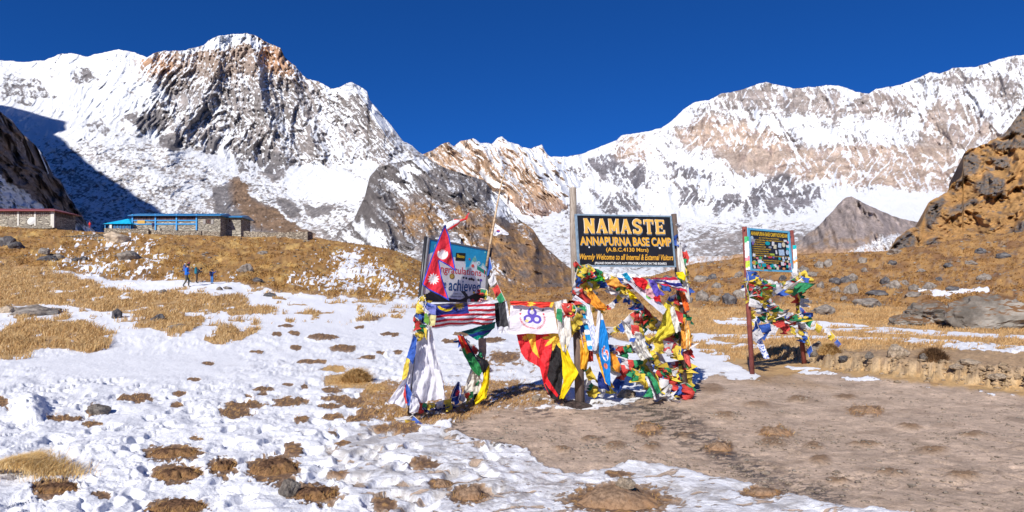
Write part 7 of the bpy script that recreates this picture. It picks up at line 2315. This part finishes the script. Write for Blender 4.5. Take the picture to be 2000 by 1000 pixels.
me = bpy.data.meshes.new('tail_fin')
q = [hp(908, 430), hp(912, 429), hp(917, 416), hp(914.5, 416), hp(909, 424)]
me.from_pydata([tuple(v + Vector((0, s, 0))) for s in (-0.12, 0.12) for v in q], [], [tuple(range(5)), tuple(range(9, 4, -1))] + [(i, i + 5, (i + 1) % 5 + 5, (i + 1) % 5) for i in range(5)])
link('tail_fin', me, redm, hel)
boxes('stabiliser', [(tuple(hp(906, 430)), (0.9, 2.4, 0.1))], redm, hel)
link('windscreen', tube_mesh('windscreen', [hp(868.5, 446.5, -.35), hp(873, 441.8, -.35)], [0.6, 0.85], 10), plain('windscreen_glass', (0.02, 0.02, 0.03), 0.1, 0.6), hel)
link('mast', tube_mesh('mast', [hp(885, 433), hp(883.5, 427)], 0.12, 6), black_steel, hel)
for ang in (20, 140, 260):
    c = hp(883.5, 427)
    d = Vector((math.cos(R(ang)), math.sin(R(ang)), -0.25 * math.cos(R(ang)) * 0 + 0.22 * math.cos(R(ang)))) * 5.2
    link('rotor_blade', tube_mesh('rotor_blade', [c, c + d], [0.10, 0.09], 4), plain('blade_grey', (0.25, 0.25, 0.26)), hel)
for s in (-0.9, 0.9):
    link('skid', tube_mesh('skid', [hp(870, 455, s), hp(876, 452.5, s), hp(889, 444.5, s)], 0.07, 6), black_steel, hel)
    for a, b, c_, d_ in ((877, 448, 877.5, 451.8), (885, 443, 886, 446.4)):
        link('skid_strut', tube_mesh('skid_strut', [hp(a, b, s * .5), hp(c_, d_, s)], 0.06, 6), black_steel, hel)
for k in range(2):
    c = hp(915.5, 420, -0.25)
    d = Vector((math.cos(k * 1.57 + .5), 0, math.sin(k * 1.57 + .5))) * 0.9
    link('tail_rotor_blade', tube_mesh('tail_rotor_blade', [c - d, c + d], 0.06, 4), plain('blade_grey', (0.25, 0.25, 0.26)), hel)

# ================================================================== rocks
boulder_grey = rock_mat('boulder_grey', (0.21, 0.18, 0.155), 0, 0.35, 3.0)
boulder_dark = rock_mat('boulder_dark', (0.09, 0.085, 0.09), 0.0, 0.25, 3.0)
boulder_pale = rock_mat('boulder_pale', (0.42, 0.33, 0.24), 0, 0.2, 3.0)
outcrop_m = rock_mat('mossy_outcrop', (0.17, 0.15, 0.13), 0, 0.4, 1.6, (0.16, 0.085, 0.04))
rocks = [rock_mesh('boulder_shape', 40 + i, 3, 0.8) for i in range(7)]


def boulder(px, py, rx, ry, mat, label, group=None, k=0, sink=0.25, Ymin=12, name='boulder', Y=None):
    base = ground_at(px, py + ry * 0.8, Ymin) if Y is None else Vector((BX(px, Y), Y, ground_z(BX(px, Y), Y)))
    sx = rx / F * base.y
    sz = ry / F * base.y
    me = rocks[k % 7]
    key = (me.name, mat.name)
    if key not in _rk:
        m2 = me.copy()
        m2.materials.clear()
        m2.materials.append(mat)
        _rk[key] = m2
    o = bpy.data.objects.new(name, _rk[key])
    COL.objects.link(o)
    o.location = base + Vector((0, sx * 0.4, sz * (1 - sink) * 0.75))
    o.scale = (sx * 1.12, sx * 0.95, sz * 1.5)
    o.rotation_euler = (0, 0, (px * 0.37) % 6.28)
    o.scale = (sx * 1.15, sx * 1.0, sz * 1.9)
    o['label'] = label
    o['category'] = 'rock'
    if group:
        o['group'] = group
    return o


_rk = {}
BG = 'boulders scattered over the brown hillside'
special = {3: 'grey boulder directly left of the sticker board posts', 7: 'tall pale boulder right of the top of the sticker board posts', 9: 'flat pale rock just right of the sticker board frame', 12: 'rounded dark boulder in the open slope right of the sticker board',
           16: 'grey boulder beside the crest at the foot of the ochre crag', 18: 'largest grey boulder in the middle of the right hillside', 24: 'dark boulder alone below the ochre crag', 25: 'long low flat boulder above the right meadow', 27: 'dark mossy boulder at the edge of the right meadow'}
bl = [(1373, 579, 10, 9), (1396, 584, 13, 7), (1425, 587, 13, 11), (1449, 574, 13, 9), (1370, 546, 14, 7), (1391, 541, 8, 6), (1444, 538, 9, 5), (1571, 533, 13, 9), (1601, 519, 8, 7), (1586, 539, 12, 4), (1619, 517, 7, 8), (1634, 552, 11, 7), (1663, 567, 12, 11),
      (1665, 545, 13, 7), (1652, 548, 8, 6), (1685, 508, 9, 6), (1749, 493, 14, 5), (1744, 514, 8, 5), (1748, 557, 14, 9), (1766, 552, 9, 5), (1730, 550, 9, 6), (1786, 564, 9, 5), (1786, 575, 15, 5), (1700, 600, 8, 4), (1817, 561, 11, 7), (1701, 592, 26, 9), (1719, 573, 20, 5),
      (1612, 609, 23, 9), (1924, 544, 10, 6), (1918, 491, 10, 6), (1604, 564, 7, 5), (1634, 566, 8, 6), (1862, 565, 12, 4), (1240, 566, 9, 5), (1215, 580, 11, 6), (1265, 552, 8, 5), (1195, 560, 8, 5), (1285, 572, 10, 6), (1305, 545, 10, 6), (1340, 560, 9, 6), (1345, 590, 12, 6), (1160, 575, 8, 4),
      (1400, 560, 8, 5), (1500, 560, 9, 5), (1530, 545, 8, 5), (1480, 545, 7, 4), (1545, 580, 9, 5), (1855, 520, 8, 4), (1960, 600, 9, 5), (1900, 515, 9, 4), (1965, 500, 12, 6), (1690, 530, 6, 4), (1800, 530, 7, 4), (1835, 545, 6, 4), (1650, 585, 7, 4), (1580, 592, 8, 4), (1880, 590, 8, 4)]
def blabel(i, a, b, w, h):
    size = 'broad' if w >= 13 else 'middling' if w >= 10 else 'small'
    shape = 'flat' if h < 0.55 * w else 'upright' if h > 0.85 * w else 'rounded'
    tone = 'dark' if (i * 7) % 3 == 2 else 'grey'
    where = ('behind the wooden post', 'behind the middle of the welcome sign', 'behind the right post of the welcome sign', 'between the two black signboards', 'just left of the sticker board', 'behind the sticker board', 'right of the sticker board',
             'mid right hillside', 'left above the mossy outcrop', 'above the mossy outcrop', 'near the right edge')[sum(a > q for q in (1180, 1235, 1320, 1388, 1440, 1545, 1620, 1690, 1775, 1870))]
    row = 'near the crest' if b < 535 else 'half way up' if b < 562 else 'low on the slope' if b < 583 else 'at the foot of the slope'
    lab = '%s %s %s boulder %s %s' % (size, shape, tone, where, row)
    cnt = _seen[lab] = _seen.get(lab, 0) + 1
    lab += ['', ', farther right', ', farthest right', ', rightmost', ', beyond'][min(cnt, 5) - 1]
    return lab


_seen = {}
for i, (a, b, c_, d_) in enumerate(bl):
    boulder(a, b, c_, d_, [boulder_grey, boulder_grey, boulder_dark][(i * 7) % 3] if i not in (8, 9, 7) else boulder_grey, special.get(i, blabel(i, a, b, c_, d_)), BG if i not in special else None, i, Ymin=40)
named = [
    (8, 472, 15, 10, boulder_dark, 'dark boulder at the left edge below the red roofed lodge'), (29, 481, 12, 7, boulder_dark, 'low dark rock just right of the leftmost dark boulder'), (83, 492, 10, 6, boulder_grey, 'grey rock on the snowy slope under the red roofed lodge'),
    (87, 507, 15, 6, boulder_dark, 'flat dark rock lowest on the snowy slope at the left'), (112, 502, 9, 5, boulder_grey, 'small grey rock right of the flat dark one'), (146, 509, 7, 4, boulder_dark, 'small dark rock on the path bend'), (160, 507, 8, 4, boulder_dark, 'small dark rock next to the path bend rock'),
    (221, 466, 20, 10, boulder_pale, 'brown boulder standing against the terrace wall'), (250, 499, 20, 9, boulder_grey, 'slanted grey slab on the hill below the shelter'), (478, 525, 14, 10, boulder_grey, 'craggy grey boulder on the brown hill above the hikers'), (510, 494, 10, 4, boulder_grey, 'flat grey rock high on the brown hill'),
    (502, 547, 10, 4, boulder_dark, 'low dark rock at the foot of the brown hill'), (526, 578, 10, 4, boulder_dark, 'dark rock on the snow right of the hikers'), (428, 565, 6, 4, boulder_grey, 'grey stone beside the small figure in blue'), (442, 564, 7, 3, boulder_grey, 'flat stone right of the small figure in blue'),
    (318, 571, 8, 4, boulder_grey, 'stone at the edge of the long straw grass'), (308, 622, 12, 8, boulder_dark, 'dark split boulder in the meadow snow'), (345, 638, 20, 5, boulder_grey, 'long flat rock in the meadow snow'), (60, 609, 40, 9, boulder_grey, 'wide flat grey rock in the straw at the left edge'), (225, 616, 11, 9, boulder_dark, 'upright dark rock between straw patches'),
    (10, 605, 14, 8, boulder_pale, 'brown rock at the very left of the meadow'), (187, 803, 17, 10, boulder_grey, 'small pointed grey stone in the foreground snow'), (562, 955, 18, 15, boulder_grey, 'smooth grey stone between the two big earth mounds'),
    (1756, 688, 17, 12, boulder_pale, 'pale angular boulder on the bank top'), (1597, 690, 13, 12, boulder_grey, 'grey rock at the left end of the earth bank'), (1809, 703, 10, 6, boulder_grey, 'grey stone left of the dark turf hump'), (1898, 711, 16, 5, boulder_pale, 'flat pale stone far right on the bank'),
    (1700, 700, 8, 6, boulder_grey, 'small grey stone half way along the bank'), (1048, 779, 11, 5, boulder_pale, 'flat tan stone on the brown litter left of the red and black flag'), (1225, 770, 20, 8, boulder_pale, 'flat tan boulder on the ground under the puffed sack'), (1650, 716, 9, 5, boulder_dark, 'dark stone at the foot of the earth bank'),
    (1950, 738, 14, 5, boulder_pale, 'tan slab sticking out of the bank at the right'), (1870, 728, 12, 4, boulder_pale, 'tan stone in the bank below the flat pale stone')]
for i, (a, b, c_, d_, m_, lb) in enumerate(named):
    boulder(a, b, c_, d_, m_, lb, None, i + 2, Ymin=3 if b > 650 else 18)
# the big mossy outcrop on the right
big = [rock_mesh('outcrop_shape', 71 + i, 5, 0.55, 0.34) for i in range(3)]
for i, (a, b, c_, d_, lb) in enumerate([(1958, 608, 72, 40, 'large pale lichen covered rock outcrop at the right edge'), (1845, 612, 62, 26, 'long dark mossy rock outcrop behind the right meadow'), (1775, 624, 34, 15, 'small dark end of the mossy outcrop')]):
    base = ground_at(a, b + d_ * 0.9, 25)
    k_ = base.y / F
    o = link('rock_outcrop', big[i], outcrop_m, label=lb, cat='rock')
    o.location = base + Vector((0, c_ * k_ * 0.35, d_ * k_ * 0.55))
    o.scale = (c_ * k_ * 1.15, c_ * k_ * 0.8, d_ * k_ * 2.1)

# ================================================================== mounds of bare earth in the snow and mud
def mound_mat(name, a, b, c, straw_amt):
    t = NT(name)
    co = t.coord('Object')
    n = t.noise(co, 30, 7, 0.75)
    n2 = t.noise(co, 6, 5, 0.6)
    col = t.mix(t.rng(n, 0.35, 0.65), a, b)
    col = t.mix(t.math('MULTIPLY', t.rng(n2, 0.5, 0.66), straw_amt), col, c)
    rim = t.attr('rim').outputs['Fac']
    col = t.mix(t.math('MULTIPLY', t.rng(t.math('ADD', rim, t.math('MULTIPLY', t.math('SUBTRACT', n, 0.5), 0.9)), 0.55, 0.85), straw_amt), col, c)
    t.set(color=col, rough=0.97, spec=0.1)
    t.bump(n, 1.0 if straw_amt > 0.5 else 0.45, 0.02)
    return t.m


earth_m = mound_mat('brown_earth', (0.055, 0.03, 0.02), (0.17, 0.095, 0.055), (0.31, 0.175, 0.08), 0.75)
dusty_m = mound_mat('dusty_earth', (0.15, 0.095, 0.06), (0.31, 0.21, 0.14), (0.36, 0.20, 0.10), 0.35)
ml = ['earth mound with a split top in the left foreground', 'dark round earth mound below the split topped one', 'narrow earth mound left of the largest dark one', 'largest dark earth mound in the left foreground', 'dark earth mound beside the smooth grey stone', 'dark earth mound under yellow straw at the left edge', 'earth mound cut by the bottom edge of the picture at left',
      'small dusty mound left of the stone topped one', 'dusty mound with a stone on top in the lower middle', 'widest dusty mound at the bottom middle', 'dusty hump on the mud below the welcome sign', 'dusty hump in the middle of the mud', 'dusty hump right of the middle of the mud', 'dusty hump farthest up the mud at right', 'flat dusty hump at the lower edge of the mud']
tuft_pts = []
for i, (a, b, rx, ry, kind) in enumerate(mounds):
    base = ground_at(a, b, 3)
    kk = base.y / F
    RX = rx * kk
    depth_ = ry / F * base.y * base.y / EYE * 0.62
    RY = max(min(depth_, RX * 1.0), RX * 0.5)
    Hm = ry * kk * (0.52 if kind == 'earth' else 0.62) + 0.02
    nr, na = 26, 72
    r = np.linspace(0, 1.0, nr)[:, None]
    a_ = np.linspace(0, 2 * np.pi, na, endpoint=False)[None, :]
    rim_r = 0.97 + (0.60 if kind == 'earth' else 0.30) * fbm(np.cos(a_) * 1.5 + i * 3.1, np.sin(a_) * 1.5, 4, 55, 0.6)
    x = r * np.cos(a_) * RX * rim_r
    y = r * np.sin(a_) * RY * rim_r
    prof = (1 - r ** 2.4) ** 0.7
    z = Hm * prof * (1 + 0.75 * fbm(x * 1.6 / RX + i, y * 1.6 / RX, 4, 57)) - 0.05 * r ** 3
    sm_ = 1.0 if kind == 'earth' else 0.3
    z = z + sm_ * (0.014 * fbm(x * 26, y * 26, 3, 58) * (0.3 + r) + 0.012 * ridged(x * 14, y * 14, 2, 59))
    V = np.stack([x, y, z * np.ones_like(x)], -1).reshape(-1, 3)
    ii = (np.arange(nr - 1)[:, None] * na + np.arange(na)[None, :])
    jj = (np.arange(nr - 1)[:, None] * na + (np.arange(na)[None, :] + 1) % na)
    q = np.stack([ii, ii + na, jj + na, jj], -1).reshape(-1, 4)
    me = mesh_from_arrays('earth_mound', V, q, smooth=True)
    add_attr(me, 'rim', (r * np.ones_like(a_)).ravel(), 'FLOAT')
    link('earth_mound', me, earth_m if kind == 'earth' else dusty_m, label=ml[i], cat='mound', loc=base + Vector((0, RY * 0.1, -0.012)))
    tuft_pts.append((base, RX, RY, Hm, kind))
boulder(1222, 962, 17, 9, boulder_pale, 'smooth grey stone bedded in the top of the widest dusty mound', None, 3, Y=ground_at(1210, 978, 3).y + 0.05).location.z += 0.10

# ================================================================== dry grass
def blades_object(name, label, Xs, Ys, Zs, hgt, wid, cols, lean=0.35, seed=1, bend=0.5, tint=None):
    n = len(Xs)
    rs = np.random.RandomState(seed)
    ang = rs.rand(n) * 6.283
    h = hgt * (0.5 + 0.9 * rs.rand(n))
    w = wid * (0.6 + 0.8 * rs.rand(n))
    lx = np.cos(ang) * lean * h * rs.rand(n) + 0.22 * h
    ly = np.sin(ang) * lean * h * rs.rand(n)
    wx = np.cos(ang + 1.57) * w
    wy = np.sin(ang + 1.57) * w * 0.3
    wx = np.where(np.abs(wx) < 0.5 * w, 0.6 * w * np.sign(wx + 1e-6), wx)
    base = np.stack([Xs, Ys, Zs - 0.01], -1)
    a = base + np.stack([-wx, -wy, 0 * wx], -1)
    b = base + np.stack([wx, wy, 0 * wx], -1)
    c = base + np.stack([lx * 0.4 + wx * .7, ly * 0.4 + wy * .7, h * 0.62], -1)
    d = base + np.stack([lx * 0.4 - wx * .7, ly * 0.4 - wy * .7, h * 0.62], -1)
    e = base + np.stack([lx * (1 + bend * 0.6), ly * (1 + bend), h * (1 - 0.15 * bend)], -1)
    V = np.stack([a, b, c, d, e], 1).reshape(-1, 3)
    i = np.arange(n)[:, None] * 5
    q = i + np.array([[0, 1, 2], [0, 2, 3], [3, 2, 4]]).reshape(1, 9)
    me = mesh_from_arrays(name, V, q.reshape(-1, 3))
    pick = rs.randint(0, len(cols), n)
    base_c = np.array(cols)[pick] * (0.75 + 0.5 * rs.rand(n))[:, None]
    if tint is not None:
        base_c = 0.3 * base_c + 0.7 * tint * (0.8 + 0.75 * rs.rand(n))[:, None]
    vc = np.repeat(base_c[:, None, :], 5, 1)
    add_attr(me, 'paint', vc.reshape(-1, 3), 'COLOR')
    m = _mats.get('grass_blades')
    if m is None:
        t = NT('dry_grass_blades')
        t.set(rough=0.7, spec=0.2)
        cloth_shader(t, t.attr('paint').outputs['Color'], 0.35)
        m = _mats['grass_blades'] = t.m
    return link(name, me, m, None, kind='stuff', label=label)


STRAW = [(0.56, 0.38, 0.17), (0.48, 0.29, 0.12), (0.66, 0.48, 0.25), (0.40, 0.24, 0.10)]


def scatter(mask, n, seed, power=1.0, shade=False):
    """pick n points over the ground with density by photo area x mask"""
    rs = np.random.RandomState(seed)
    dpx = np.gradient(gpx)[None, :] * np.ones_like(PXg)
    dpy = np.clip(-np.gradient(PYf, axis=0), 0.05, 12)
    pr = np.clip(mask, 0, 1) * dpx * dpy * ((PXg > -150) & (PXg < 2150))
    pr = (pr / pr.sum()).ravel()
    idx = rs.choice(len(pr), n, p=pr)
    j, i = np.unravel_index(idx, PXg.shape)
    j = np.clip(j, 0, len(gY) - 2)
    i = np.clip(i, 0, len(gpx) - 2)
    u, v = rs.rand(n), rs.rand(n)
    Yv = gY[j] * (1 - v) + gY[j + 1] * v
    pxv = gpx[i] * (1 - u) + gpx[i + 1] * u
    Zv = (Zg[j, i] * (1 - u) + Zg[j, i + 1] * u) * (1 - v) + (Zg[j + 1, i] * (1 - u) + Zg[j + 1, i + 1] * u) * v
    if shade:
        return (pxv - 1000) / F * Yv, Yv, Zv, gc[j, i]
    return (pxv - 1000) / F * Yv, Yv, Zv


clump = sstep(-0.25, 0.15, fbm(Xg / 0.7, Yg / 1.4, 3, 801))
mask = grass * clump * sstep(12, 16, Yg)
X_, Y_, Z_ = scatter(mask, 42000, 5)
blades_object('straw_grass', 'long dry straw grass in patches on the left meadow', X_, Y_, Z_, 0.20 + 0.07 * np.sin(X_ * 1.3), 0.00045 * Y_ + 0.004, STRAW, 0.9, 6)
mask = rl * sstep(600, 612, PYg) * (1 - np.clip(snow * 1.3, 0, 1)) * clump * sstep(712, 690, PYg + 0.5 * w5)
X_, Y_, Z_, T_ = scatter(mask, 42000, 7, shade=True)
blades_object('meadow_grass', 'short tan grass covering the right meadow', X_, Y_, Z_, 0.11 + 0.05 * sstep(20, 35, Y_), 0.00045 * Y_ + 0.004, STRAW, 0.8, 8, tint=T_)
mask = (hill + up * rl) * (1 - np.clip(snow * 1.2, 0, 1)) * (Yg < 117) * sstep(-0.1, 0.25, fbm(Xg / 1.6, Yg / 2.6, 3, 803))
X_, Y_, Z_, T_ = scatter(mask, 60000, 9, shade=True)
blades_object('hill_grass', 'rusty brown grass tussocks over both hillsides', X_, Y_, Z_, 0.17, 0.0007 * Y_ + 0.004, [(0.46, 0.27, 0.08), (0.34, 0.17, 0.05), (0.58, 0.38, 0.12), (0.26, 0.13, 0.05)], 1.4, 10, tint=T_)
mask = np.clip(litter + straw, 0, 1) * (1 - pm) + 0.12 * pm * (PYg < 860)
X_, Y_, Z_ = scatter(mask, 16000, 11)
blades_object('ground_litter', 'broken straw and brown litter around the feet of the signs', X_, Y_, Z_, 0.045, 0.004, [(0.50, 0.29, 0.11), (0.36, 0.19, 0.07), (0.62, 0.42, 0.18)], 1.8, 12)
# straw sticking out of the foreground mounds
Xs, Ys, Zs = [], [], []
rs = np.random.RandomState(4)
for base, RX, RY, Hm, kind in tuft_pts:
    m_ = 260 if kind == 'earth' else 30
    a_ = rs.rand(m_) * 6.283
    r_ = 0.62 + 0.38 * rs.rand(m_)
    Xs.append(base.x + np.cos(a_) * RX * r_)
    Ys.append(base.y + RY * .1 + np.sin(a_) * RY * r_)
    Zs.append(base.z - 0.02 + Hm * (1 - r_ ** 2.4) ** 0.7)
blades_object('mound_fringe', 'fringe of short straw on the rims of the earth mounds', np.concatenate(Xs), np.concatenate(Ys), np.concatenate(Zs), 0.035, 0.0022, [(0.45, 0.25, 0.08), (0.30, 0.15, 0.06), (0.55, 0.36, 0.14)], 1.6, 14)
b = ground_at(50, 925, 3)
n_ = 5000
cx_ = rs.randn(n_) * 0.5
X_ = b.x + cx_ * 0.5
Y_ = b.y + rs.randn(n_) * 0.11 - 0.10 * cx_
Zz_ = b.z + 0.10 * np.exp(-(cx_ / 0.6) ** 2)
blades_object('straw_tuft', 'thick pale yellow straw tuft at the lower left edge', X_, Y_, Zz_, 0.085, 0.0028, [(0.70, 0.50, 0.22), (0.60, 0.38, 0.14), (0.78, 0.60, 0.32)], 1.3, 15, 0.9)
for px_, py_, n_, w_, lb in ((1627, 696, 2600, 0.24, 'matted straw tussock at the left end of the earth bank'), (1835, 706, 2000, 0.26, 'dark turf hump on the bank top'), (690, 748, 2600, 0.30, 'yellow straw tussock left of the congratulations board')):
    b = ground_at(px_, py_, 5)
    a_ = rs.rand(n_) * 6.283
    r_ = np.sqrt(rs.rand(n_))
    cl = [(0.62, 0.42, 0.18), (0.46, 0.28, 0.10), (0.70, 0.50, 0.24)] if 'dark' not in lb else [(0.16, 0.09, 0.05), (0.26, 0.15, 0.07)]
    blades_object('straw_tussock', lb, b.x + np.cos(a_) * r_ * w_, b.y + 0.2 + np.sin(a_) * r_ * w_, b.z + 0.20 * (1 - r_ ** 2) - 0.02, 0.12, 0.006, cl, 1.4, int(px_), 0.9)

# ================================================================== loose stones: gravel on the dirt, rubble along the earth bank
def stones_object(name, label, pts, sizes, mat, seed):
    base = [(1, 0, 0), (-1, 0, 0), (0, 1, 0), (0, -1, 0), (0, 0, 1), (0.6, 0.6, 0.6), (-0.6, 0.65, 0.55), (0.6, -0.65, 0.55), (-0.62, -0.6, 0.6), (0, 0, -0.5)]
    tri = [(4, 5, 6), (4, 6, 8), (4, 8, 7), (4, 7, 5), (5, 0, 2), (5, 2, 6), (6, 2, 1), (6, 1, 8), (8, 1, 3), (8, 3, 7), (7, 3, 0), (7, 0, 5), (0, 9, 2), (2, 9, 1), (1, 9, 3), (3, 9, 0)]
    rs = np.random.RandomState(seed)
    n = len(sizes)
    B = np.array(base)[None] * (1 + 0.35 * (rs.rand(n, 10, 3) - 0.5)) * np.array(sizes)[:, None, None] * np.stack([0.8 + 0.6 * rs.rand(n), 0.8 + 0.5 * rs.rand(n), 0.5 + 0.35 * rs.rand(n)], -1)[:, None, :]
    a = rs.rand(n) * 6.283
    x = B[..., 0] * np.cos(a)[:, None] - B[..., 1] * np.sin(a)[:, None]
    y = B[..., 0] * np.sin(a)[:, None] + B[..., 1] * np.cos(a)[:, None]
    V = np.stack([x, y, B[..., 2]], -1) + np.array(pts)[:, None, :]
    q = np.arange(n)[:, None, None] * 10 + np.array(tri)[None]
    me = mesh_from_arrays(name, V.reshape(-1, 3), q.reshape(-1, 3))
    return link(name, me, mat, None, kind='stuff', label=label)


pebble = rock_mat('pebble_rock', (0.30, 0.24, 0.19), 0, 0.3, 8.0)
mask = np.clip(mud + 0.25 * litter, 0, 1) * (0.15 + sstep(0.0, 0.4, fbm(Xg * 0.8, Yg * 0.8, 3, 811))) * (PYg < 1010)
X_, Y_, Z_ = scatter(mask, 2600, 21)
rs = np.random.RandomState(8)
stones_object('gravel', 'loose gravel and crumbs of earth on the trodden dirt', np.stack([X_, Y_, Z_ + 0.002], -1), 0.006 + 0.02 * rs.rand(len(X_)) ** 4 + 0.0004 * Y_, pebble, 9)
mask = np.clip(bank_face * 1.2 + 0.25 * sstep(18, 4, np.abs(PYg - bank_line)), 0, 1) * sstep(1440, 1560, PXg) * sstep(-0.2, 0.3, fbm(PXg / 30, PYg / 8, 3, 813))
X_, Y_, Z_ = scatter(mask, 520, 23)
stones_object('bank_rubble', 'broken earth and stones crumbling from the bank', np.stack([X_, Y_, Z_], -1), 0.015 + 0.06 * rs.rand(len(X_)) ** 3, rock_mat('bank_earth', (0.36, 0.26, 0.165), 0, 0.15, 9.0), 10)
mask = (up * rl * 0.6 + 0.5 * hill) * (PYg > 470) * sstep(0.05, 0.3, fbm(PXg / 40, PYg / 14, 3, 815))
X_, Y_, Z_ = scatter(mask, 1600, 25)
stones_object('hill_rubble', 'small scattered stones half sunk in both hillsides', np.stack([X_, Y_, Z_], -1), (0.03 + 0.2 * rs.rand(len(X_)) ** 3) * Y_ / 70, boulder_grey, 11)
